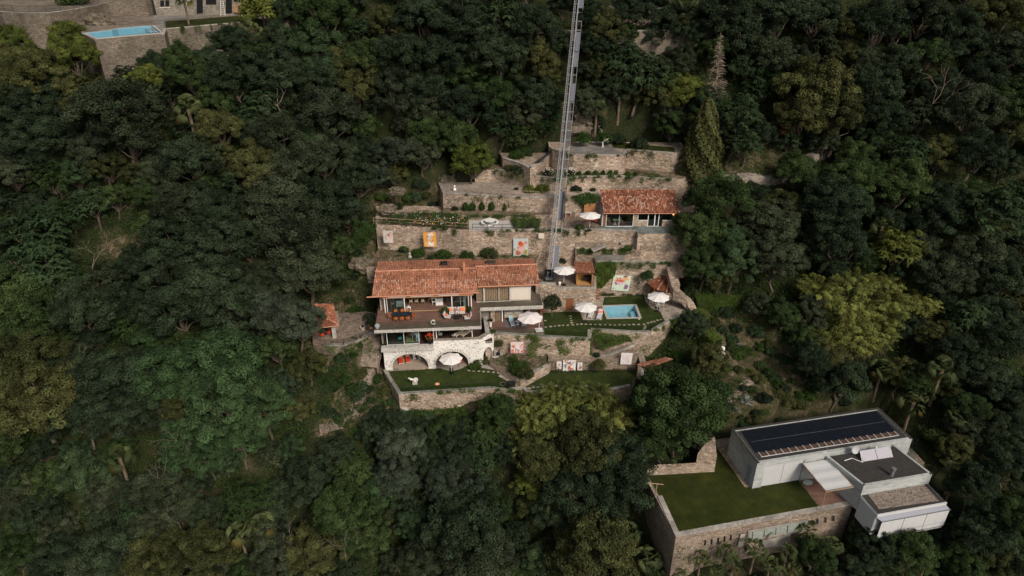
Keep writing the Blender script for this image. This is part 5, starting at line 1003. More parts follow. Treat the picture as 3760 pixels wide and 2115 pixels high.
# ================================================================= loungers, chairs, tables
def lounger(label, loc, rz, mat, cush=None, group=None, frame=None, back=.62, headcol=None):
    t = thing('sun_lounger', label, 'lounger', loc, rz, group); fr = frame or m_wpaint; c, s = math.cos(back), math.sin(back)
    mb = MB(); mb.box(-.31, .31, -.95, -.9, .26, .31); mb.box(-.31, -.27, -.95, .9, .26, .31); mb.box(.27, .31, -.95, .9, .26, .31); mb.build('frame', fr, t)
    for x in (-.28, .28):
        for y in (-.85, .8): mb = MB(); mb.tube((x, y, 0), (x, y, .27), .022, n=6); mb.build('leg', fr, t)
    mb = MB(); mb.box(-.3, .3, -.95, .28, .31, .37); mb.build('seat', mat, t)
    T = Matrix.Translation((0, .28, .33)) @ Matrix.Rotation(back, 4, 'X'); mb = MB(); mb.box(-.3, .3, 0, .78, -.02, .045, T=T); mb.build('backrest', headcol or mat, t)
    if cush: mb = MB(); mb.box(-.24, .24, .1, .5, .045, .11, T=T); mb.build('pillow', cush, t)
    return t
def chair(label, loc, rz, mat, legm, group=None, arms=False, w=.24, shell=False):
    t = thing('chair', label, 'chair', loc, rz, group); mb = MB(); mb.box(-w, w, -.23, .23, .40, .46); mb.build('seat', mat, t)
    mb = MB(); n = 6
    for i in range(n):
        a0, a1 = -1.0 + 2.0 * i / n, -1.0 + 2.0 * (i + 1) / n; f = lambda a: (math.sin(a) * w * 1.1, .27 - (1 - math.cos(a)) * .22); p, q = f(a0), f(a1); mb.face([(*p, .44), (*q, .44), (q[0], q[1] + .05, .84), (p[0], p[1] + .05, .84)]); mb.face([(p[0], p[1] - .03, .44), (p[0], p[1] + .02, .84), (q[0], q[1] + .02, .84), (q[0], q[1] - .03, .44)]); mb.face([(p[0], p[1] + .05, .84), (q[0], q[1] + .05, .84), (q[0], q[1] + .02, .84), (p[0], p[1] + .02, .84)])
    mb.build('backrest', mat, t)
    for x in (-1, 1):
        for y in (-1, 1): mb = MB(); mb.tube((x * w * 1.05, y * .22, 0), (x * w * .75, y * .17, .41), .018, n=5); mb.build('leg', legm, t)
    return t
ha = HF.a
lounger('pool lounger with coral pillow partly under the white parasol', tuple(Z(cC(868, 985), .012)), -.30, m_blind, m_coral, 'loungers by the pool'); lounger('pool lounger with coral pillow nearest the blue pool', tuple(Z(cC(990, 1000), .012)), -.30, m_blind, m_coral, 'loungers by the pool')
lounger('pale blue lounger on the left side of the grey mat on the wooden terrace', tuple(HF.P(18.2, 4.75, .06)), ha + .12, m_greyf, None, 'blue loungers', headcol=m_sky); lounger('pale blue lounger nearest the cantilever parasol', tuple(HF.P(19.7, 4.75, .06)), ha + .12, m_greyf, None, 'blue loungers', headcol=m_sky)
tag(sheet('outdoor_mat', [hp(17.3, 3.9), hp(20.4, 3.9), hp(20.2, 6.0), hp(17.2, 6.0)], .045, plain('slate_mat', (.17, .16, .18), .95, .1), None), 'grey rectangular mat under the two blue loungers', 'mat')
lounger('red lounger with white scarf in the left arch, the more left', tuple(Z(cB(500, 480), -3.97)), .22, m_red, m_beige, 'red loungers'); lounger('red lounger with beige pillow in the left arch, beside the first', tuple(Z(cB(598, 465), -3.97)), .22, m_red, m_beige, 'red loungers')
lounger('beige lounger with red back in the loggia, left of the pair', tuple(HF.P(10.9, 2.9, -.19)), ha - .75, m_beige, m_cream, 'loggia loungers', back=.5); lounger('beige lounger with red back in the loggia, right of the pair', tuple(HF.P(11.8, 2.9, -.19)), ha - .75, m_beige, m_cream, 'loggia loungers', back=.5)
for i, (u, v) in enumerate(((11.1, 3.8), (12.0, 3.8))):
    c = thing('tub_chair', ('orange red tub chair behind the left loggia lounger', 'orange red tub chair behind the right loggia lounger')[i], 'armchair', tuple(HF.P(u, v, -.19)), ha); mb = MB(); mb.lathe([(.30, 0), (.34, .35), (.30, .38), (.02, .4)], 12); mb.build('seat', m_red, c); mb = MB()
    for k in range(8):
        a0, a1 = math.pi * k / 8, math.pi * (k + 1) / 8; mb.face([(.4 * math.cos(a0), .4 * math.sin(a0), .3), (.4 * math.cos(a1), .4 * math.sin(a1), .3), (.45 * math.cos(a1), .45 * math.sin(a1), .85), (.45 * math.cos(a0), .45 * math.sin(a0), .85)])
    mb.build('backrest', m_red, c)
# dining group on the upper deck
tb_ = thing('dining_table', 'long black rectangular table with orange chairs on the upper deck', 'table', tuple(HF.P(3.42, 2.75, 2.8)), ha); mb = MB(); mb.box(-1.27, 1.27, -.5, .5, .70, .75); mb.build('table_top', plain('black_table', (.016, .022, .03), .3, .2, 5), tb_)
for x in (-1.2, 1.2):
    for y in (-.44, .44): mb = MB(); mb.box(x - .04, x + .04, y - .04, y + .04, 0, .7); mb.build('leg', m_black, tb_)
first = None; seats = [(-.8, -.72, math.pi, 'front left'), (0, -.72, math.pi, 'front middle'), (.8, -.72, math.pi, 'front right'), (-.85, .72, 0, 'far left'), (0, .8, 0, 'far middle'), (.75, .72, 0, 'far right'), (-1.55, 0, math.pi / 2, 'left end'), (1.55, 0, -math.pi / 2, 'right end')]
for x, y, a, nm in seats:
    loc = tuple(HF.P(3.42 + x, 2.75 + y, 2.8)); lab = 'orange leather chair at the %s of the black deck table' % nm
    if first is None: first = chair(lab, loc, ha + a, m_oleather, m_oleather, 'orange chairs round the black table'); ftr = tree_of(first)
    else: dup(first, ftr, loc, ha + a, lab)
vz = thing('candle_jar', 'small pale jar on the right end of the black deck table', 'jar', tuple(HF.P(4.5, 3.1, 3.55)), 0); mb = MB(); mb.lathe([(.04, 0), (.06, .05), (.05, .12), (.02, .13)], 10); mb.build('jar_body', m_cushion, vz)
# sofa group
so_ = thing('sofa', 'three-seat pale sofa with orange pillows on the upper deck', 'sofa', tuple(HF.P(10.7, 3.45, 2.8)), ha); mb = MB(); mb.box(-1.1, 1.1, -.42, .35, .16, .2); mb.build('frame', m_dmetal, so_)
for i in range(3): x = -.72 + i * .72; mb = MB(); mb.box(x - .34, x + .34, -.42, .25, .2, .42); mb.build('seat_cushion', m_cushion, so_); mb = MB(); T = Matrix.Translation((x, .26, .42)) @ Matrix.Rotation(-.25, 4, 'X'); mb.box(-.34, .34, -.06, .1, 0, .45, T=T); mb.build('back_cushion', m_cushion, so_)
for x in (-1.0, 1.0): mb = MB(); mb.box(x - .04, x + .04, -.38, -.3, 0, .18); mb.build('leg', m_dmetal, so_)
for x, a in ((-.8, .5), (.62, -.5), (.95, .4)): mb = MB(); T = Matrix.Translation((x, .12, .6)) @ Matrix.Rotation(a * .4, 4, 'Z') @ Matrix.Rotation(-.5, 4, 'X') @ Matrix.Rotation(.6, 4, 'Y'); mb.box(-.2, .2, -.06, .06, -.2, .2, T=T); mb.build('pillow', m_orange, so_)
def easy(label, loc, rz):
    t = thing('armchair', label, 'armchair', loc, rz, 'pale armchairs on the deck'); mb = MB(); mb.box(-.36, .36, -.4, .3, .3, .44); mb.build('seat_cushion', m_cushg, t); T = Matrix.Translation((0, .28, .40)) @ Matrix.Rotation(-.35, 4, 'X'); mb = MB(); mb.box(-.36, .36, -.05, .08, 0, .62, T=T); mb.build('back_cushion', m_cushg, t); mb = MB()
    for x in (-.37, .37): mb.path([(x, -.4, .3), (x, -.42, 0), (x, .35, 0), (x, .4, .62)], .018, 5)
    mb.build('metal_frame', m_dmetal, t); T = Matrix.Translation((0, .1, .6)) @ Matrix.Rotation(-.5, 4, 'X'); mb = MB(); mb.box(-.18, .18, -.05, .05, -.16, .18, T=T); mb.build('pillow', m_orange, t); return t
easy('pale armchair with orange pillow left of the round black deck table', tuple(HF.P(9.45, 2.2, 2.8)), ha + 1.35); easy('pale armchair with orange pillow right of the round black deck table', tuple(HF.P(12.05, 1.75, 2.8)), ha - 1.45)
ct = thing('coffee_table', 'round black coffee table in front of the deck sofa', 'table', tuple(HF.P(10.8, 2.1, 2.8)), ha); mb = MB(); mb.lathe([(.02, .33), (.55, .33), (.56, .37), (.02, .38)], 24, sx=1.1); mb.build('table_top', m_black, ct)
for k in range(4): mb = MB(); a = .8 + k * 1.57; mb.tube((.45 * math.cos(a), .4 * math.sin(a), 0), (.4 * math.cos(a), .36 * math.sin(a), .33), .02, n=5); mb.build('leg', m_dmetal, ct)
def pot_plant(label, loc, rp, hp_, potm, plant_r, leaf='bs', flowers=None, name='potted_plant'):
    t = thing(name, label, 'potted plant', loc); mb = MB(); mb.lathe([(rp * .7, 0), (rp, hp_), (rp * .93, hp_ + .01), (rp * .85, hp_ - .05), (.02, hp_ - .06)], 14); mb.build('pot', potm, t)
    cm, tm = AS['s'][rnd.randrange(3)]; o = bpy.data.objects.new('foliage', cm); COL.objects.link(o); o.parent = t; o.scale = (plant_r,) * 3; o.location = (0, 0, hp_ - .05); o.material_slots[0].link = 'OBJECT'; o.material_slots[0].material = LEAF[leaf]
    if flowers:
        r_ = random.Random(5); mb = MB()
        for _ in range(60): a = r_.uniform(0, 6.28); e = r_.uniform(.1, 1.5); q = Vector((math.cos(a) * math.cos(e), math.sin(a) * math.cos(e), math.sin(e))) * plant_r * r_.uniform(.85, 1.25); mb.ball((q.x, q.y, q.z + hp_ + plant_r * .2), r_.uniform(.04, .075), 6)
        mb.build('flowers', flowers, t)
    return t
pot_plant('leafy potted plant left of the deck sofa', tuple(HF.P(9.05, 3.6, 2.8)), .25, .45, m_black, .55, 'bs'); pot_plant('leafy potted plant right of the deck sofa', tuple(HF.P(12.25, 3.6, 2.8)), .25, .45, m_black, .5, 'bs')
pot_plant('tall pot of red and orange flowers before the glazed middle room', tuple(HF.P(6.95, .95, -.2)), .3, .8, m_black, .55, 'md', m_red); pot_plant('green plant in white pot on the stone pier end of the wooden terrace', tuple(HF.P(15.35, 2.0, .0)), .22, .5, m_wpaint, .5, 'md'); pot_plant('dark plant in tall white pot against the pier cap', tuple(HF.P(15.2, 4.3, .05)), .22, .9, m_wpaint, .38, 'dk')
pot_plant('bush in terracotta pot just left of the upper deck', tuple(Z(cA(90, 1085), .8)), .32, .6, m_terr, .8, 'dk'); pot_plant('dark bush in terracotta pot with orange flowers beside the olive tree', tuple(Z(cC(180, 940), 0.02)), .22, .3, m_terr, .25, 'md', m_orange)
# sculptures on the deck edge
sc_ = thing('ring_sculpture', 'white marble ring sculpture on the deck edge', 'sculpture', tuple(HF.P(7.55, .62, 2.8)), ha); mb = MB(); mb.box(-.13, .13, -.1, .1, 0, .1); mb.build('plinth', m_dmetal, sc_); mb = MB(); prev = None
for i in range(29):
    t = .35 + 5.7 * i / 28; c = (math.cos(t) * .26, .05 * math.sin(2 * t), .48 + math.sin(t) * .29)
    if prev: mb.tube(prev, c, .07 + .04 * math.sin(t * 1.5) ** 2, n=8)
    prev = c
mb.build('ring', m_marble, sc_, True)
sc2 = thing('stone_disc', 'pale upright stone disc at the left front corner of the upper deck', 'sculpture', tuple(HF.P(.38, .45, 2.8)), ha); mb = MB(); mb.lathe([(.01, -.05), (.3, -.04), (.33, 0), (.3, .04), (.01, .05)], 18); mb.V = [(x, z, y + .40) for x, y, z in mb.V]; mb.build('disc', m_greyf, sc2); mb = MB(); mb.box(-.1, .1, -.08, .08, 0, .1); mb.build('foot', m_marble, sc2)
# furniture seen through the openings of the upper floor
dt = thing('oval_dining_table', 'light wooden dining table inside the open living room', 'table', tuple(HF.P(5.3, 7.4, 2.83)), ha); mb = MB(); mb.lathe([(.02, .70), (.95, .70), (.96, .74), (.02, .75)], 26, sx=1.5, sy=.62); mb.build('table_top', m_ltwood, dt)
for x in (-.8, .8): mb = MB(); mb.tube((x, 0, 0), (x * .9, 0, .7), .05); mb.build('leg', m_ltwood, dt)
fc = None
for i, (x, y, a) in enumerate(((-.9, -.85, math.pi), (-.15, -.85, math.pi), (.7, -.85, math.pi), (1.7, -.2, -1.7), (-.7, .85, 0), (.5, .85, 0))):
    lab = 'woven light chair %s the indoor dining table' % ('at the front left of', 'at the front middle of', 'at the front right of', 'at the right end of', 'behind the left half of', 'behind the right half of')[i]
    loc = tuple(HF.P(5.3 + x, 7.4 + y, 2.83))
    if fc is None: fc = chair(lab, loc, ha + a, m_beige, m_ltwood, 'woven chairs round the indoor table'); fct = tree_of(fc)
    else: dup(fc, fct, loc, ha + a, lab)
def boxy(name, label, cat, frame, u, v, z, parts):
    t = thing(name, label, cat, tuple(HF.P(u, v, z)), ha)
    for nm, b, m_ in parts: mb = MB(); mb.box(*b); mb.build(nm, m_, t)
    return t
boxy('white_stool', 'small white stool table just inside the left of the open living room', 'stool', None, 4.15, 5.05, 2.83, [('top', (-.28, .28, -.2, .2, .34, .4), m_wpaint), ('leg', (-.27, -.21, -.18, -.12, 0, .34), m_wpaint), ('leg', (.21, .27, -.18, -.12, 0, .34), m_wpaint), ('leg', (.21, .27, .12, .18, 0, .34), m_wpaint), ('leg', (-.27, -.21, .12, .18, 0, .34), m_wpaint), ('figurine', (-.1, .1, -.08, .08, .4, .62), m_cushion)])
boxy('console', 'pale green console with drawers behind the left glass of the living room', 'console', None, 2.95, 5.3, 2.83, [('top', (-.5, .5, -.2, .2, .72, .78), m_blind), ('drawer_box', (-.46, .46, -.18, .18, .42, .72), plain('pale_sage', (.42, .46, .38), .7, .05)), ('leg', (-.46, -.4, -.18, -.12, 0, .42), m_blind), ('leg', (.4, .46, -.18, -.12, 0, .42), m_blind), ('shelf_back', (-.46, .46, .16, .2, .78, 1.2), m_blind)])
boxy('birdcage_stand', 'tall pale lattice cage left of the console in the living room', 'cage', None, 2.0, 5.6, 2.83, [('frame', (-.22, -.19, -.2, -.17, 0, 1.9), m_blind), ('frame', (.19, .22, -.2, -.17, 0, 1.9), m_blind), ('frame', (-.22, .22, -.2, .2, 1.86, 1.9), m_blind), ('frame', (-.22, .22, -.2, .2, .7, .74), m_blind)])
boxy('white_shelf', 'white shelf unit in the middle of the living room', 'shelf', None, 7.55, 6.3, 2.83, [('side', (-.25, -.21, -.15, .15, 0, 1.5), m_wpaint), ('side', (.21, .25, -.15, .15, 0, 1.5), m_wpaint), ('shelf', (-.21, .21, -.15, .15, .35, .39), m_wpaint), ('shelf', (-.21, .21, -.15, .15, .9, .94), m_wpaint), ('shelf', (-.21, .21, -.15, .15, 1.46, 1.5), m_wpaint)])
boxy('white_chest', 'cream armchair block and white chest in the living room', 'chest', None, 8.3, 6.15, 2.83, [('body', (-.5, .5, -.3, .3, 0, .5), m_wpaint), ('throw', (-.5, .5, .3, 1.2, 0, .75), m_cushion)])
boxy('standing_lamp', 'standing lamp with dark shade beside the right post of the living room', 'lamp', None, 9.55, 5.2, 2.83, [('base', (-.17, .17, -.17, .17, 0, .05), m_wpaint), ('pole', (-.02, .02, -.02, .02, .05, 1.2), m_dmetal), ('shade', (-.2, .2, -.2, .2, 1.2, 1.55), m_dmetal)])
boxy('white_pedestal', 'tall white pedestal behind the right glass of the living room', 'pedestal', None, 11.75, 5.3, 2.83, [('column', (-.16, .16, -.16, .16, 0, 1.35), m_blind)])
boxy('pale_sculpture', 'tall pale curved sculpture left of the white pedestal', 'sculpture', None, 11.2, 5.4, 2.83, [('body', (-.06, .06, -.06, .06, 0, 1.2), m_cream), ('head', (-.14, .14, -.1, .1, 1.2, 1.5), m_cushion)])
# middle floor
def armch(label, u, v, mat, a): return chair(label, tuple(HF.P(u, v, -.19)), ha + a, mat, m_dmetal, 'chairs of the middle floor', w=.28)
armch('orange leather chair under the glass, left of the pair', 4.3, 2.7, m_oleather, 2.6); armch('orange leather chair under the glass, nearer the standing man', 4.95, 2.4, m_oleather, 3.4); armch('cream chair left of the round black loggia table', 8.35, 2.6, m_cushion, 1.4); armch('cream chair in front of the loggia loungers', 10.15, 2.2, m_cushion, -2.2)
lt = thing('round_black_table', 'round black table on the loggia floor', 'table', tuple(HF.P(9.15, 2.75, -.19)), ha); mb = MB(); mb.lathe([(.02, .4), (.45, .4), (.46, .44), (.02, .45)], 20); mb.build('table_top', m_black, lt); mb = MB(); mb.tube((0, 0, 0), (0, 0, .4), .05); mb.build('stem', m_dmetal, lt)
boxy('turquoise_pillow', 'turquoise pillow on the dark floor behind the glass', 'pillow', None, 2.9, 2.5, -.15, [('pillow_body', (-.25, .25, -.2, .2, 0, .16), plain('turquoise', (.12, .36, .38), .9, .1))])
boxy('daybed', 'cream daybed at the back of the loggia', 'daybed', None, 9.2, 4.4, -.19, [('mattress', (-.3, .3, -.8, .8, .3, .45), m_beige), ('base', (-.28, .28, -.75, .75, 0, .3), m_dmetal)])
# wicker sofa, white round table on the wooden terrace, under the wing
ws = thing('wicker_sofa', 'pale wicker sofa under the wing deck', 'sofa', tuple(HF.P(18.6, 6.6, .03)), ha); mb = MB(); mb.box(-1.3, 1.3, -.4, .5, .15, .5); mb.build('seat', m_beige, ws); mb = MB(); mb.box(-1.3, 1.3, .4, .55, .5, 1.0); mb.build('backrest', m_cushion, ws)
for x in (-1.25, 1.25): mb = MB(); mb.box(x - .07, x + .07, -.4, .5, .15, .7); mb.build('arm', m_wpaint, ws)
for x in (-.6, .6): mb = MB(); mb.box(x - .5, x + .5, .1, .3, .5, .85); mb.build('pillow', m_cushion, ws)
def tulip(label, loc, r=.36, h=.62, mat=None):
    t = thing('tulip_table', label, 'table', loc); mb = MB(); mb.lathe([(.02, h - .02), (r, h - .02), (r, h + .01), (.02, h + .015)], 22); mb.build('table_top', mat or m_wpaint, t); mb = MB(); mb.lathe([(r * .7, 0), (r * .6, .03), (.05, .12), (.04, h * .6), (.12, h - .02)], 16); mb.build('pedestal', mat or m_wpaint, t); return t
tulip('white tulip table between the two blue loungers', tuple(HF.P(18.98, 4.6, .05)), .34, .5); tulip('white tulip table behind the big window of the small house', (SH.location.x + lx(1220), yF + .75, z9 + .05), .45, .72)
for i, x in enumerate((1130, 1300)):
    c = chair(('wicker shell chair left of the tulip table in the small house', 'wicker shell chair right of the tulip table in the small house')[i], (SH.location.x + lx(x), yF + 1.1, z9 + .05), (.5, -.5)[i] * -1, m_beige, m_wpaint, 'wicker shell chairs', w=.34)
rt = tulip('big white round garden table with curved benches on the flower terrace', tuple(Z(cE(1890, 775), 9.02)), .82, .72); bq = rt.location
for i, sx in enumerate((-1, 1)):
    t = thing('curved_bench', ('white curved bench left of the round garden table', 'white curved bench right of the round garden table')[i], 'bench', tuple(bq), 0, 'curved benches'); mb = MB()
    for k in range(9): a0, a1 = -1.1 + 2.2 * k / 9, -1.1 + 2.2 * (k + 1) / 9; mb.prism([(sx * 1.02 * math.cos(a0), 1.02 * math.sin(a0)), (sx * 1.35 * math.cos(a0), 1.35 * math.sin(a0)), (sx * 1.35 * math.cos(a1), 1.35 * math.sin(a1)), (sx * 1.02 * math.cos(a1), 1.02 * math.sin(a1))], .4, .47)
    mb.build('seat', m_wpaint, t)
    for a in (-.8, 0, .8): mb = MB(); mb.tube((sx * 1.18 * math.cos(a), 1.18 * math.sin(a), 0), (sx * 1.18 * math.cos(a), 1.18 * math.sin(a), .4), .05); mb.build('leg', m_wpaint, t)
# dining set under the gazebo parasol and red chairs elsewhere
q = Z(cC(1790, 815), .01); tulip('pale dining table under the gazebo parasol', tuple(q), .5, .7, m_blind); gc = None
for i, (x, y, a) in enumerate(((-.9, -.1, 1.57), (-.1, -.85, 3.1), (.75, -.4, -2.2), (.5, .7, -.5))):
    lab = 'white chair %s the gazebo dining table' % ('left of', 'on the near side of', 'at the near right of', 'behind')[i]
    if gc is None: gc = chair(lab, (q.x + x, q.y + y, .012), a, m_blind, m_wpaint, 'white dining chairs by the gazebo'); gct = tree_of(gc)
    else: dup(gc, gct, (q.x + x, q.y + y, .012), a, lab)
def small_block(name, label, cat, px, z, b, mat, rz=0): t = thing(name, label, cat, tuple(Z(px, z)), rz); mb = MB(); mb.box(*b); mb.build('body', mat, t); return t
pb = small_block('umbrella_weight', 'black square weight on the gazebo patio', 'weight', cC(1790, 880), .012, (-.28, .28, -.2, .2, 0, .16), m_black); small_block('umbrella_weight', 'black square weight before the small upper house', 'weight', cF(848, 822), 9.015, (-.28, .28, -.2, .2, 0, .14), m_black)
q = Z(cF(870, 745), 9.02)
for i, (x, y, a) in enumerate(((-.65, -.2, 1.8), (.7, -.3, -1.9), (0.0, .5, 0))): chair('red chair %s the terrace parasol of the small house' % ('at the left under', 'at the right under', 'behind the pole of')[i], (q.x + x, q.y + y, 9.02), a, m_red, m_dmetal, 'red chairs under the terrace parasol')
tulip('small dark red table under the terrace parasol of the small house', (q.x, q.y, 9.02), .4, .7, plain('plum', (.12, .03, .05), .6, .1))
q = Z(cL(490, 1040), .012)
rtb = tulip('round table under the eave of the tiled hut', tuple(q), .55, .72, m_black)
for i in range(5): a = -1.9 + i * 1.0; chair('red folding chair, %s round the hut table' % ('first from the left', 'second from the left', 'middle one', 'second from the right', 'first from the right')[i], (q.x + .95 * math.sin(a), q.y - .95 * math.cos(a) + .1, .012), math.pi + a, m_red, m_dmetal, 'red chairs at the hut')
q = Z(cB(1330, 500), -3.97); chair('red chair behind the parasol in the right arch', tuple(q), -2.0, m_red, m_red); 
for i, x in enumerate((690, 760)): q = Z(cB(x, 465), -3.97); chair(('small white chair in the left arch, nearer the red loungers', 'small white chair in the left arch, nearer the middle pier')[i], tuple(q), .3, m_wpaint, m_wpaint, 'small white chairs in the arch', w=.18)
small_block('floor_grate', 'green metal grate on the gravel before the left arch', 'grate', cB(433, 588), -3.965, (-.32, .32, -.12, .12, 0, .03), plain('green_metal', (.16, .20, .16), .6, .1), ha)
# objects on the lower lawn
q = Z(cB(695, 790), -3.98); sb = thing('lawn_sculpture', 'white and grey ring-shaped marble sculpture on a stone plinth on the lower lawn', 'sculpture', tuple(q), .2); mb = MB(); mb.box(-.32, .32, -.25, .25, 0, .3); mb.build('plinth', m_flag, sb); mb = MB(); prev = None
for i in range(25):
    t = 6.28 * i / 24; c = (.12 + math.cos(t) * .24, -.05, .62 + math.sin(t) * .25)
    if prev: mb.tube(prev, c, .10, n=8)
    prev = c
mb.ball((.12, .06, .62), .2, 12, sy=.3); mb.ball((-.38, 0, .72), .24, 12, sz=.55, sy=.7); mb.path([(-.5, 0, .8), (-.7, 0, 1.0), (-.85, 0, .85)], [.12, .08, .03], 6); mb.build('marble_form', m_marble, sb, True)
tg = thing('target_disc', 'orange and cream round disc lying on the lower lawn', 'disc', tuple(Z(cB(1007, 797), -3.98)))
for nm, r, z, m_ in (('outer_ring', .31, .03, m_orange), ('cream_ring', .21, .034, m_cream), ('centre', .08, .038, m_orange)): mb = MB(); mb.lathe([(r, 0), (r, z), (.01, z)], 20); mb.build(nm, m_, tg)
q = Z(cB(1918, 795), -3.98); ht_ = thing('round_hatch', 'dark round grid with pale rim in the right end of the lower lawn', 'grid', tuple(q)); mb = MB(); mb.lathe([(.36, .0), (.38, .03), (.33, .03), (.33, 0)], 24); mb.build('rim', m_flag, ht_); mb = MB(); mb.lathe([(.33, .015), (.01, .015)], 24); mb.build('mesh', m_black, ht_)
q = Z(cB(2045, 835), -3.7); bq_ = thing('black_grill', 'black covered grill at the right corner of the lower lawn', 'grill', tuple(q), .3); mb = MB(); mb.box(-.45, .4, -.25, .25, .35, .75); mb.ball((-.3, 0, .8), .3, 10, sz=.7); mb.build('hood', m_black, bq_); 
for x in (-.35, .35): mb = MB(); mb.tube((x, 0, 0), (x, 0, .4), .03); mb.build('leg', m_dmetal, bq_)
mb = MB(); mb.box(-.5, .4, -.5, -.27, .3, .36); mb.build('shelf', m_dmetal, bq_)
sheet('stone_steps', poly_z([cB(1700, 500), cB(1560, 560), cB(1920, 620), cB(1858, 690), cB(2120, 800), cB(2165, 700), cB(1950, 560), cB(1900, 490)], -3.98), -3.975, m_cap)
# outdoor fireplace
q = Z(cB(1850, 490), -3.98); fp = thing('stone_fireplace', 'stone outdoor fireplace with pale slab shelf and twin columns by the small arch', 'fireplace', tuple(q), .05)
for x in (-.5, .3): mb = MB(); mb.box(x, x + .25, 0, .4, 0, .8); mb.build('base_pier', m_band, fp); mb = MB(); mb.box(x - .02, x + .24, .05, .75, .87, 1.75); mb.build('column', m_pave, fp)
mb = MB(); mb.box(-.75, .72, -.12, .75, .8, .87); mb.build('slab', m_band, fp); mb = MB(); mb.box(-.25, .3, .2, .7, .9, 1.1); mb.build('hearth', m_black, fp); mb = MB(); mb.box(-.6, .6, .7, .9, 0, 1.5); mb.build('back', m_wall, fp)
q = Z(cF(555, 680), 9.02); f2 = thing('stone_barbecue', 'stone barbecue left of the terrace parasol of the small house', 'barbecue', tuple(q))
for x in (-.5, .3): mb = MB(); mb.box(x, x + .2, 0, .5, 0, .75); mb.build('pier', m_wall, f2)
mb = MB(); mb.box(-.55, .55, -.05, .6, .75, .82); mb.build('slab', m_flag, f2); mb = MB(); mb.box(-.45, .45, .45, .6, .82, 1.3); mb.build('back', m_wall, f2); mb = MB(); mb.box(-.3, .3, .1, .4, 0, .35); mb.build('firewood', m_dwood, f2)
for i, x in enumerate((478, 628)): small_block('stone_stool', ('rough dark stone seat left of the barbecue', 'rough dark stone seat right of the barbecue')[i], 'seat', cF(x, 668), 9.02, (-.22, .22, -.2, .25, 0, .75), m_dry)
# bench on the terrace over the pool wall
q = Z(cF(1160, 1165), 5.42); t = thing('stone_bench', 'pale stone slab bench above the high pool wall', 'bench', tuple(q)); mb = MB(); mb.box(-.8, .8, -.2, .2, .42, .5); mb.build('slab', m_flag, t)
for x in (-.65, .55): mb = MB(); mb.box(x, x + .12, -.15, .15, 0, .42); mb.build('foot', m_flag, t)
# ================================================================= stepping stones (stuff one can count: each its own slab)
ss = [(240, 1140), (310, 1133), (368, 1127), (426, 1120), (482, 1118), (545, 1115), (617, 1110), (682, 1103), (736, 1098), (798, 1101), (866, 1104), (930, 1105), (998, 1107), (1067, 1108), (1135, 1111), (1200, 1112), (1268, 1111), (1330, 1112), (1402, 1108), (1464, 1104), (1532, 1104), (1608, 1101), (1665, 1086), (1706, 1073), (1750, 1062), (1797, 1045), (1842, 1037), (600, 1080), (597, 1052), (588, 1020), (585, 988), (233, 1050), (1625, 1130), (1620, 1150), (1608, 1168)]
mb = MB(); rr = random.Random(4); s0_ = None
for i, (x, y) in enumerate(ss):
    if i < 6: mb = MB(); k = 9; mb.prism([(math.cos(6.283 * j / k) * .21 * rr.uniform(.75, 1.2), math.sin(6.283 * j / k) * .16 * rr.uniform(.75, 1.2)) for j in range(k)], -.01, .035); SS = (locals().get('SS') or []) ; SS.append(mb.build('stepping_stone', m_pave, None))
    o = SS[i] if i < 6 else SS[i % 6].copy()
    if i >= 6: COL.objects.link(o)
    o.location = tuple(Z(cC(x, y), .006)); o.rotation_euler.z = rr.uniform(-.4, .4); o.scale = (rr.uniform(.85, 1.15),) * 3; tag(o, 'flat irregular stepping stone in the row across the pool lawn', 'stepping stone', 'stepping stones across the pool lawn')
for i, (x, y) in enumerate([(1447, 607), (1512, 614), (1582, 618), (1648, 623), (1716, 627), (1786, 632), (1856, 642)]):
    o = SS[i % 6].copy(); COL.objects.link(o); o.location = tuple(Z(cB(x, y), -3.985)); o.scale = (1.05, 1.1, 1); tag(o, 'square stepping stone at the right of the lower lawn', 'stepping stone', 'stepping stones of the lower lawn')
for i, (x, y) in enumerate([(1100, 990), (1205, 965), (1320, 960), (1430, 945), (1552, 935), (1672, 930), (1780, 928), (2290, 930), (2405, 925), (2520, 930)]):
    o = SS[i % 6].copy(); COL.objects.link(o); o.location = tuple(Z(cX(x, y), -4.485)); o.scale = (1.2, 1.3, 1); tag(o, 'stepping stone along the rail of the small lawn with paintings', 'stepping stone', 'stepping stones of the small lawn')
# ================================================================= stairs
def stair(label, a, b, n, w, mat, side, name='stone_stair', thick=.16, z_end=None):
    a, b = Vector(a), Vector(b); t = thing(name, label, 'stairs', tuple(a)); d = b - a; h = Vector((d.x, d.y, 0)); hl = h.length; h /= hl; s = Vector((side[0], side[1], 0)).normalized() * w
    for i in range(n):
        p = h * (hl * i / n); q = h * (hl * (i + 1.15) / n); z = d.z * (i + 1) / n; mb = MB(); mb.prism([tuple(p)[:2], tuple(q)[:2], tuple(q + s)[:2], tuple(p + s)[:2]], z - thick, z); mb.build('step', mat, t)
    return t
stair('straight cantilever stair climbing the right-hand buttress wall', Z(cD(1345, 470), -4.4) if False else YP(cD(1345, 470), 77.9), YP(cD(1790, 295), 79.2), 13, .45, m_cap, (0, -1), thick=.3)
stair('slate steps up to the terrace of the small house, upper flight', YP(cF(1260, 1015), 93.4), YP(cF(1495, 885), 95.0), 8, .8, m_cap, (.3, -1)); stair('slate steps above the stone bench, lower flight', YP(cF(870, 1115), 91.8), YP(cF(1060, 1030), 93.2), 6, .9, m_cap, (.3, -1))
stair('long stone stair descending the right part of the tall upper wall', YP(cG(2190, 645), 103.4), YP(cG(1770, 395), 104.2), 18, .35, m_wall2, (0, -1), thick=.25)
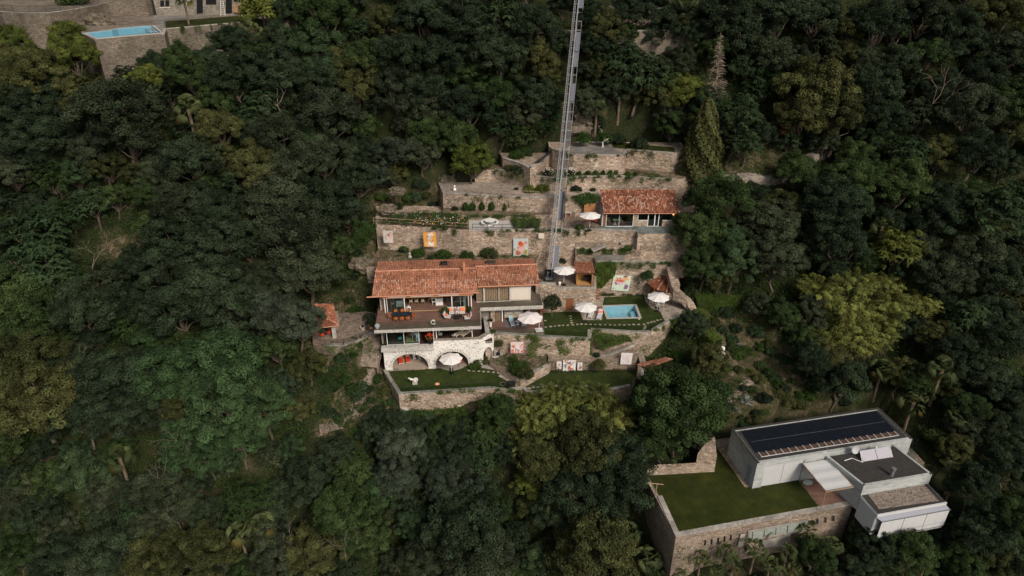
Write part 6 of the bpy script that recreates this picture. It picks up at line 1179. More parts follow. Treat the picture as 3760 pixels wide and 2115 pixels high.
sr = thing('dark_stair_rail', 'short flight with dark metal uprights left of the rail track', 'stairs', tuple(YP(cG(655, 560), 104.6)))
for i in range(14):
    p = YP(cG(655 + i * 17.5, 545 - i * 13.6), 104.4 + .04 * i) - sr.location; mb = MB(); mb.box(p.x - .03, p.x + .16, p.y - .5, p.y, p.z - .12, p.z + .32); mb.build('step', m_dmetal, sr)
# ================================================================= fences and railings
def fence(name, label, pts, h=.95, n=1, mat=None, rails=(.95, .45), pr=.035, rr_=.038, step=1.6, bars=0, group=None):
    mat = mat or m_pwood; pts = [Vector(p) for p in pts]; t = thing(name, label, 'railing', tuple(pts[0]), 0, group); o = pts[0]; posts = []
    for i in range(len(pts) - 1):
        a, b = pts[i] - o, pts[i + 1] - o; k = max(1, round((b - a).length / step))
        for j in range(k + (i == len(pts) - 2)): posts.append(a.lerp(b, j / k))
    for p in posts: mb = MB(); mb.tube(p - Vector((0, 0, .1)), p + Vector((0, 0, h)), pr, n=6); mb.build('post', mat, t)
    for rz_ in rails:
        mb = MB()
        for i in range(len(pts) - 1): mb.tube(pts[i] - o + Vector((0, 0, rz_)), pts[i + 1] - o + Vector((0, 0, rz_)), rr_, n=5)
        mb.build('rail', mat, t)
    if bars:
        mb = MB()
        for i in range(len(pts) - 1):
            a, b = pts[i] - o, pts[i + 1] - o; k = max(1, int((b - a).length / bars))
            for j in range(k): p = a.lerp(b, j / k); mb.tube(p, p + Vector((0, 0, h)), .012, n=3)
        mb.build('bars', mat, t)
    return t
fence('wooden_fence', 'two-rail wooden fence along the flower terrace, left part', [Z(cE(275, 760), 9), Z(cE(640, 780), 9), Z(cE(1220, 820), 9), Z(cE(1600, 845), 9)], step=2.2); fence('metal_railing', 'dark railing in front of the round white garden table', [Z(cE(1650, 850), 9), Z(cE(2060, 858), 9), Z(cE(2270, 850), 9), Z(cE(2570, 842), 9)], mat=m_dmetal, step=1.9)
fence('wooden_fence', 'wooden rail fence along the path left of the rail track', [Z(cE(1545, 330), 12.1), Z(cE(1890, 365), 12.1), Z(cE(2320, 385), 12.1), Z(cE(2580, 400), 12.1)], step=1.9); fence('wooden_fence', 'wooden rail fence right of the rail track above the small umbrella', [Z(cF(510, 405), 12.1), Z(cF(1000, 400), 12.1)], step=1.6)
fence('iron_railing', 'black iron railing round the hut patio', [Z(cL(520, 1270), 0), Z(cL(905, 1270), 0), Z(cL(1165, 1180), 0), Z(cL(1410, 1080), 0)], mat=m_dmetal, h=.9, rails=(.9, .08), bars=.13, step=1.9, rr_=.018)
fence('wire_railing', 'thin wire railing at the small lawn with paintings', [Z(cX(1060, 1060), -4.5), Z(cX(1430, 1040), -4.5), Z(cD(1130, 985), -4.5), Z(cD(1400, 960), -4.5)], mat=m_metal, rails=(.9,), rr_=.008, pr=.025, step=2.4)
fence('iron_railing', 'black railing on the curved wall of the upper villa', [Z(cK(-40, 92), 36.2), Z(cK(120, 107), 36.2), Z(cK(400, 108), 36.2), Z(cK(640, 78), 36.2), Z(cK(860, 38), 36.2)], mat=m_dmetal, bars=.18, h=1.0, rails=(1.0, .1), step=3, rr_=.02)
fence('wire_fence', 'grey wire fence with black gate posts along the upper villa lawn', [Z(cK(1425, 240), 34), Z(cK(1750, 215), 34), Z(cK(2090, 188), 34)], mat=m_dmetal, rails=(1.0,), h=1.0, bars=.2, step=3.5, rr_=.015, pr=.05)
fence('metal_railing', 'thin grey railing on the edge of the top patio', [Z(cG(1110, 395), 17.2), Z(cG(1740, 405), 17.2)], mat=m_metal, rails=(.95,), rr_=.012, bars=.16, step=2.2)
lf = railing('lawn_glass_rail', [tuple(P_low[0]), tuple(P_low[1]), tuple(P_low[2]), tuple(P_low[3])], -3.95, 1.0, None); lf.name = 'glass_railing'; tag(lf, 'frameless glass railing on the edge of the lower lawn', 'railing')
lf = railing('lawn_glass_rail', [tuple(p) for p in P_pool[1:8]], .08, 1.0, None); lf.name = 'glass_railing'; tag(lf, 'frameless glass railing on the edge of the pool terrace', 'railing')
# wrought posts on the espalier wall
for i, (x, y) in enumerate([(1505, 470), (1677, 475), (1838, 480), (1993, 485), (2150, 490), (2337, 505), (2522, 515), (2705, 515)]):
    p = YP(cE(x, y), 99.3) if x < 2600 else YP(cE(x, y), 98.9); mb = MB(); mb.path([(0, 0, -.6), (.02, 0, -.1), (-.02, 0, .1), (0, 0, .6)], [.02, .05, .05, .02], 6); o = mb.build('iron_spike', m_dmetal, None); o.location = (p.x, Z(cE(x, 390), 12.1).y - .12, p.z); tag(o, 'slim dark iron ornament on the rubble wall behind the espaliers', 'ornament', 'iron ornaments on the espalier wall')
# ================================================================= paintings (generic stand-ins, flat panels on the walls)
def painting(label, cpx, wpx, hpx, y, base, spots, tilt=0, z=None):
    c = YP(cpx, y); d = (c - Vector((0, 0, CAMZ))).dot(Vector((0, cp, -sp))); w = wpx * d / FPX; h = hpx * d / FPX / .86; mb = MB(); mb.box(-w / 2, w / 2, 0, .05, -h / 2, h / 2)
    if len(spots) > 2:
        r5 = random.Random(len(label)); spots = list(spots) + [(r5.uniform(-.9, .9), r5.uniform(-.9, .9), r5.uniform(.06, .22), r5.uniform(.06, .25), k_raw(r5.choice(spots)[4], r5.uniform(.6, 1.3))) for _ in range(9)]
    sp_ = [(x * w / 2, zz * h / 2, a * w / 2, b_ * h / 2, col) for x, zz, a, b_, col in spots]; o = mb.build('outdoor_painting', shapes('painted_panel', base, sp_), None); o.location = c; o.rotation_euler = (0, tilt, 0); return tag(o, label, 'painting', None)
OR, PK, WH, BL, GR = (.55, .10, .03), (.62, .30, .28), (.72, .70, .68), (.08, .10, .14), (.45, .55, .48)
painting('weathered painting in red and pale tones, leftmost on the wall behind the roof', cE(475, 945), 36, 42, 93.7, (.50, .46, .42), [(.1, .3, .4, .4, (.45, .12, .06)), (.3, -.3, .5, .5, (.62, .5, .46)), (-.6, 0, .25, .6, (.45, .47, .46))])
painting('orange and white painting with dark mark on the wall behind the roof', cE(1055, 985), 47, 49, 93.4, (.66, .30, .06), [(0, .6, .3, .5, WH), (.1, .2, .22, .3, (.45, .5, .58)), (0, -.6, .8, .4, WH), (.1, .3, .1, .08, BL), (-.4, -.6, .3, .3, (.66, .36, .1))])
painting('big red and blue abstract painting, rightmost on the wall behind the roof', cE(2320, 1095), 55, 62, 93.2, (.46, .50, .52), [(.1, .1, .6, .7, (.62, .38, .34)), (.0, .4, .45, .4, OR), (-.4, -.6, .5, .35, (.40, .09, .04)), (.6, -.5, .3, .4, (.30, .25, .05)), (.2, -.6, .12, .5, PK), (.8, -.85, .2, .2, (.4, .55, .3))])
painting('large tilted painting in pink, red and pale green on the high pool wall', cC(1292, 530), 64, 54, 89.85, (.55, .66, .54), [(-.2, .35, .7, .35, OR), (.5, .6, .35, .3, (.7, .35, .12)), (-.3, -.05, .65, .32, (.60, .42, .50)), (.6, -.4, .3, .45, (.22, .10, .22)), (.3, .85, .25, .12, (.10, .03, .05))], .10)
painting('pink and white painting on the rubble wall beside the fireplace', cB(2115, 290), 46, 41, 78.0, (.70, .55, .54), [(-.5, .5, .25, .25, (.45, .35, .38)), (.1, .2, .2, .6, WH), (.7, .3, .25, .3, (.55, .15, .08)), (-.7, -.5, .3, .25, OR), (0, -.3, .12, .3, BL), (-.1, -.8, .25, .1, (.2, .06, .05)), (.8, -.7, .25, .25, OR)])
painting('narrow white painting with red streak, left of three', cD(730, 612), 18, 28, 76.35, WH, [(-.1, .1, .28, .5, OR), (-.5, -.5, .3, .4, (.45, .06, .03))]); painting('large white painting with black and red splashes, middle of three', cD(874, 617), 47, 41, 76.35, WH, [(-.1, .55, .45, .3, (.10, .02, .02)), (-.65, -.1, .28, .5, (.12, .17, .20)), (.05, -.3, .22, .5, OR), (.25, -.5, .2, .35, OR), (.6, .55, .3, .1, (.10, .13, .17)), (0, .75, .3, .12, BL)]); painting('narrow white painting with green and orange figure-like form, right of three', cD(1020, 628), 18, 29, 76.35, WH, [(0, .3, .25, .4, (.14, .15, .05)), (.1, -.5, .45, .35, OR), (.4, -.2, .2, .3, (.25, .06, .03))])
painting('white painting with faint pink strokes on the buttress wall', cD(1667, 520), 41, 43, 76.5, (.72, .70, .69), [(.3, .6, .25, .15, (.70, .52, .55)), (.1, .1, .14, .5, (.70, .50, .54)), (-.3, -.6, .15, .2, (.70, .5, .54)), (.2, -.6, .12, .2, (.70, .5, .54))], .03)
painting('pale blue-white painting left of the umbrella of the small house', cF(684, 530), 25, 27, Z(cF(684, 640), 9).y - .1, (.52, .60, .60), [(.1, .4, .3, .2, (.5, .25, .22)), (0, -.3, .4, .4, WH)], .12); painting('small blank cream panel beside the rail track', cF(180, 932), 20, 18, 93.1, (.62, .56, .47), [])
q = YP(cF(855, 535), 98.2); mb = MB()
for i in range(9): mb.box(-.85 + i * .19, -.85 + i * .19 + .17, 0, .04, -.9, .5 + .06 * (i % 3) - .1 * (i < 2))
o = mb.build('wooden_gate', m_wood, None); o.location = (q.x, q.y, q.z); tag(o, 'orange-brown plank gate between climbing plant and small house', 'gate')
dd = bpy.data.objects.new('x', None); mb = MB(); a = YP(cC(530, 735), 85.25); b = YP(cC(620, 905), 85.25); mb.box(a.x, b.x, 85.18, 85.26, b.z, a.z)
dr = mb.build('brown_door', m_dwood, blk); mb = MB(); mb.box(a.x - .1, b.x + .1, 85.16, 85.24, a.z, a.z + .1); mb.build('lintel', m_cap, blk)
st_ = thing('brown_slat_steps', 'brown wooden slat steps between stone block and pool wall', 'stairs', tuple(Z(cC(970, 770), 0.0)))
for i in range(6): mb = MB(); mb.box(-.35, .35, .2 + i * .28, .5 + i * .28, .1 + i * .3, .16 + i * .3); mb.build('step', m_dwood, st_)
# statues and small garden things
def bust(label, px, z=None, s=1.0, mat=m_marble, kind='bust'):
    c = Z(px, z) if z is not None else G(px)[0]; t = thing('stone_bust', label, 'statue', tuple(c)); mb = MB(); mb.lathe([(.42 * s, 0), (.5 * s, .25 * s), (.42 * s, .55 * s), (.16 * s, .8 * s), (.15 * s, .95 * s)], 12, sy=.7); mb.build('shoulders', mat, t, True); mb = MB(); mb.ball((0, 0, 1.22 * s), .3 * s, 12, sz=1.2); mb.ball((0, -.28 * s, 1.2 * s), .07 * s, 6, sz=1.6); mb.build('head', mat, t, True); return t
bust('white stone bust among shrubs right of the hedge', cS(708, 320), s=1.15); bust('small white statue on a stone before the bright tree on the left', cE(1400, 300), 12.2, .55, m_wpaint); bust('small weathered statue behind the left end of the tiled roof', cE(778, 1240), 5.0, .6, m_flag)
q = Z(cG(1485, 322), 17.22); t = thing('bird_sculpture', 'white winged sculpture on a forked stand on the top patio', 'sculpture', tuple(q)); mb = MB(); mb.tube((-.12, 0, 0), (0, 0, .75), .05); mb.tube((.12, 0, 0), (0, 0, .75), .05); mb.build('stand', m_wpaint, t); mb = MB(); mb.path([(-.1, 0, .75), (.05, 0, 1.0), (.35, 0, 1.15), (.85, 0, 1.55)], [.10, .14, .12, .02], 7); mb.path([(.35, 0, 1.1), (1.0, .1, 1.05)], [.10, .02], 6); mb.path([(.2, 0, 1.1), (.3, 0, 1.6)], [.08, .02], 6); mb.build('wings', m_wpaint, t)
q = YP(cG(1410, 520), 104.2); t = thing('wall_relief', 'white bird-like relief fixed to the tall upper wall', 'relief', tuple(q)); mb = MB(); mb.ball((0, 0, 0), .28, 10, sy=.4, sz=.7); 
for a in (-1.0, -.3, .3, 1.1): mb.tube((0, 0, 0), (math.sin(a) * .6, -.05, -.1 + math.cos(a) * -.45), .07, .02, 5)
mb.tube((-.1, 0, .1), (-.3, 0, .6), .07, .03, 6); mb.tube((.2, 0, .2), (.45, 0, .5), .05, .02, 5); mb.build('relief_body', m_wpaint, t)
q = Z(cG(1190, 268), 17.2); q2 = Z(cG(1572, 268), 17.2); t = thing('white_kerb', 'long pale log-like kerb at the back of the top patio', 'kerb', tuple(q)); mb = MB(); mb.tube((0, 0, .15), (q2.x - q.x, q2.y - q.y, .15), .16, n=8); mb.build('beam', m_cream, t)
pot_plant('round stone planter on the hut patio', tuple(Z(cL(1295, 950), .01)), .38, .5, m_pot, .2, 'dk'); q = Z(cC(433, 560), 3.3); small_block('white_urn', 'white egg-shaped urn on the upper umbrella terrace', 'urn', cC(433, 560), 3.3, (-.12, .12, -.1, .1, 0, .1), m_wpaint); u_ = [o for o in bpy.data.objects if o.name.startswith('white_urn')][0]; mb = MB(); mb.ball((0, 0, .35), .22, 12, sz=1.3); mb.build('bowl', m_wpaint, u_, True)
small_block('pool_skimmer', 'small white float lid at the front right pool corner', 'lid', cC(1542, 1030), .012, (-.12, .12, -.08, .08, 0, .05), m_wpaint); small_block('dark_post', 'short dark post at the top of the buttress stair', 'post', cC(1700, 1195), .02, (-.05, .05, -.05, .05, 0, .75), m_black); small_block('brown_mat', 'square brown mat between parasol and pool', 'mat', cC(990, 868), .015, (-.3, .3, -.25, .25, 0, .03), m_dwood)
small_block('terracotta_pot', 'terracotta pot on the path among the right-hand trees', 'pot', cR(1035, 248), 9.6, (-.3, .3, -.3, .3, 0, .5), m_terr) if False else None
# ================================================================= people
def person(label, loc, rz, pose, shirt, trouser, hairm=m_hair, group=None):
    t = thing('person', label, 'person', loc, rz, group)
    J = dict(pelvis=(0, 0, .95), waist=(0, 0, 1.1), chest=(0, .0, 1.32), neck=(0, 0, 1.48), head0=(0, -.01, 1.58), head1=(0, -.02, 1.70), hipL=(.09, 0, .92), hipR=(-.09, 0, .92), kneeL=(.11, 0, .5), kneeR=(-.11, 0, .5), ankL=(.12, .02, .09), ankR=(-.12, .02, .09), toeL=(.14, -.15, .04), toeR=(-.14, -.15, .04), shL=(.18, 0, 1.42), shR=(-.18, 0, 1.42), elL=(.26, .03, 1.15), elR=(-.26, .03, 1.15), wrL=(.27, -.08, .92), wrR=(-.27, -.08, .92)); J.update(pose)
    RA = dict(pelvis=.13, waist=.12, chest=.15, neck=.055, head0=.085, head1=.095, hipL=.09, hipR=.09, kneeL=.058, kneeR=.058, ankL=.04, ankR=.04, toeL=.035, toeR=.035, shL=.065, shR=.065, elL=.043, elR=.043, wrL=.028, wrR=.028)
    E_ = [('pelvis', 'waist'), ('waist', 'chest'), ('chest', 'neck'), ('neck', 'head0'), ('head0', 'head1'), ('pelvis', 'hipL'), ('pelvis', 'hipR'), ('hipL', 'kneeL'), ('hipR', 'kneeR'), ('kneeL', 'ankL'), ('kneeR', 'ankR'), ('ankL', 'toeL'), ('ankR', 'toeR'), ('chest', 'shL'), ('chest', 'shR'), ('shL', 'elL'), ('shR', 'elR'), ('elL', 'wrL'), ('elR', 'wrR')]
    V_ = dict(J); ra = dict(RA); Ed = list(E_)
    for sd_ in ('L', 'R'):
        w_ = Vector(J['wr' + sd_]); e_ = Vector(J['el' + sd_]); d = (w_ - e_).normalized(); s_ = d.cross(Vector((0, 0, 1))); s_ = s_.normalized() if s_.length > .1 else Vector((0, 1, 0)); V_['pm' + sd_] = tuple(w_ + d * .07); ra['pm' + sd_] = .03; Ed.append(('wr' + sd_, 'pm' + sd_))
        for k in range(4): o_ = s_ * (-.03 + .02 * k); ln = (.06, .075, .07, .055)[k]; a_, b_ = 'f%s%da' % (sd_, k), 'f%s%db' % (sd_, k); V_[a_] = tuple(w_ + d * (.09 + ln * .55) + o_); V_[b_] = tuple(w_ + d * (.09 + ln) + o_ + Vector((0, 0, -.015))); ra[a_] = .010; ra[b_] = .008; Ed += [('pm' + sd_, a_), (a_, b_)]
        V_['th' + sd_] = tuple(w_ + d * .06 + s_ * .055); ra['th' + sd_] = .010; Ed.append(('wr' + sd_, 'th' + sd_))
    def skin(name, names, edges, radf, mat):
        names = list(names); me_ = bpy.data.meshes.new(name); me_.from_pydata([V_[n_] for n_ in names], [(names.index(a), names.index(b)) for a, b in edges], []); o = bpy.data.objects.new(name, me_); COL.objects.link(o)
        md = o.modifiers.new('Skin', 'SKIN'); md.use_smooth_shade = True
        for i, n_ in enumerate(names): r_ = radf(n_); me_.skin_vertices[0].data[i].radius = (r_, r_ * .9); me_.skin_vertices[0].data[i].use_root = (i == 0)
        o.modifiers.new('Sub', 'SUBSURF').levels = 1; bpy.context.view_layer.update(); nm = bpy.data.meshes.new_from_object(o.evaluated_get(bpy.context.evaluated_depsgraph_get())); o.modifiers.clear(); o.data = nm; nm.materials.clear(); nm.materials.append(mat); nm.polygons.foreach_set('use_smooth', [True] * len(nm.polygons)); o.parent = t; return o
    def mk(name, ed, radf, mat): ns = [];  [ns.append(x) for e in ed for x in e if x not in ns]; return skin(name, ns, ed, radf, mat)
    mk('body', Ed, lambda n_: ra[n_] * .93, m_skin)
    mk('shirt', [('pelvis', 'waist'), ('waist', 'chest'), ('chest', 'shL'), ('chest', 'shR'), ('shL', 'elL'), ('shR', 'elR')] + ([('elL', 'wrL'), ('elR', 'wrR')] if shirt[1] else []), lambda n_: ra[n_] * 1.12 + .006, shirt[0])
    mk('trousers', [('pelvis', 'hipL'), ('pelvis', 'hipR'), ('hipL', 'kneeL'), ('hipR', 'kneeR')] + ([('kneeL', 'ankL'), ('kneeR', 'ankR')] if trouser[1] else []), lambda n_: ra[n_] * 1.15 + .008, trouser[0])
    hd = Vector(J['head1']); mb = MB(); mb.ball((hd.x, hd.y + .025, hd.z + .025), .108, 12); mb.build('hair', hairm, t, True); f = MB(); f.ball((hd.x, hd.y - .10, hd.z - .03), .016, 6, sz=1.6); f.build('nose', m_skin, t, True)
    for x in (-.035, .035): e = MB(); e.ball((hd.x + x, hd.y - .088, hd.z + .0), .012, 6); e.build('eye', m_black, t)
    for x in (-.095, .095): e = MB(); e.ball((hd.x + x, hd.y, hd.z - .02), .02, 6, sx=.5); e.build('ear', m_skin, t)
    e = MB(); e.ball((hd.x, hd.y - .088, hd.z - .065), .02, 6, sy=.5, sz=.4); e.build('mouth', m_coral, t); return t
person('person in white shirt and light blue trousers standing barefoot behind the middle-floor glass', tuple(HF.P(5.3, 1.42, -.19)), ha + math.pi + .2, dict(elL=(.33, -.02, 1.2), wrL=(.42, -.10, 1.05)), (m_shirt, True), (m_jean, True))
person('person in a pale rose top standing beside the orange chairs of the middle floor', tuple(HF.P(4.7, 2.3, -.19)), ha + .6, dict(), (m_cushion, True), (m_cushion, True))
person('person seated on the deck sofa in grey shirt and white shorts, hands in the lap', tuple(HF.P(10.72, 3.05, 2.8 - .42)), ha, dict(pelvis=(0, .12, .93), waist=(0, .14, 1.06), chest=(0, .12, 1.28), neck=(0, .08, 1.44), head0=(0, .05, 1.54), head1=(0, .02, 1.65), hipL=(.1, .08, .92), hipR=(-.1, .08, .92), kneeL=(.17, -.38, .94), kneeR=(-.17, -.38, .94), ankL=(.12, -.48, .50), ankR=(-.05, -.5, .50), toeL=(.13, -.64, .46), toeR=(-.06, -.66, .46), shL=(.18, .11, 1.37), shR=(-.18, .11, 1.37), elL=(.29, .02, 1.13), elR=(-.29, .02, 1.13), wrL=(.15, -.2, 1.08), wrR=(-.15, -.2, 1.08)), (m_tee, False), (m_canvas, False))
# ================================================================= trees: prominent crowns read off the photograph, D coordinates (2576 wide)
T1 = """
30 215 60 ol r;110 205 60 ol r;190 150 52 br r;35 251 60 dk r;104 275 60 ol r;28 344 60 dk r;104 351 60 dk r;294 293 95 gy r;328 350 62 gy r;242 379 50 gy r;373 205 42 br r;484 200 50 md r;588 205 58 dk r;692 195 62 dk r;812 205 60 dk r
657 265 46 bl f;546 255 40 md r;553 331 52 ol r;484 407 70 dk r;398 448 42 gy r;35 441 50 gy r;86 407 45 dk r;131 448 45 md f;235 510 45 bl f;97 587 80 bl f;467 528 72 gy r;536 528 60 dk r;685 344 60 gy r;650 424 60 ol r;743 431 72 gy r;830 293 75 gy r;813 396 62 gy r
709 500 78 gy r;813 520 66 dk r;743 604 85 gy r;450 604 70 dk r;570 604 60 dk r;595 448 40 bl f;104 662 72 bl f;52 748 70 md r;156 703 48 bl f;207 790 70 ol r;86 810 70 md r;311 772 55 dk r;328 824 45 md f;432 686 72 dk r;536 720 78 dk r;450 783 80 dk r;588 783 72 dk r
778 686 72 gy r;674 713 52 gy r;700 800 62 sv r;752 822 52 sv r;387 852 42 bl f;432 945 76 bl f;565 920 92 bl f;398 995 48 bl f;565 1014 82 bl f;668 1030 62 bl f;467 1030 46 ol r;86 928 78 ol r;173 945 60 dk r;294 962 76 dk r;104 1024 88 ol r;207 1049 68 ol r;311 1049 66 dk r;605 1100 56 bl f;467 1105 52 bl f
450 1155 44 bl f;525 1148 48 bl f;207 1200 58 bl r;259 1242 48 gy r;35 1270 58 gy r;104 1287 52 dk r;398 1240 60 gy r;450 1280 46 gy r;622 1263 55 md f;788 1210 52 dk r;847 1295 60 md r;657 1345 42 gy r;294 1391 68 ol r;156 1408 58 ol r;242 1428 58 gy r;398 1408 68 ol r;501 1408 72 ol r;35 1391 50 md r;692 1408 58 gy r;795 1391 64 ol r;380 1332 46 gy r
892 1183 45 md f;868 1275 64 md r;944 1242 46 bl f;933 1356 50 md r;1010 1130 54 sv r;1002 1205 54 sv r;1144 1211 58 sv r;1151 1114 48 dk r;1213 1090 48 md f;1213 1159 40 bl f;1172 1330 92 dk r;1203 1401 82 gy r;1048 1322 44 bl r;1065 1405 50 gy r;1341 1062 52 bm b;1411 1052 66 bm b;1532 1058 66 bm b;1324 1120 48 bm b;1376 1155 66 ol r;1480 1130 80 ol r;1566 1149 72 dk r
1445 1235 78 dk r;1549 1235 78 dk r;1393 1290 50 dk r;1497 1395 92 ol r;1330 1218 38 br r;1359 1415 45 bl r;1713 1030 98 md r;1400 1000 42 bm b;1445 985 36 bm b;1505 1005 42 bm b;1350 1020 40 bm b;1690 985 60 md r;1250 1035 40 md r;1120 1090 40 md r;1330 1035 40 bm b;1060 1095 36 dk r;990 1075 38 dk r;1660 1105 62 md r;815 45 60 md r;792 118 55 bl r;808 182 55 bl r;904 77 35 bl f;977 68 40 ol r;1063 50 64 dk r;1159 64 64 dk r;1255 40 54 bl f;1340 75 60 dk r;920 150 50 md r;898 213 58 ol r
1016 140 62 dk r;1111 150 68 dk r;1255 150 64 dk r;1350 160 52 ol r;1000 236 55 gy r;1079 228 58 dk r;1175 197 50 md r;1079 290 48 gy r;1175 275 62 dk r;1239 244 54 md r;1345 245 52 dk r;1083 345 50 md r;1140 350 50 md r;1261 310 44 bl f;1312 345 36 md f;1190 412 48 br r;984 390 48 sv r;956 440 40 sv r;664 153 54 md f;664 228 42 bl f
1947 50 72 dk r;1813 50 68 dk r;2048 50 58 dk r;2125 84 40 ol r;2108 141 36 ol r;1863 100 58 dk r;1930 144 58 gy r;1997 168 44 gy r;2048 235 74 ol r;2098 302 62 ol r;2014 302 58 ol r;1905 225 40 bl f;1857 285 48 bl f;1873 362 38 bl f;1796 134 40 md r;2199 67 60 dk r;2316 44 60 gy r;2249 161 50 dk r;2199 235 60 dk r;2323 151 50 md r;2215 302 58 dk r;2400 100 60 dk r;2517 50 60 ol r
2534 134 58 gy r;2467 201 54 dk r;2433 285 68 gy r;2534 285 60 md r;2383 235 50 dk r;2450 385 60 dk r;2282 385 50 bl f;2266 452 58 md r;2165 440 52 md r;1807 505 70 md r;1757 585 58 md r;1843 610 50 bl r;1845 671 50 bl r;1770 664 48 md r;1934 574 68 gy r;1952 657 62 gy r;2096 520 70 dk r;2096 610 66 dk r;2133 460 56 md r;2259 480 60 md r;2259 628 54 br f
2060 745 58 bm b;2140 725 56 bm b;2133 800 66 bm b;2223 730 48 bm b;2241 785 56 bm b;2151 865 56 bm b;2075 855 48 bm b;2313 775 48 bm b;2210 845 48 bm b;2350 556 60 dk r;2368 505 50 dk r;2512 538 78 bl f;2458 646 60 gy r;2368 700 58 gy r;2530 700 60 dk r;2440 802 50 bl f;2350 850 42 ol r;2494 791 50 dk r;2040 905 44 dk r;2404 900 50 dk r;2530 863 60 dk r;2115 960 62 dk r
1670 200 40 bl f;1388 205 34 ol r;1372 272 34 dk r;1405 120 34 dk r;1372 325 26 md r;1500 310 24 dk r;1640 98 30 dk r;1575 92 26 md r;1735 95 36 dk r;1418 18 34 dk r;1478 22 24 md r;1480 180 30 dk r;1490 90 30 dk r;1600 180 62 bl f;1560 150 50 bl f;1650 250 44 ol r;1720 235 50 br r;1560 230 40 dk r;1740 320 34 ol r;1500 120 38 dk r;1690 320 40 md r;1590 40 45 dk r;1690 60 48 dk r;1500 45 36 dk r;1520 220 38 dk r
2450 1230 50 dk r;2540 1180 50 dk r;2470 1340 60 dk r;2555 1300 50 md r;2420 1420 50 md r;2540 1420 50 dk r;2290 1400 52 md r;2200 1385 46 dk r;2050 1400 46 md r;2480 950 50 dk r;2550 1000 55 dk r;2430 1030 45 md r;2530 1090 50 dk r;2310 960 40 md r"""
names = {'dk': 'dark green', 'md': 'mid-green', 'ol': 'olive-green', 'bl': 'blue-green', 'gy': 'grey-green', 'sv': 'silvery', 'br': 'yellowish bright green', 'bm': 'yellow-green', 'lg': 'fresh light green'}
kinds = {'r': ('broadleaf_tree', 'round-crowned tree'), 'f': ('feathery_tree', 'feathery-leaved tree'), 'b': ('bamboo_clump', 'drooping bamboo clump')}
def zone(x, y):
    if x > 1850 and y > 1120: return 'around the grey modern house'
    if x < 700: h = 'on the far left'
    elif x < 1000: h = 'left of the terraces'
    elif x < 1420: h = 'left of the rail track' if y < 700 else 'below the arched house'
    elif x < 1760: h = 'right of the rail track' if y < 700 else 'below the pool terrace'
    elif x < 2200: h = 'right of the terraces'
    else: h = 'at the right edge'
    v = 'top row' if y < 240 else 'upper forest' if y < 520 else 'mid height' if y < 900 else 'lower forest' if y < 1220 else 'bottom edge'
    return v + ', ' + h
items = []
for ln in T1.replace('\n', ';').split(';'):
    p = ln.split()
    if len(p) == 5: items.append((float(p[0]), float(p[1]), float(p[2]), p[3], p[4]))
ORD = ['leftmost', 'second from the left', 'third from the left', 'fourth from the left', 'fifth from the left', 'sixth from the left', 'seventh from the left', 'eighth from the left', 'ninth from the left', 'tenth from the left', 'eleventh from the left', 'twelfth from the left']
items = [(x, y, r_, 'lg', 'r') if (lf == 'bl' and (380 < x < 690 and 840 < y < 1170 or 850 < x < 960 and y > 1150)) else (x, y, r_, lf, sh) for x, y, r_, lf, sh in items]
items = [(x, y, r_, 'dk', sh) if (lf == 'ol' and x < 330 and y > 240 and int(x + y) % 3) else (x, y, r_, lf, sh) for x, y, r_, lf, sh in items]
cells = {}
for it in items: cells.setdefault((it[3], it[4], zone(it[0], it[1])), []).append(it)
for (leaf, shp, zn), its in cells.items():
    its.sort(key=lambda q: q[0]); big = max(q[2] for q in its)
    for i, (x, y, r_, lf_, sh_) in enumerate(its):
        nm, noun = kinds[sh_]; pre = '' if len(its) == 1 else ('%s ' % ORD[min(i, 11)])
        lab = '%s%s %s, %s' % (pre, names[lf_], noun, zn)
        tree_px((x * 1.4596, y * 1.4596), r_ * 1.4596, sh_, lf_, nm, lab, 'bamboo' if sh_ == 'b' else 'tree', 'trees of the hillside forest' if sh_ != 'b' else 'bamboo clumps', sz=.95 if sh_ != 'b' else .9)
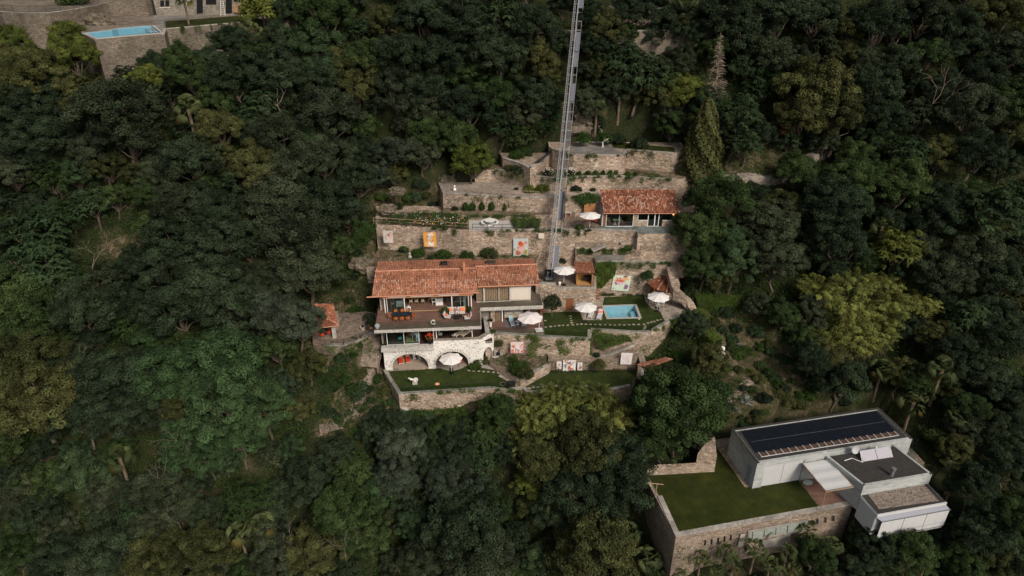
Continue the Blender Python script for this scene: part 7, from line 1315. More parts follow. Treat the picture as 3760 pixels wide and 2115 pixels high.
# unmistakable single trees
tree_px(cW(1768, 372), 60 * 1.46, 'c', 'ol', 'cypress_tree', 'dense olive cypress-like cone under the bare dead conifer', 'tree', sz=.98)
def bare(px, h_px, mesh_fn, seed, label, name='dead_tree', lean=0, lift=3, **k):
    c, d = G(px, lift); t = thing(name, label, 'dead tree', tuple(c), 0); o = mesh_fn(seed, **k).build('branches', m_dead, t); s = h_px * d / FPX / k.get('Ht', 5); t.scale = (s, s, s); t.rotation_euler = (0, lean, seed); return t
bare(cW(1790, 300), 300, dead_conifer, 3, 'bare grey-brown dead conifer standing above the cypress', 'dead_conifer', lift=5, Ht=8.5)
bare(cM_ := (0 + 2060 * .50466, 200 + 470 * .50466), 150, dead_tree, 9, 'tall bleached forked dead trunk in the upper left forest', lift=5, Ht=5, depth=2, r=.06)
for i, (x, y, h, lb) in enumerate([(460, 1160, 150, 'pale dead branches rising from the blue-green trees at lower left'), (225, 935, 120, 'gnarled pale dead tree in the dark lower left forest'), (95, 1275, 130, 'fan of bare grey twigs near the lower left corner'), (415, 1230, 150, 'tangle of thin leafless grey branches in the lower left forest'), (735, 1380, 120, 'pale leafless fork near the bottom edge left of centre'), (870, 1400, 130, 'thin pale dead tree at the bottom edge below the stone path'), (455, 1330, 110, 'short bare trunk between the olive trees of the lower left'), (2330, 300, 200, 'long thin leaning bare trunk in the right-hand forest'), (2130, 640, 110, 'fine leafless branches above the bamboo'), (1500, 150, 70, 'small bare branch tree right of the top of the rail track'), (240, 700, 150, 'bare spreading branches beside the left clearing'), (1700, 60, 110, 'bare forked tree among the topmost trees right of the rail'), (2250, 150, 130, 'bare upright trunk high in the right-hand forest')]):
    bare(cW(x, y), h, dead_tree, 10 + i, lb, lift=4.5 if y > 200 else 2, lean=.45 if i == 7 else 0, Ht=5, depth=4 if i not in (7,) else 3, r=.038)
palms = [(474, 275, 50, 'yellowing palm among the trees of the upper left forest'), (1725, 22, 44, 'palm at the top right of the rail track'), (632, 78, 34, 'palm below the upper villa garden'), (1560, 215, 40, 'dark palm right of the rail track'), (1500, 265, 36, 'palm near the rock beside the rail track'), (455, 585, 22, 'small orange-leaved palm in the left forest'), (1440, 1240, 44, 'palm under the olive tree at the bottom centre'), (1400, 1290, 40, 'low palm in the dark gap at bottom centre'), (2220, 570, 36, 'palm with dead skirt above the bamboo'), (2370, 930, 45, 'palm behind the grey modern house'), (2220, 930, 40, 'palm above the dark lawn behind the modern house'), (605, 1338, 44, 'palm in the lower left forest'), (660, 1320, 40, 'palm with tan dead fronds in the lower left forest'), (300, 1150, 46, 'dark palm in the deep lower left forest'), (1580, 1340, 40, 'palm just left of the long stone wall'), (1545, 1385, 30, 'smaller palm left of the long stone wall')]
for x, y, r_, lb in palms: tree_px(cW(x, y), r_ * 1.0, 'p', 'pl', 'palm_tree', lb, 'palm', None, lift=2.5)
pi = [(1005, 1060, 62), (930, 1215, 92), (505, 1285, 75), (695, 1235, 80), (1185, 1235, 80), (1045, 1335, 80), (1345, 1070, 85), (1400, 1175, 80), (1540, 1185, 78), (1235, 1360, 62), (1745, 1040, 80), (1850, 1015, 90), (85, 1290, 110), (2180, 60, 110), (2300, 600, 60), (2530, 190, 90), (2495, 600, 80), (2480, 700, 80), (2530, 1100, 70), (620, 1370, 60), (760, 1330, 75), (1130, 1400, 60), (2290, 1290, 70), (330, 1400, 60)]
for i, (x, y, r_) in enumerate(pi):
    p_lab = 'fan palm %s' % ['slim, standing alone before the strip window', 'below the slabs left of the strip window', 'left-hand one below the slot windows', 'right-hand one below the slot windows', 'below the right end of the concrete apron', 'low one in the middle of the palm row', 'directly below the right end of the strip window', 'beside the dark corner of the grey tower', 'nearest below the grey tower foot', 'half hidden at the bottom of the palm row', 'left of the pair against the side blind', 'right of the pair against the side blind', 'at the foot of the wall end on the left', 'behind the long solar roof', 'beside the stone corner of the tower roof', 'at the right behind the round bush', 'right of the gravel roof, upper one', 'right of the gravel roof, lower one', 'at the right edge below the blinds', 'at the bottom edge below the slot windows', 'between the slot-window palms', 'at the bottom edge right of the palm row', 'under the front blinds', 'at the bottom left under the stone wall'][i]
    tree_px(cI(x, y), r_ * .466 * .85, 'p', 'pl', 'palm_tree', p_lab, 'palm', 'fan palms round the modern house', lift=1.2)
# ================================================================= bushes and shrubs
def bush(px, rp, leaf, label, z=None, name='shrub', sz=1.0, group=None, cat='shrub'):
    if z is None: c, d = G(px, 0); z0 = c.z
    else: c = Z((px[0], px[1] + rp * .5), z); d = (c - Vector((0, 0, CAMZ))).dot(Vector((0, cp, -sp))); z0 = z
    s = rp * d / FPX; return plant(name, label, cat, (c.x, c.y - s * .1, z0 - .05), s, 's', leaf, group, sz=sz)
for px, rp, lf, lb, z in [(cE(893, 1150), 29, 'bs', 'round bush in front of the orange painting, leftmost behind the roof', 4.9), (cE(1250, 1180), 33, 'bs', 'wide bush second from the left behind the roof', 4.9), (cE(1580, 1190), 28, 'bs', 'round bush third from the left behind the roof', 4.9), (cE(1880, 1150), 36, 'pl', 'spiky grass-like bush behind the right roof ridge', 4.9), (cE(1060, 1230), 14, 'dk', 'tiny dark bush at the roof edge', 4.9), (cE(700, 1110), 22, 'dk', 'low dark shrub by the small statue', 4.9),
        (cF(720, 800), 19, 'bs', 'rounded shrub left of the slate terrace', 9), (cF(470, 1270), 16, 'dk', 'low shrub behind the upper umbrella', 4.6), (cF(665, 270), 22, 'dk', 'clipped dark ball bush above the wooden fence', 12.1), (cF(897, 280), 12, 'dk', 'small dark plant left of the small house roof', 12.1), (cG(640, 790), 25, 'br', 'bright green bush left of the rail, left lobe', 12.1), (cG(790, 780), 28, 'br', 'bright green bush left of the rail, right lobe', 12.1), (cG(490, 790), 10, 'dk', 'narrow dark plant beside the bright bush', 12.1),
        (cC(1650, 400), 29, 'md', 'young bamboo plant at the right of the large tilted painting', 3.2), (cX(860, 420), 40, 'bs', 'big bamboo bush on the diagonal bed, upper part', -3.1), (cX(1000, 560), 36, 'ol', 'bamboo bush on the diagonal bed, lower part', -3.1), (cX(700, 250), 22, 'bs', 'bush right of the stone fireplace', -3.1), (cB(1600, 450), 34, 'ol', 'rounded hedge plant under the small white arch', -4.0), (cB(1530, 520), 24, 'bs', 'low hedge before the right arch pier', -4.0), (cB(1860, 190), 24, 'ol', 'sparse tree above the stone fireplace', -1.8), (cE(1400, 545), 15, 'dk', 'potted shrub with red flowers at the left end of the espaliers', 9.7),
        (cD(1280, 570), 30, 'ol', 'loose shrub between the paintings and the buttress', -3.6), (cD(1250, 450), 14, 'dk', 'dark shrub at the foot of the cantilever stair', -2.7), (cI(2310, 330), 52, 'md', 'clipped ball bush at the right end of the modern house', None), (cI(1770, 1240), 85, 'bs', 'large bush below the side blind', None), (cI(2380, 1250), 60, 'dk', 'clipped round bush in the bottom right corner', None), (cI(1430, 1390), 45, 'bs', 'clipped bush at the bottom edge among the palms', None), (cI(2050, 1230), 55, 'bl', 'blue-green bush under the front blinds', None), (cG(540, 560), 34, 'dk', 'dark shrubs on the ledge left of the dark stair', 14.1), (cG(430, 545), 24, 'ol', 'grey bushy plants at the left of the same ledge', 14.1), (cG(600, 340), 34, 'md', 'leafy green mass over the ledge left of the dark stair', 15.8), (cG(500, 390), 30, 'bs', 'lower leafy mass left of the dark stair', 15.8), (cG(700, 300), 26, 'bs', 'leafy bush beside the foot of the upper stair', 15.8), (cG(300, 640), 22, 'ol', 'dry shrub on the railed path', 12.1), (cG(1500, 200), 34, 'bs', 'shrub mass behind the top patio', 17.8), (cG(1250, 200), 34, 'bs', 'shrubs below the rock behind the top patio', 18), (cG(1650, 200), 32, 'dk', 'dark shrub right of the bird sculpture', 17.6), (cG(1900, 260), 36, 'dk', 'dark low shrubs at the edge of the upper lawn', 17.3), (cG(620, 180), 40, 'bs', 'leafy mass beside the stair left of the rail', 16.5), (cA(60, 900), 22, 'dk', 'dark shrub left of the upper deck', .3), (cL(1150, 600), 34, 'bs', 'green shrub on the rock above the hut patio', None), (cL(1200, 1230), 30, 'bs', 'shrubs under the hut patio railing, right', None), (cL(1000, 1350), 30, 'ol', 'shrubs under the hut patio railing, left', None)]:
    bush(px, rp, lf, lb, z)
for i, x in enumerate((1555, 1650, 1785, 1915, 2100, 2245, 2395, 2690)): bush(cE(x, 555), 13, 'bs', 'narrow espaliered shrub, %s in the row on the kerb wall' % ORD[i], 9.7, 'espalier', 2.5, 'espaliered shrubs')
for i, (x, y) in enumerate([(1115, 620), (1215, 625), (1315, 620), (1405, 618), (1490, 618), (1570, 615), (1640, 610), (1765, 628), (1860, 635)]): bush(cG(x, y), 10, 'bs', 'small climbing plant, %s at the foot of the tall upper wall' % ORD[i], 14.1, 'climbing_plant', 1.8, 'small climbers on the upper wall')
for i, (x, y) in enumerate([(860, 640), (1120, 640)]): pot_plant(('white-flowering rose bush left of the rail track', 'white-flowering rose bush right of the rail track')[i], tuple(Z(cG(x, y), 14.1)), .1, .06, m_soil, .85, 'gy', m_cream, 'rose_bush')
ag = []
for x, y, r_, lb in [(970, 800, 32, 'big silvery agave above the long dark roof'), (860, 880, 18, 'smaller silvery agave left of the big one'), (1010, 480, 18, 'yellow-edged agave on the shrub slope'), (900, 210, 16, 'blue-grey agave beside the white bust')]:
    c, d = G(cS(x, y), .1); t = thing('agave', lb, 'agave', tuple(c)); mb = MB(); r2 = random.Random(x); s = r_ * d / FPX
    for k in range(70):
        a = r2.uniform(0, 6.28); e = r2.uniform(.05, 1.45); dv = Vector((math.cos(a) * math.cos(e), math.sin(a) * math.cos(e), math.sin(e))); sd_ = dv.cross(Vector((0, 0, 1))).normalized() * s * .06; v = r2.uniform(.7, 1.2); mb.face([dv * .1 * s - sd_ * .6, dv * .55 * s - sd_, dv * s, dv * .55 * s + sd_, dv * .1 * s + sd_ * .6], (v, v, v))
    mb.build('leaves', LEAF['sg'] if x != 1010 else LEAF['br'], t)
for i, (x, y, r_, s_, lf) in enumerate([(176, 120, 46, 'r', 'br'), (150, 160, 40, 'r', 'ol'), (454, 150, 36, 'r', 'md'), (585, 118, 46, 'r', 'dk'), (640, 165, 40, 'f', 'md'), (525, 160, 38, 'r', 'dk'), (390, 170, 34, 'r', 'dk'), (700, 110, 44, 'r', 'dk'), (740, 40, 46, 'r', 'dk'), (20, 110, 40, 'r', 'br'), (75, 150, 36, 'r', 'br')]):
    tree_px(cW(x, y), r_ * 1.4596, s_, lf, 'broadleaf_tree', '%s tree under the upper villa walls, %s' % (names[lf], ORD[i]), 'tree', 'trees under the upper villa')
plant('bright_bush', 'large bright green bush at the right end of the upper villa lawn', 'bush', tuple(Z(cK(2270, 190), 34)), 4.2, 's', 'br'); plant('garden_palm', 'palm on the narrow lawn of the upper villa', 'palm', tuple(Z(cK(1622, 212), 34)), 1.25, 'p', 'pl'); plant('dark_bush', 'dark hedge bush behind the villa railing', 'bush', tuple(Z(cK(660, 50), 36)), 3.0, 's', 'bs')
plant('olive_tree', 'young olive tree on the pool lawn beside the brown door', 'tree', tuple(Z(cC(335, 1000), 0)), .27, 'r', 'gy')
# red-leaved small tree
plant('rusty_tree', 'small tree with rusty orange leaves in the dark gap at upper right', 'tree', tuple(G(cQ(735, 1115), 0)[0] - Vector((0, 0, .5))), .44, 'r', 'rd'); 
# hedges
def hedge(label, pts, w, h, z, leaf='iv'):
    pts = [G(p)[0] for p in pts]; rng = np.random.default_rng(3); Cs = []
    for a, b in zip(pts[:-1], pts[1:]):
        L_ = (b - a).length; n = int(L_ * (w + 2 * h) * 210); t = rng.uniform(size=n); s = rng.uniform(-1, 1, n) * (w / 2 + h); x = np.clip(s, -w / 2, w / 2); zz = h - (np.abs(s) - w / 2).clip(0); d = (b - a) / L_; nn = np.array([-d.y, d.x]); C_ = np.stack([a.x + t * (b.x - a.x) + nn[0] * x, a.y + t * (b.y - a.y) + nn[1] * x, a.z + zz], -1); Cs.append(C_ + rng.normal(size=C_.shape) * .06)
    C_ = np.concatenate(Cs); n = len(C_); q = np.sin(C_[:, 0] * 1.3) * np.cos(C_[:, 1] * 1.7); me_ = quads_mesh('hedge', C_, rng.normal(size=(n, 3)) * .6 + np.array([0, -.3, .8]), rng.uniform(.05, .1, n), leafcol(rng, n, 1 + .2 * q), LEAF[leaf], .7, rng); o = bpy.data.objects.new('hedge', me_); COL.objects.link(o); tag(o, label, 'hedge'); return o
hedge('broad clipped hedge running right from the gazebo wall', [cW(1748, 775), cW(1890, 765)], 2.2, 1.6, -2.2); hedge('clipped hedge band bending down the slope right of the pool terrace', [cW(1752, 800), cW(1765, 850), cW(1800, 905)], 1.8, 1.5, -3.5)
# ivy and climbers on walls
def wp(pts, y): return [YP(p, y) for p in pts]
patch('ivy', 'dense ivy rectangle on the wall under the pool lawn, left part', 'ivy', wp([cD(690, 262), cD(1190, 262), cD(1190, 505), cD(980, 525), cD(740, 480)], 78.05), 260, 'iv', thick=.22, seed=2, normal=(0, -1, .25)); patch('ivy', 'ivy on the wall under the right part of the pool lawn', 'ivy', wp([cD(1180, 150), cD(1700, 190), cD(1760, 270), cD(1500, 330), cD(1330, 400), cD(1300, 380), cD(1480, 260), cD(1210, 250)], 79.1), 230, 'iv', thick=.22, seed=3, normal=(0, -1, .3), jag=.4)
patch('climbing_plant', 'bright green climber hanging on the wall right of the wooden kiosk', 'climber', wp([cC(935, 235), cC(1245, 235), cC(1200, 420), cC(1010, 600), cC(930, 580)], 89.9), 300, 'iv', thick=.3, seed=4, normal=(0, -1, .25)); patch('climbing_plant', 'dark green climber tumbling over the wall above the wooden gate', 'climber', wp([cF(600, 385), cF(820, 325), cF(1000, 370), cF(930, 490), cF(780, 540), cF(690, 470)], 98.6), 320, 'bs', thick=.3, seed=5, normal=(0, -1, .3))
patch('creeper', 'green creeper on the rough slope below the pale lower wall', 'creeper', [Z(p, -6.9) for p in (cB(830, 1130), cB(1050, 1045), cB(1200, 1060), cB(1500, 1000), cB(1500, 1140), cB(1200, 1250), cB(850, 1200))], 170, 'iv', thick=.35, seed=6, normal=(0, -.5, 1), jag=.5); patch('ivy', 'thin ivy on the ruined columns behind the bamboo bed', 'ivy', wp([cD(290, 290), cD(330, 290), cD(640, 340), cD(560, 380), cD(430, 340), cD(420, 480), cD(380, 560), cD(310, 470)], 77.9), 150, 'iv', thick=.15, seed=7, normal=(0, -1, .2), jag=.5)
patch('ivy', 'ivy at the left end of the wall with paintings', 'ivy', wp([cE(0, 700), cE(330, 790), cE(240, 1000), cE(0, 1100)], 93.6), 140, 'bs', thick=.4, seed=8, normal=(0, -1, .3), jag=.5); patch('ivy', 'hanging plants on the low terrace wall left of the buttress', 'ivy', wp([cF(1330, 1060), cF(1460, 1060), cF(1440, 1130), cF(1330, 1120)], 92.3), 220, 'bs', thick=.2, seed=9, normal=(0, -1, .3)); patch('ivy', 'plants trailing under the slate terrace near the big tree', 'ivy', wp([cF(1530, 930), cF(1640, 930), cF(1700, 900), cF(2060, 930), cF(2050, 1080), cF(1900, 990), cF(1810, 1080), cF(1780, 990), cF(1600, 1080)], 94.6), 200, 'bs', thick=.25, seed=10, normal=(0, -1, .3), jag=.3)
wps = [(cF, (330, 380, 560, 520, 470, 640), 98.9), (cF, (1100, 150, 1500, 260, 1300, 200), 101.6), (cF, (480, 900, 620, 1100, 560, 1000), 94.9), (cF, (1500, 180, 1900, 270, 1700, 220), 101.6), (cE, (1240, 380, 1480, 470, 1350, 560), 99.6), (cE, (560, 1040, 780, 1180, 700, 1120), 93.3), (cE, (2430, 930, 2560, 1200, 2500, 1100), 93.1), (cG, (400, 590, 700, 680, 560, 760), 102.6), (cG, (1780, 420, 2300, 560, 2100, 480), 104.1), (cC, (1420, 380, 1600, 560, 1520, 640), 89.9), (cC, (180, 620, 330, 880, 250, 740), 85.1), (cC, (1950, 1120, 2200, 1300, 2060, 1000), 80.4), (cC, (1700, 1250, 1850, 1420, 1780, 1350), 79.2), (cD, (600, 540, 760, 680, 640, 720), 76.4), (cD, (1060, 560, 1400, 640, 1250, 700), 76.5), (cD, (1820, 300, 2100, 420, 1950, 560), 79.0), (cB, (500, 960, 760, 1060, 620, 1130), 70.75), (cB, (1500, 880, 1760, 1000, 1600, 1050), 71.9), (cB, (1830, 130, 2000, 240, 1900, 330), 78.1), (cK, (1450, 280, 1800, 380, 1600, 420), 112.5), (cK, (880, 380, 1300, 480, 1100, 440), 107.5), (cK, (30, 200, 200, 330, 60, 420), 113), (cI, (300, 1180, 420, 1400, 340, 1428), 52.2), (cI, (500, 1200, 800, 1260, 640, 1330), 54.5)]
TU = 'right of the rail at the terrace umbrella|above the small tiled house, left part|right of the rail below the barbecue|above the small tiled house, right part|left of the espaliers|below the orange painting|beside the big red painting|under the dark stair left of the rail|below the top lawn|beside the large tilted painting|left of the brown door|curving right of the gazebo|under the right end of the pool lawn|left of the three paintings|right of the three paintings|on the buttress right of the stair|at the left front of the lower lawn|at the middle front of the lower lawn|above the pink painting|right of the upper villa pool|under the upper villa pool|left of the upper villa pool|at the left end of the modern lawn|under the slot windows'.split('|')
for i, (cc_, q_, y_) in enumerate(wps):
    x0, y0, x1, y1, x2, y2 = q_; patch('wall_plant', 'green tufts in the wall %s' % TU[i], 'wall plant', wp([cc_(x0, y0), cc_(x1, y0 + 30), cc_(x1, y1), cc_(x2, y2)], y_), 55, ['bs', 'ol', 'iv'][i % 3], size=.07, thick=.14, seed=40 + i, normal=(0, -1, .3), jag=.95)
def edge_plants(label, pts, z, n, leaf, seed):
    rng = np.random.default_rng(seed); pts = [np.array([p[0], p[1], z]) for p in pts]; Ls = [np.linalg.norm(b - a) for a, b in zip(pts[:-1], pts[1:])]; Cs = []
    for _ in range(n):
        k = rng.choice(len(Ls), p=np.array(Ls) / sum(Ls)); a, b = pts[k], pts[k + 1]; c = a + (b - a) * rng.uniform(); r = rng.uniform(.12, .42); m_ = int(60 + 260 * r); q = rng.normal(size=(m_, 3)) * np.array([r, r * .35, r * .6]); q[:, 2] -= np.abs(q[:, 0]) * .3 + (rng.random() < .4) * rng.uniform(0, .9, m_); q[:, 1] -= .12; Cs.append(c + q)
    C_ = np.concatenate(Cs); k = len(C_); o = bpy.data.objects.new('trailing_plants', quads_mesh('trailing_plants', C_, rng.normal(size=(k, 3)) * .5 + np.array([0, -.6, .5]), rng.uniform(.04, .09, k), leafcol(rng, k, rng.uniform(.7, 1.3, k)), LEAF[leaf], .6, rng)); COL.objects.link(o); tag(o, label, 'trailing plants', None, 'stuff')
edge_plants('plants trailing over the top of the wall with three paintings behind the roof', P_9[1:10], 9.05, 26, 'bs', 1); edge_plants('weeds along the top of the espalier wall', P_12[0:6], 12.15, 7, 'ol', 2); edge_plants('weeds on the curved wall above the small house', P_14[0:9], 14.15, 40, 'bs', 3); edge_plants('weeds along the top patio wall', P_17[0:6], 17.25, 18, 'ol', 4); edge_plants('plants trailing over the pool terrace wall', P_pool[1:10], .05, 22, 'iv', 5); edge_plants('plants along the kerb of the espalier bed', P_97[0:5], 9.8, 26, 'bs', 6); edge_plants('plants along the foot of the painted wall', [(-19, 93.2), (3, 92.9)], 5.1, 22, 'bs', 7); edge_plants('plants on the edge over the high pool wall', [(12.6, 89.9), (23.2, 89.9)], 5.45, 20, 'bs', 8); edge_plants('weeds at the foot of the high pool wall', [(13.3, 89.9), (19.5, 89.9)], .1, 14, 'md', 9); edge_plants('weeds along the front of the lower lawn wall', P_low[1:5], -3.95, 14, 'iv', 10); edge_plants('weeds at the foot of the three paintings', [(5, 76.4), (15, 76.5)], -4.4, 26, 'ol', 11); edge_plants('plants on the stepped rubble bank', [(10, 92.8), (17.5, 92.7)], 6.3, 26, 'bs', 12); edge_plants('plants higher on the rubble bank', [(10, 94), (24, 93.6)], 7.7, 26, 'ol', 13); edge_plants('shrubby edge on the villa wall', P_v1[4:7], 34.1, 26, 'bs', 14); edge_plants('plants below the left part of the tall top wall', [(8.5, 103.3), (16, 103.7), (25, 102.2)], 14.2, 36, 'bs', 15)
for i, (pg, z_, lb) in enumerate([(P_14[0:9] + [(24, 104), (8, 104.2)], 14.14, 'scattered plants on the bed above the small house'), (P_s5, 4.94, 'low weeds on the stony bed behind the roof'), (P_bed, -3.06, 'low weeds on the bamboo bed'), ([(10, 102), (13.5, 101), (13.5, 98), (9, 99)], 9.05, 'weeds beside the terrace umbrella of the small house')]): patch('ground_cover', lb, 'ground cover', [(p[0], p[1], z_) for p in pg], 26, ['bs', 'ol'][i % 2], size=.09, thick=.22, seed=90 + i, normal=(0, -.3, 1), jag=1.3, kind='stuff')
# flower bed
fb = patch('flower_bed', 'long bed of green plants with white, yellow and red flowers behind the wooden fence', 'flower bed', [Z(p, 9.25) for p in (cE(330, 760), cE(1590, 835), cE(1590, 690), cE(1000, 600), cE(560, 660))], 130, 'bs', thick=.5, seed=11, normal=(0, -.3, 1), jag=.5); patch('flower_bed', 'bed of dark green plants right of the round garden table', 'flower bed', [Z(p, 9.25) for p in (cE(2235, 835), cE(2600, 820), cE(2600, 700), cE(2180, 700))], 150, 'bs', thick=.45, seed=12, normal=(0, -.3, 1))
for nm, m_, n_, sd_ in (('white_flowers', m_cream, 60, 1), ('yellow_flowers', plain('yellow_petals', (.62, .33, .06), .8), 25, 2), ('red_flowers', m_red, 14, 3)):
    r2 = random.Random(sd_); mb = MB()
    for _ in range(n_): p = Z(cE(r2.uniform(820, 1590), r2.uniform(650, 770)), 9.75); mb.ball(tuple(p), r2.uniform(.045, .085), 6)
    o = mb.build(nm, m_, fb)
r2 = random.Random(9)
def lowplants(label, zonepts, z, dens, leaf, seed, jag=.9, thick=.35): return patch('ground_cover', label, 'ground cover', [Z(p, z) for p in zonepts], dens, leaf, thick=thick, seed=seed, normal=(0, -.4, 1), jag=jag)
lowplants('low plants on the slope below the hut patio railing', (cL(480, 1300), cL(1400, 1100), cL(1600, 1449), cL(600, 1449)), -.3, 60, 'bs', 21); lowplants('dark plants on the ledge left of the dark stair rail', (cG(340, 560), cG(520, 480), cG(680, 560), cG(690, 630), cG(560, 630)), 14.2, 130, 'dk', 22)
# rough rock outcrops
from mathutils import noise as NZ
def rock(label, px, wp_, hp2, z=None, y=None, seed=1, mat=None):
    rng = random.Random(seed); c = Z(px, z) if z is not None else (YP(px, y) if y else G(px)[0]); d = (c - Vector((0, 0, CAMZ))).dot(Vector((0, cp, -sp))); w = wp_ * d / FPX; h = hp2 * d / FPX; bm = __import__('bmesh').new(); __import__('bmesh').ops.create_icosphere(bm, subdivisions=4, radius=1)
    for v in bm.verts:
        p = v.co; n_ = .5 * (NZ.noise(p * 1.6 + Vector((seed * 7, 0, 0))) + .55 * NZ.noise(p * 4 + Vector((seed, 3, 0))) + .35 * NZ.noise(p * 9)) - .1; v.co = Vector((p.x * w * (1 + n_), p.y * w * .6 * (1 + n_), p.z * h * (1 + n_ * .8)))
    me_ = bpy.data.meshes.new('rock'); bm.to_mesh(me_); bm.free(); me_.materials.append(mat or m_rockv); o = bpy.data.objects.new('rock', me_); COL.objects.link(o); o.location = c; return tag(o, label, 'rock')
m_rockv = stone('rock_face', [(.11, .095, .07), (.18, .15, .12), (.24, .20, .155), (.14, .12, .09)], .5, squash=.8, joint=(.12, .10, .08), stain=.5, bs=.9, jw=.02)
rock('pale rock outcrop right of the rail track above the top patio', cG(1250, 50), 62, 58, y=112.5, seed=1); rock('rock knoll left of the flower terrace', cE(700, 650), 36, 12, z=9.1, seed=2); rock('rock slope under the small white statue', cE(1290, 190), 34, 30, z=12.0, seed=3); rock('rocky bank at the left end of the tiled roof', cE(110, 1330), 40, 34, y=90.5, seed=4); rock('boulder heap left of the flower terrace fence', cE(480, 560), 34, 20, y=98.5, seed=5); rock('rock beside the path at the lower left of the arched wall', cB(180, 930), 24, 30, z=-7.5, seed=6); rock('brown rock above the upper villa pool', cK(850, 190), 48, 34, y=124, seed=7, mat=m_rockv); rock('rough rock bank below the right corner of the lower lawn', cB(1950, 1080), 38, 45, y=70.6, seed=9); rock('rock band left of the terraces below the silvery tree', cW(1000, 480), 30, 18, y=101, seed=10); rock('rubble bank right of the hedge', cR(560, 1090), 60, 24, z=-3.2, seed=11)
# paths
def ribbon(name, pxs, w, mat, off=.07, zs=None):
    P = [G(p)[0] if zs is None else Z(p, z) for p, z in zip(pxs, zs or [0] * len(pxs))]; fine = []
    for a, b in zip(P[:-1], P[1:]):
        k = max(2, int((b - a).length / .5)); fine += [a.lerp(b, i / k) for i in range(k)]
    fine.append(P[-1]); mb = MB(); prev = None
    for i, p in enumerate(fine):
        d = (fine[min(i + 1, len(fine) - 1)] - fine[max(i - 1, 0)]); d.z = 0; d.normalize(); n = Vector((-d.y, d.x, 0)); L = p + n * w / 2; R_ = p - n * w / 2
        zz = max(ground(L.x, L.y), ground(R_.x, R_.y), ground(p.x, p.y)) + off if zs is None else p.z + off; q = [(L.x, L.y, zz), (R_.x, R_.y, zz), (R_.x, R_.y, zz - 1.2), (L.x, L.y, zz - 1.2)]
        if prev: mb.face([prev[0], prev[1], q[1], q[0]]); mb.face([prev[1], prev[2], q[2], q[1]]); mb.face([prev[3], prev[0], q[0], q[3]])
        prev = q
    return tag(mb.build(name, mat), kind='structure')
ribbon('path', [cW(925, 905), cW(938, 935), cW(918, 985), cW(900, 1030), cW(850, 1075), cW(805, 1088)], 1.0, m_dpave); ribbon('path', [cB(120, 380), cB(120, 520), cB(60, 700)], 2.4, m_dpave); ribbon('path', [cQ(1100, 1150), cQ(960, 1210), cQ(830, 1300), cQ(620, 1375), cQ(300, 1385)], 1.6, m_pave); ribbon('path', [cR(980, 262), cR(1140, 225)], .8, m_wall2); ribbon('path', [cS(1040, 560), cS(860, 720), cS(740, 850)], 1.0, m_wall2)
ribbon('terrace_ledge', [cB(500, 1205), cB(830, 1190)], .35, m_band, .5); ribbon('terrace_ledge', [cB(850, 1335), cB(1400, 1300)], .35, m_band, .6); ribbon('path', [cC(1985, 300), cC(2060, 600), cC(2230, 760), cC(2310, 920)], 1.3, m_wall2, .0, [5.0, 3.2, 1.6, .3])
# ================================================================= smaller trees closing the gaps of the forest
keep = [[(1210, 380), (1345, 325), (1440, 330), (1600, 335), (1725, 385), (1725, 560), (1700, 640), (1735, 760), (1705, 850), (1650, 930), (1575, 975), (1420, 965), (1330, 1010), (1310, 1060), (1180, 1085), (1000, 1060), (950, 940), (905, 1065), (820, 1105), (775, 1085), (870, 940), (775, 880), (770, 740), (880, 700), (890, 590), (930, 540), (1100, 470)], [(1615, 1200), (1640, 1130), (1790, 1130), (1840, 1060), (2230, 990), (2340, 1090), (2440, 1290), (2130, 1400), (1700, 1460), (1650, 1400)], [(-20, -20), (760, -20), (760, 150), (620, 165), (240, 158), (60, 120), (-20, 100)], [(1770, 760), (1850, 770), (1960, 860), (2070, 950), (2160, 1010), (1830, 1080), (1815, 900)], [(1850, 385), (1990, 400), (1900, 470), (1700, 480)], [(430, 640), (230, 610), (260, 560), (370, 620)]]
hand = [(x, y, r_) for x, y, r_, _, _ in items]; rr = random.Random(21); cnt = {}; added = []
for _ in range(6000):
    x = rr.uniform(-60, 2640); y = rr.uniform(-30, 1500); r_ = rr.uniform(30, 48)
    if any(bool(inpoly(np.array(x), np.array(y), k_, r_ * .75)) for k_ in keep): continue
    t_ = (y - 20) / (690 - 20); xr = 1460 - 80 * t_
    if -.2 < t_ < 1 and abs(x - xr) < r_ * .8 + 12: continue
    if any((x - a) ** 2 + (y - b) ** 2 < (c * .62 + r_ * .3) ** 2 for a, b, c in hand): continue
    if any((x - a) ** 2 + (y - b) ** 2 < (.80 * (c + r_)) ** 2 for a, b, c in added): continue
    added.append((x, y, r_))
fill = [(x, y, r_, rr.choice(['dk', 'dk', 'dk', 'md', 'gy', 'ol', 'bl']), zone(x, y)) for x, y, r_ in added[:250]]
for x, y, r_, lf, zn in sorted(fill):
    i = cnt[lf, zn] = cnt.get((lf, zn), -1) + 1
    tree_px((x * 1.4596, y * 1.4596), r_ * 1.4596, 'r' if rr.random() < .8 else 'f', lf, 'small_tree', '%s small %s tree, %s' % (ORD[min(i, 11)], names[lf], zn), 'tree', 'small trees between the larger crowns', lift=-1.0)
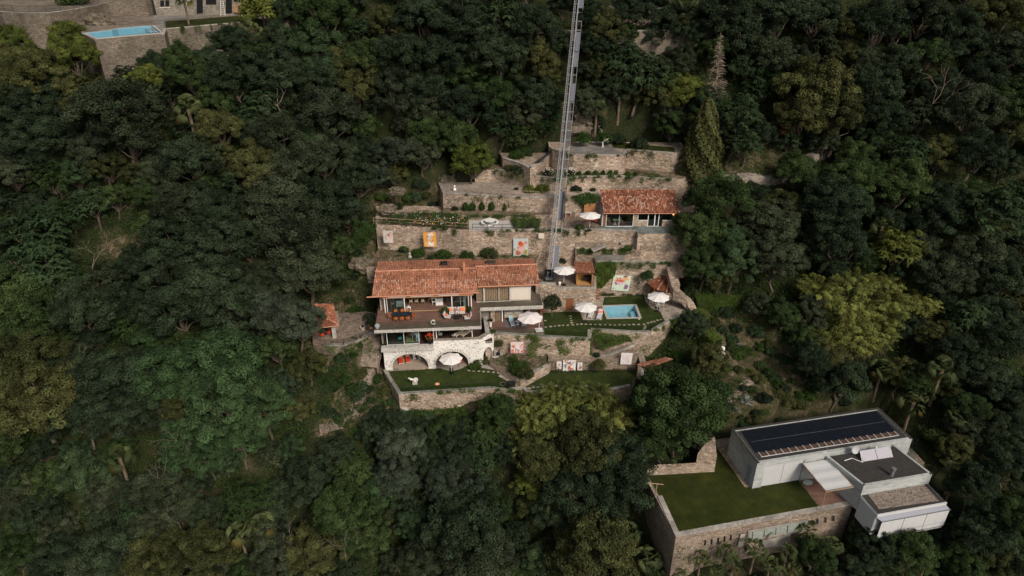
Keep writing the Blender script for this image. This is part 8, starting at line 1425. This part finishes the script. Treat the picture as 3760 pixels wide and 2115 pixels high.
# ================================================================= undergrowth over the slope
rng = np.random.default_rng(77); n = 70000; x = rng.uniform(-85, 85, n); y = rng.uniform(38, 150, n); z = zt(x, y); pxs = 1880 + FPX * x / (y * cp - (z - CAMZ) * sp); pys = 1057.5 - FPX * ((z - CAMZ) * cp + y * sp) / (y * cp - (z - CAMZ) * sp); D_ = np.stack([pxs, pys], -1) / 1.4596
ok = (D_[:, 0] > -60) & (D_[:, 0] < 2640) & (D_[:, 1] > -60) & (D_[:, 1] < 1520); nb = np.sin(x * .35 + 1) * np.cos(y * .3) + .5 * np.sin(x * .9) * np.sin(y * .8); ok &= nb > -1.3
for k_, lo in ((keep[1], -1), (keep[2], -1), ([(1790, 800), (1950, 880), (2040, 960), (1900, 1040), (1830, 1000)], .8), ([(880, 760), (800, 780), (870, 920), (930, 900)], .25)): ok &= ~(inpoly(D_[:, 0], D_[:, 1], k_, .1) & ((lo < 0) | (nb < lo)))
for poly, zz in CL: ok &= ~inpoly(x, y, poly, .3)
x, y, z = x[ok], y[ok], z[ok]; m = 10; Cc_ = np.repeat(np.stack([x, y, z], -1), m, 0); k = len(Cc_); v = np.repeat(rng.uniform(.6, 1.3, len(x)), m); Cc_ = Cc_ + rng.normal(size=(k, 3)) * np.array([.4, .4, .4]) + np.array([0, 0, .4])
me_ = quads_mesh('undergrowth', Cc_, rng.normal(size=(k, 3)) * .6 + np.array([0, -.4, .8]), rng.uniform(.08, .17, k), leafcol(rng, k, v), LEAF['bs'], .6, rng); o = bpy.data.objects.new('undergrowth', me_); COL.objects.link(o); tag(o, 'low leafy undergrowth over the open slope between the trees', 'undergrowth', None, 'stuff')
# sparse shrubs on the open parts of the garden slope
spots = [(905, 560), (930, 600), (960, 500), (1010, 520), (1060, 470), (1090, 520), (900, 640), (890, 700), (880, 760), (870, 880), (930, 880), (870, 960), (830, 1000), (840, 930), (790, 900), (930, 1010), (955, 1040), (1080, 1095), (1250, 1010), (1290, 1060), (1230, 1040), (1000, 1010), (1040, 1080), (870, 1110), (900, 1090), (930, 1130), (780, 950), (1800, 790), (1850, 830), (1900, 840), (1960, 900), (1830, 930), (1870, 980), (1910, 960), (1990, 960), (2040, 1000), (1900, 1040), (1960, 1060), (1840, 880), (1930, 870), (1780, 850), (1720, 830), (1690, 870), (1860, 1050), (2010, 1020), (1700, 900), (1750, 930), (1290, 985), (1150, 1060), (970, 985), (860, 820)]
r6 = random.Random(12)
for pg, n_ in ((keep[3], 36), ([(780, 890), (900, 870), (960, 930), (900, 1060), (800, 1080)], 16), ([(1000, 1035), (1300, 1020), (1310, 1080), (1180, 1100), (1010, 1085)], 18), ([(890, 590), (930, 540), (1060, 460), (1110, 480), (960, 560), (900, 640), (880, 740)], 16)):
    xs, ys = [q[0] for q in pg], [q[1] for q in pg]; k_ = 0
    while k_ < n_:
        x, y = r6.uniform(min(xs), max(xs)), r6.uniform(min(ys), max(ys))
        if bool(inpoly(np.array(x), np.array(y), pg, 0)) and all((x - a) ** 2 + (y - b) ** 2 > 260 for a, b in spots) and not (1790 < x < 1835 and 860 < y < 960): spots.append((x, y)); k_ += 1
        elif r6.random() < .01: k_ += 1
spots += [(905, 860), (925, 985), (880, 1045), (948, 955), (990, 1015), (1745, 700), (1735, 740), (1440, 300), (1500, 330), (1460, 250), (1400, 300), (1410, 250), (1395, 160), (1430, 200)]
for i, (x, y) in enumerate(sorted(spots)):
    lf = ['bs', 'ol', 'md', 'bl', 'dk'][i % 5]; k_2 = cnt[lf, 's', zone(x, y)] = cnt.get((lf, 's', zone(x, y)), -1) + 1; bush(cW(x, y), rr.uniform(16, 34), lf, '%s %s slope shrub, %s' % (ORD[min(k_2, 11)], ['fresh green', 'olive', 'leafy', 'bluish', 'dark'][i % 5], zone(x, y)), None, 'slope_shrub', 1.0, 'slope shrubs')
for o in list(bpy.data.objects):
    if o.type == 'EMPTY' and not o.get('label') and o.parent is None: print('EMPTY WITHOUT LABEL', o.name)
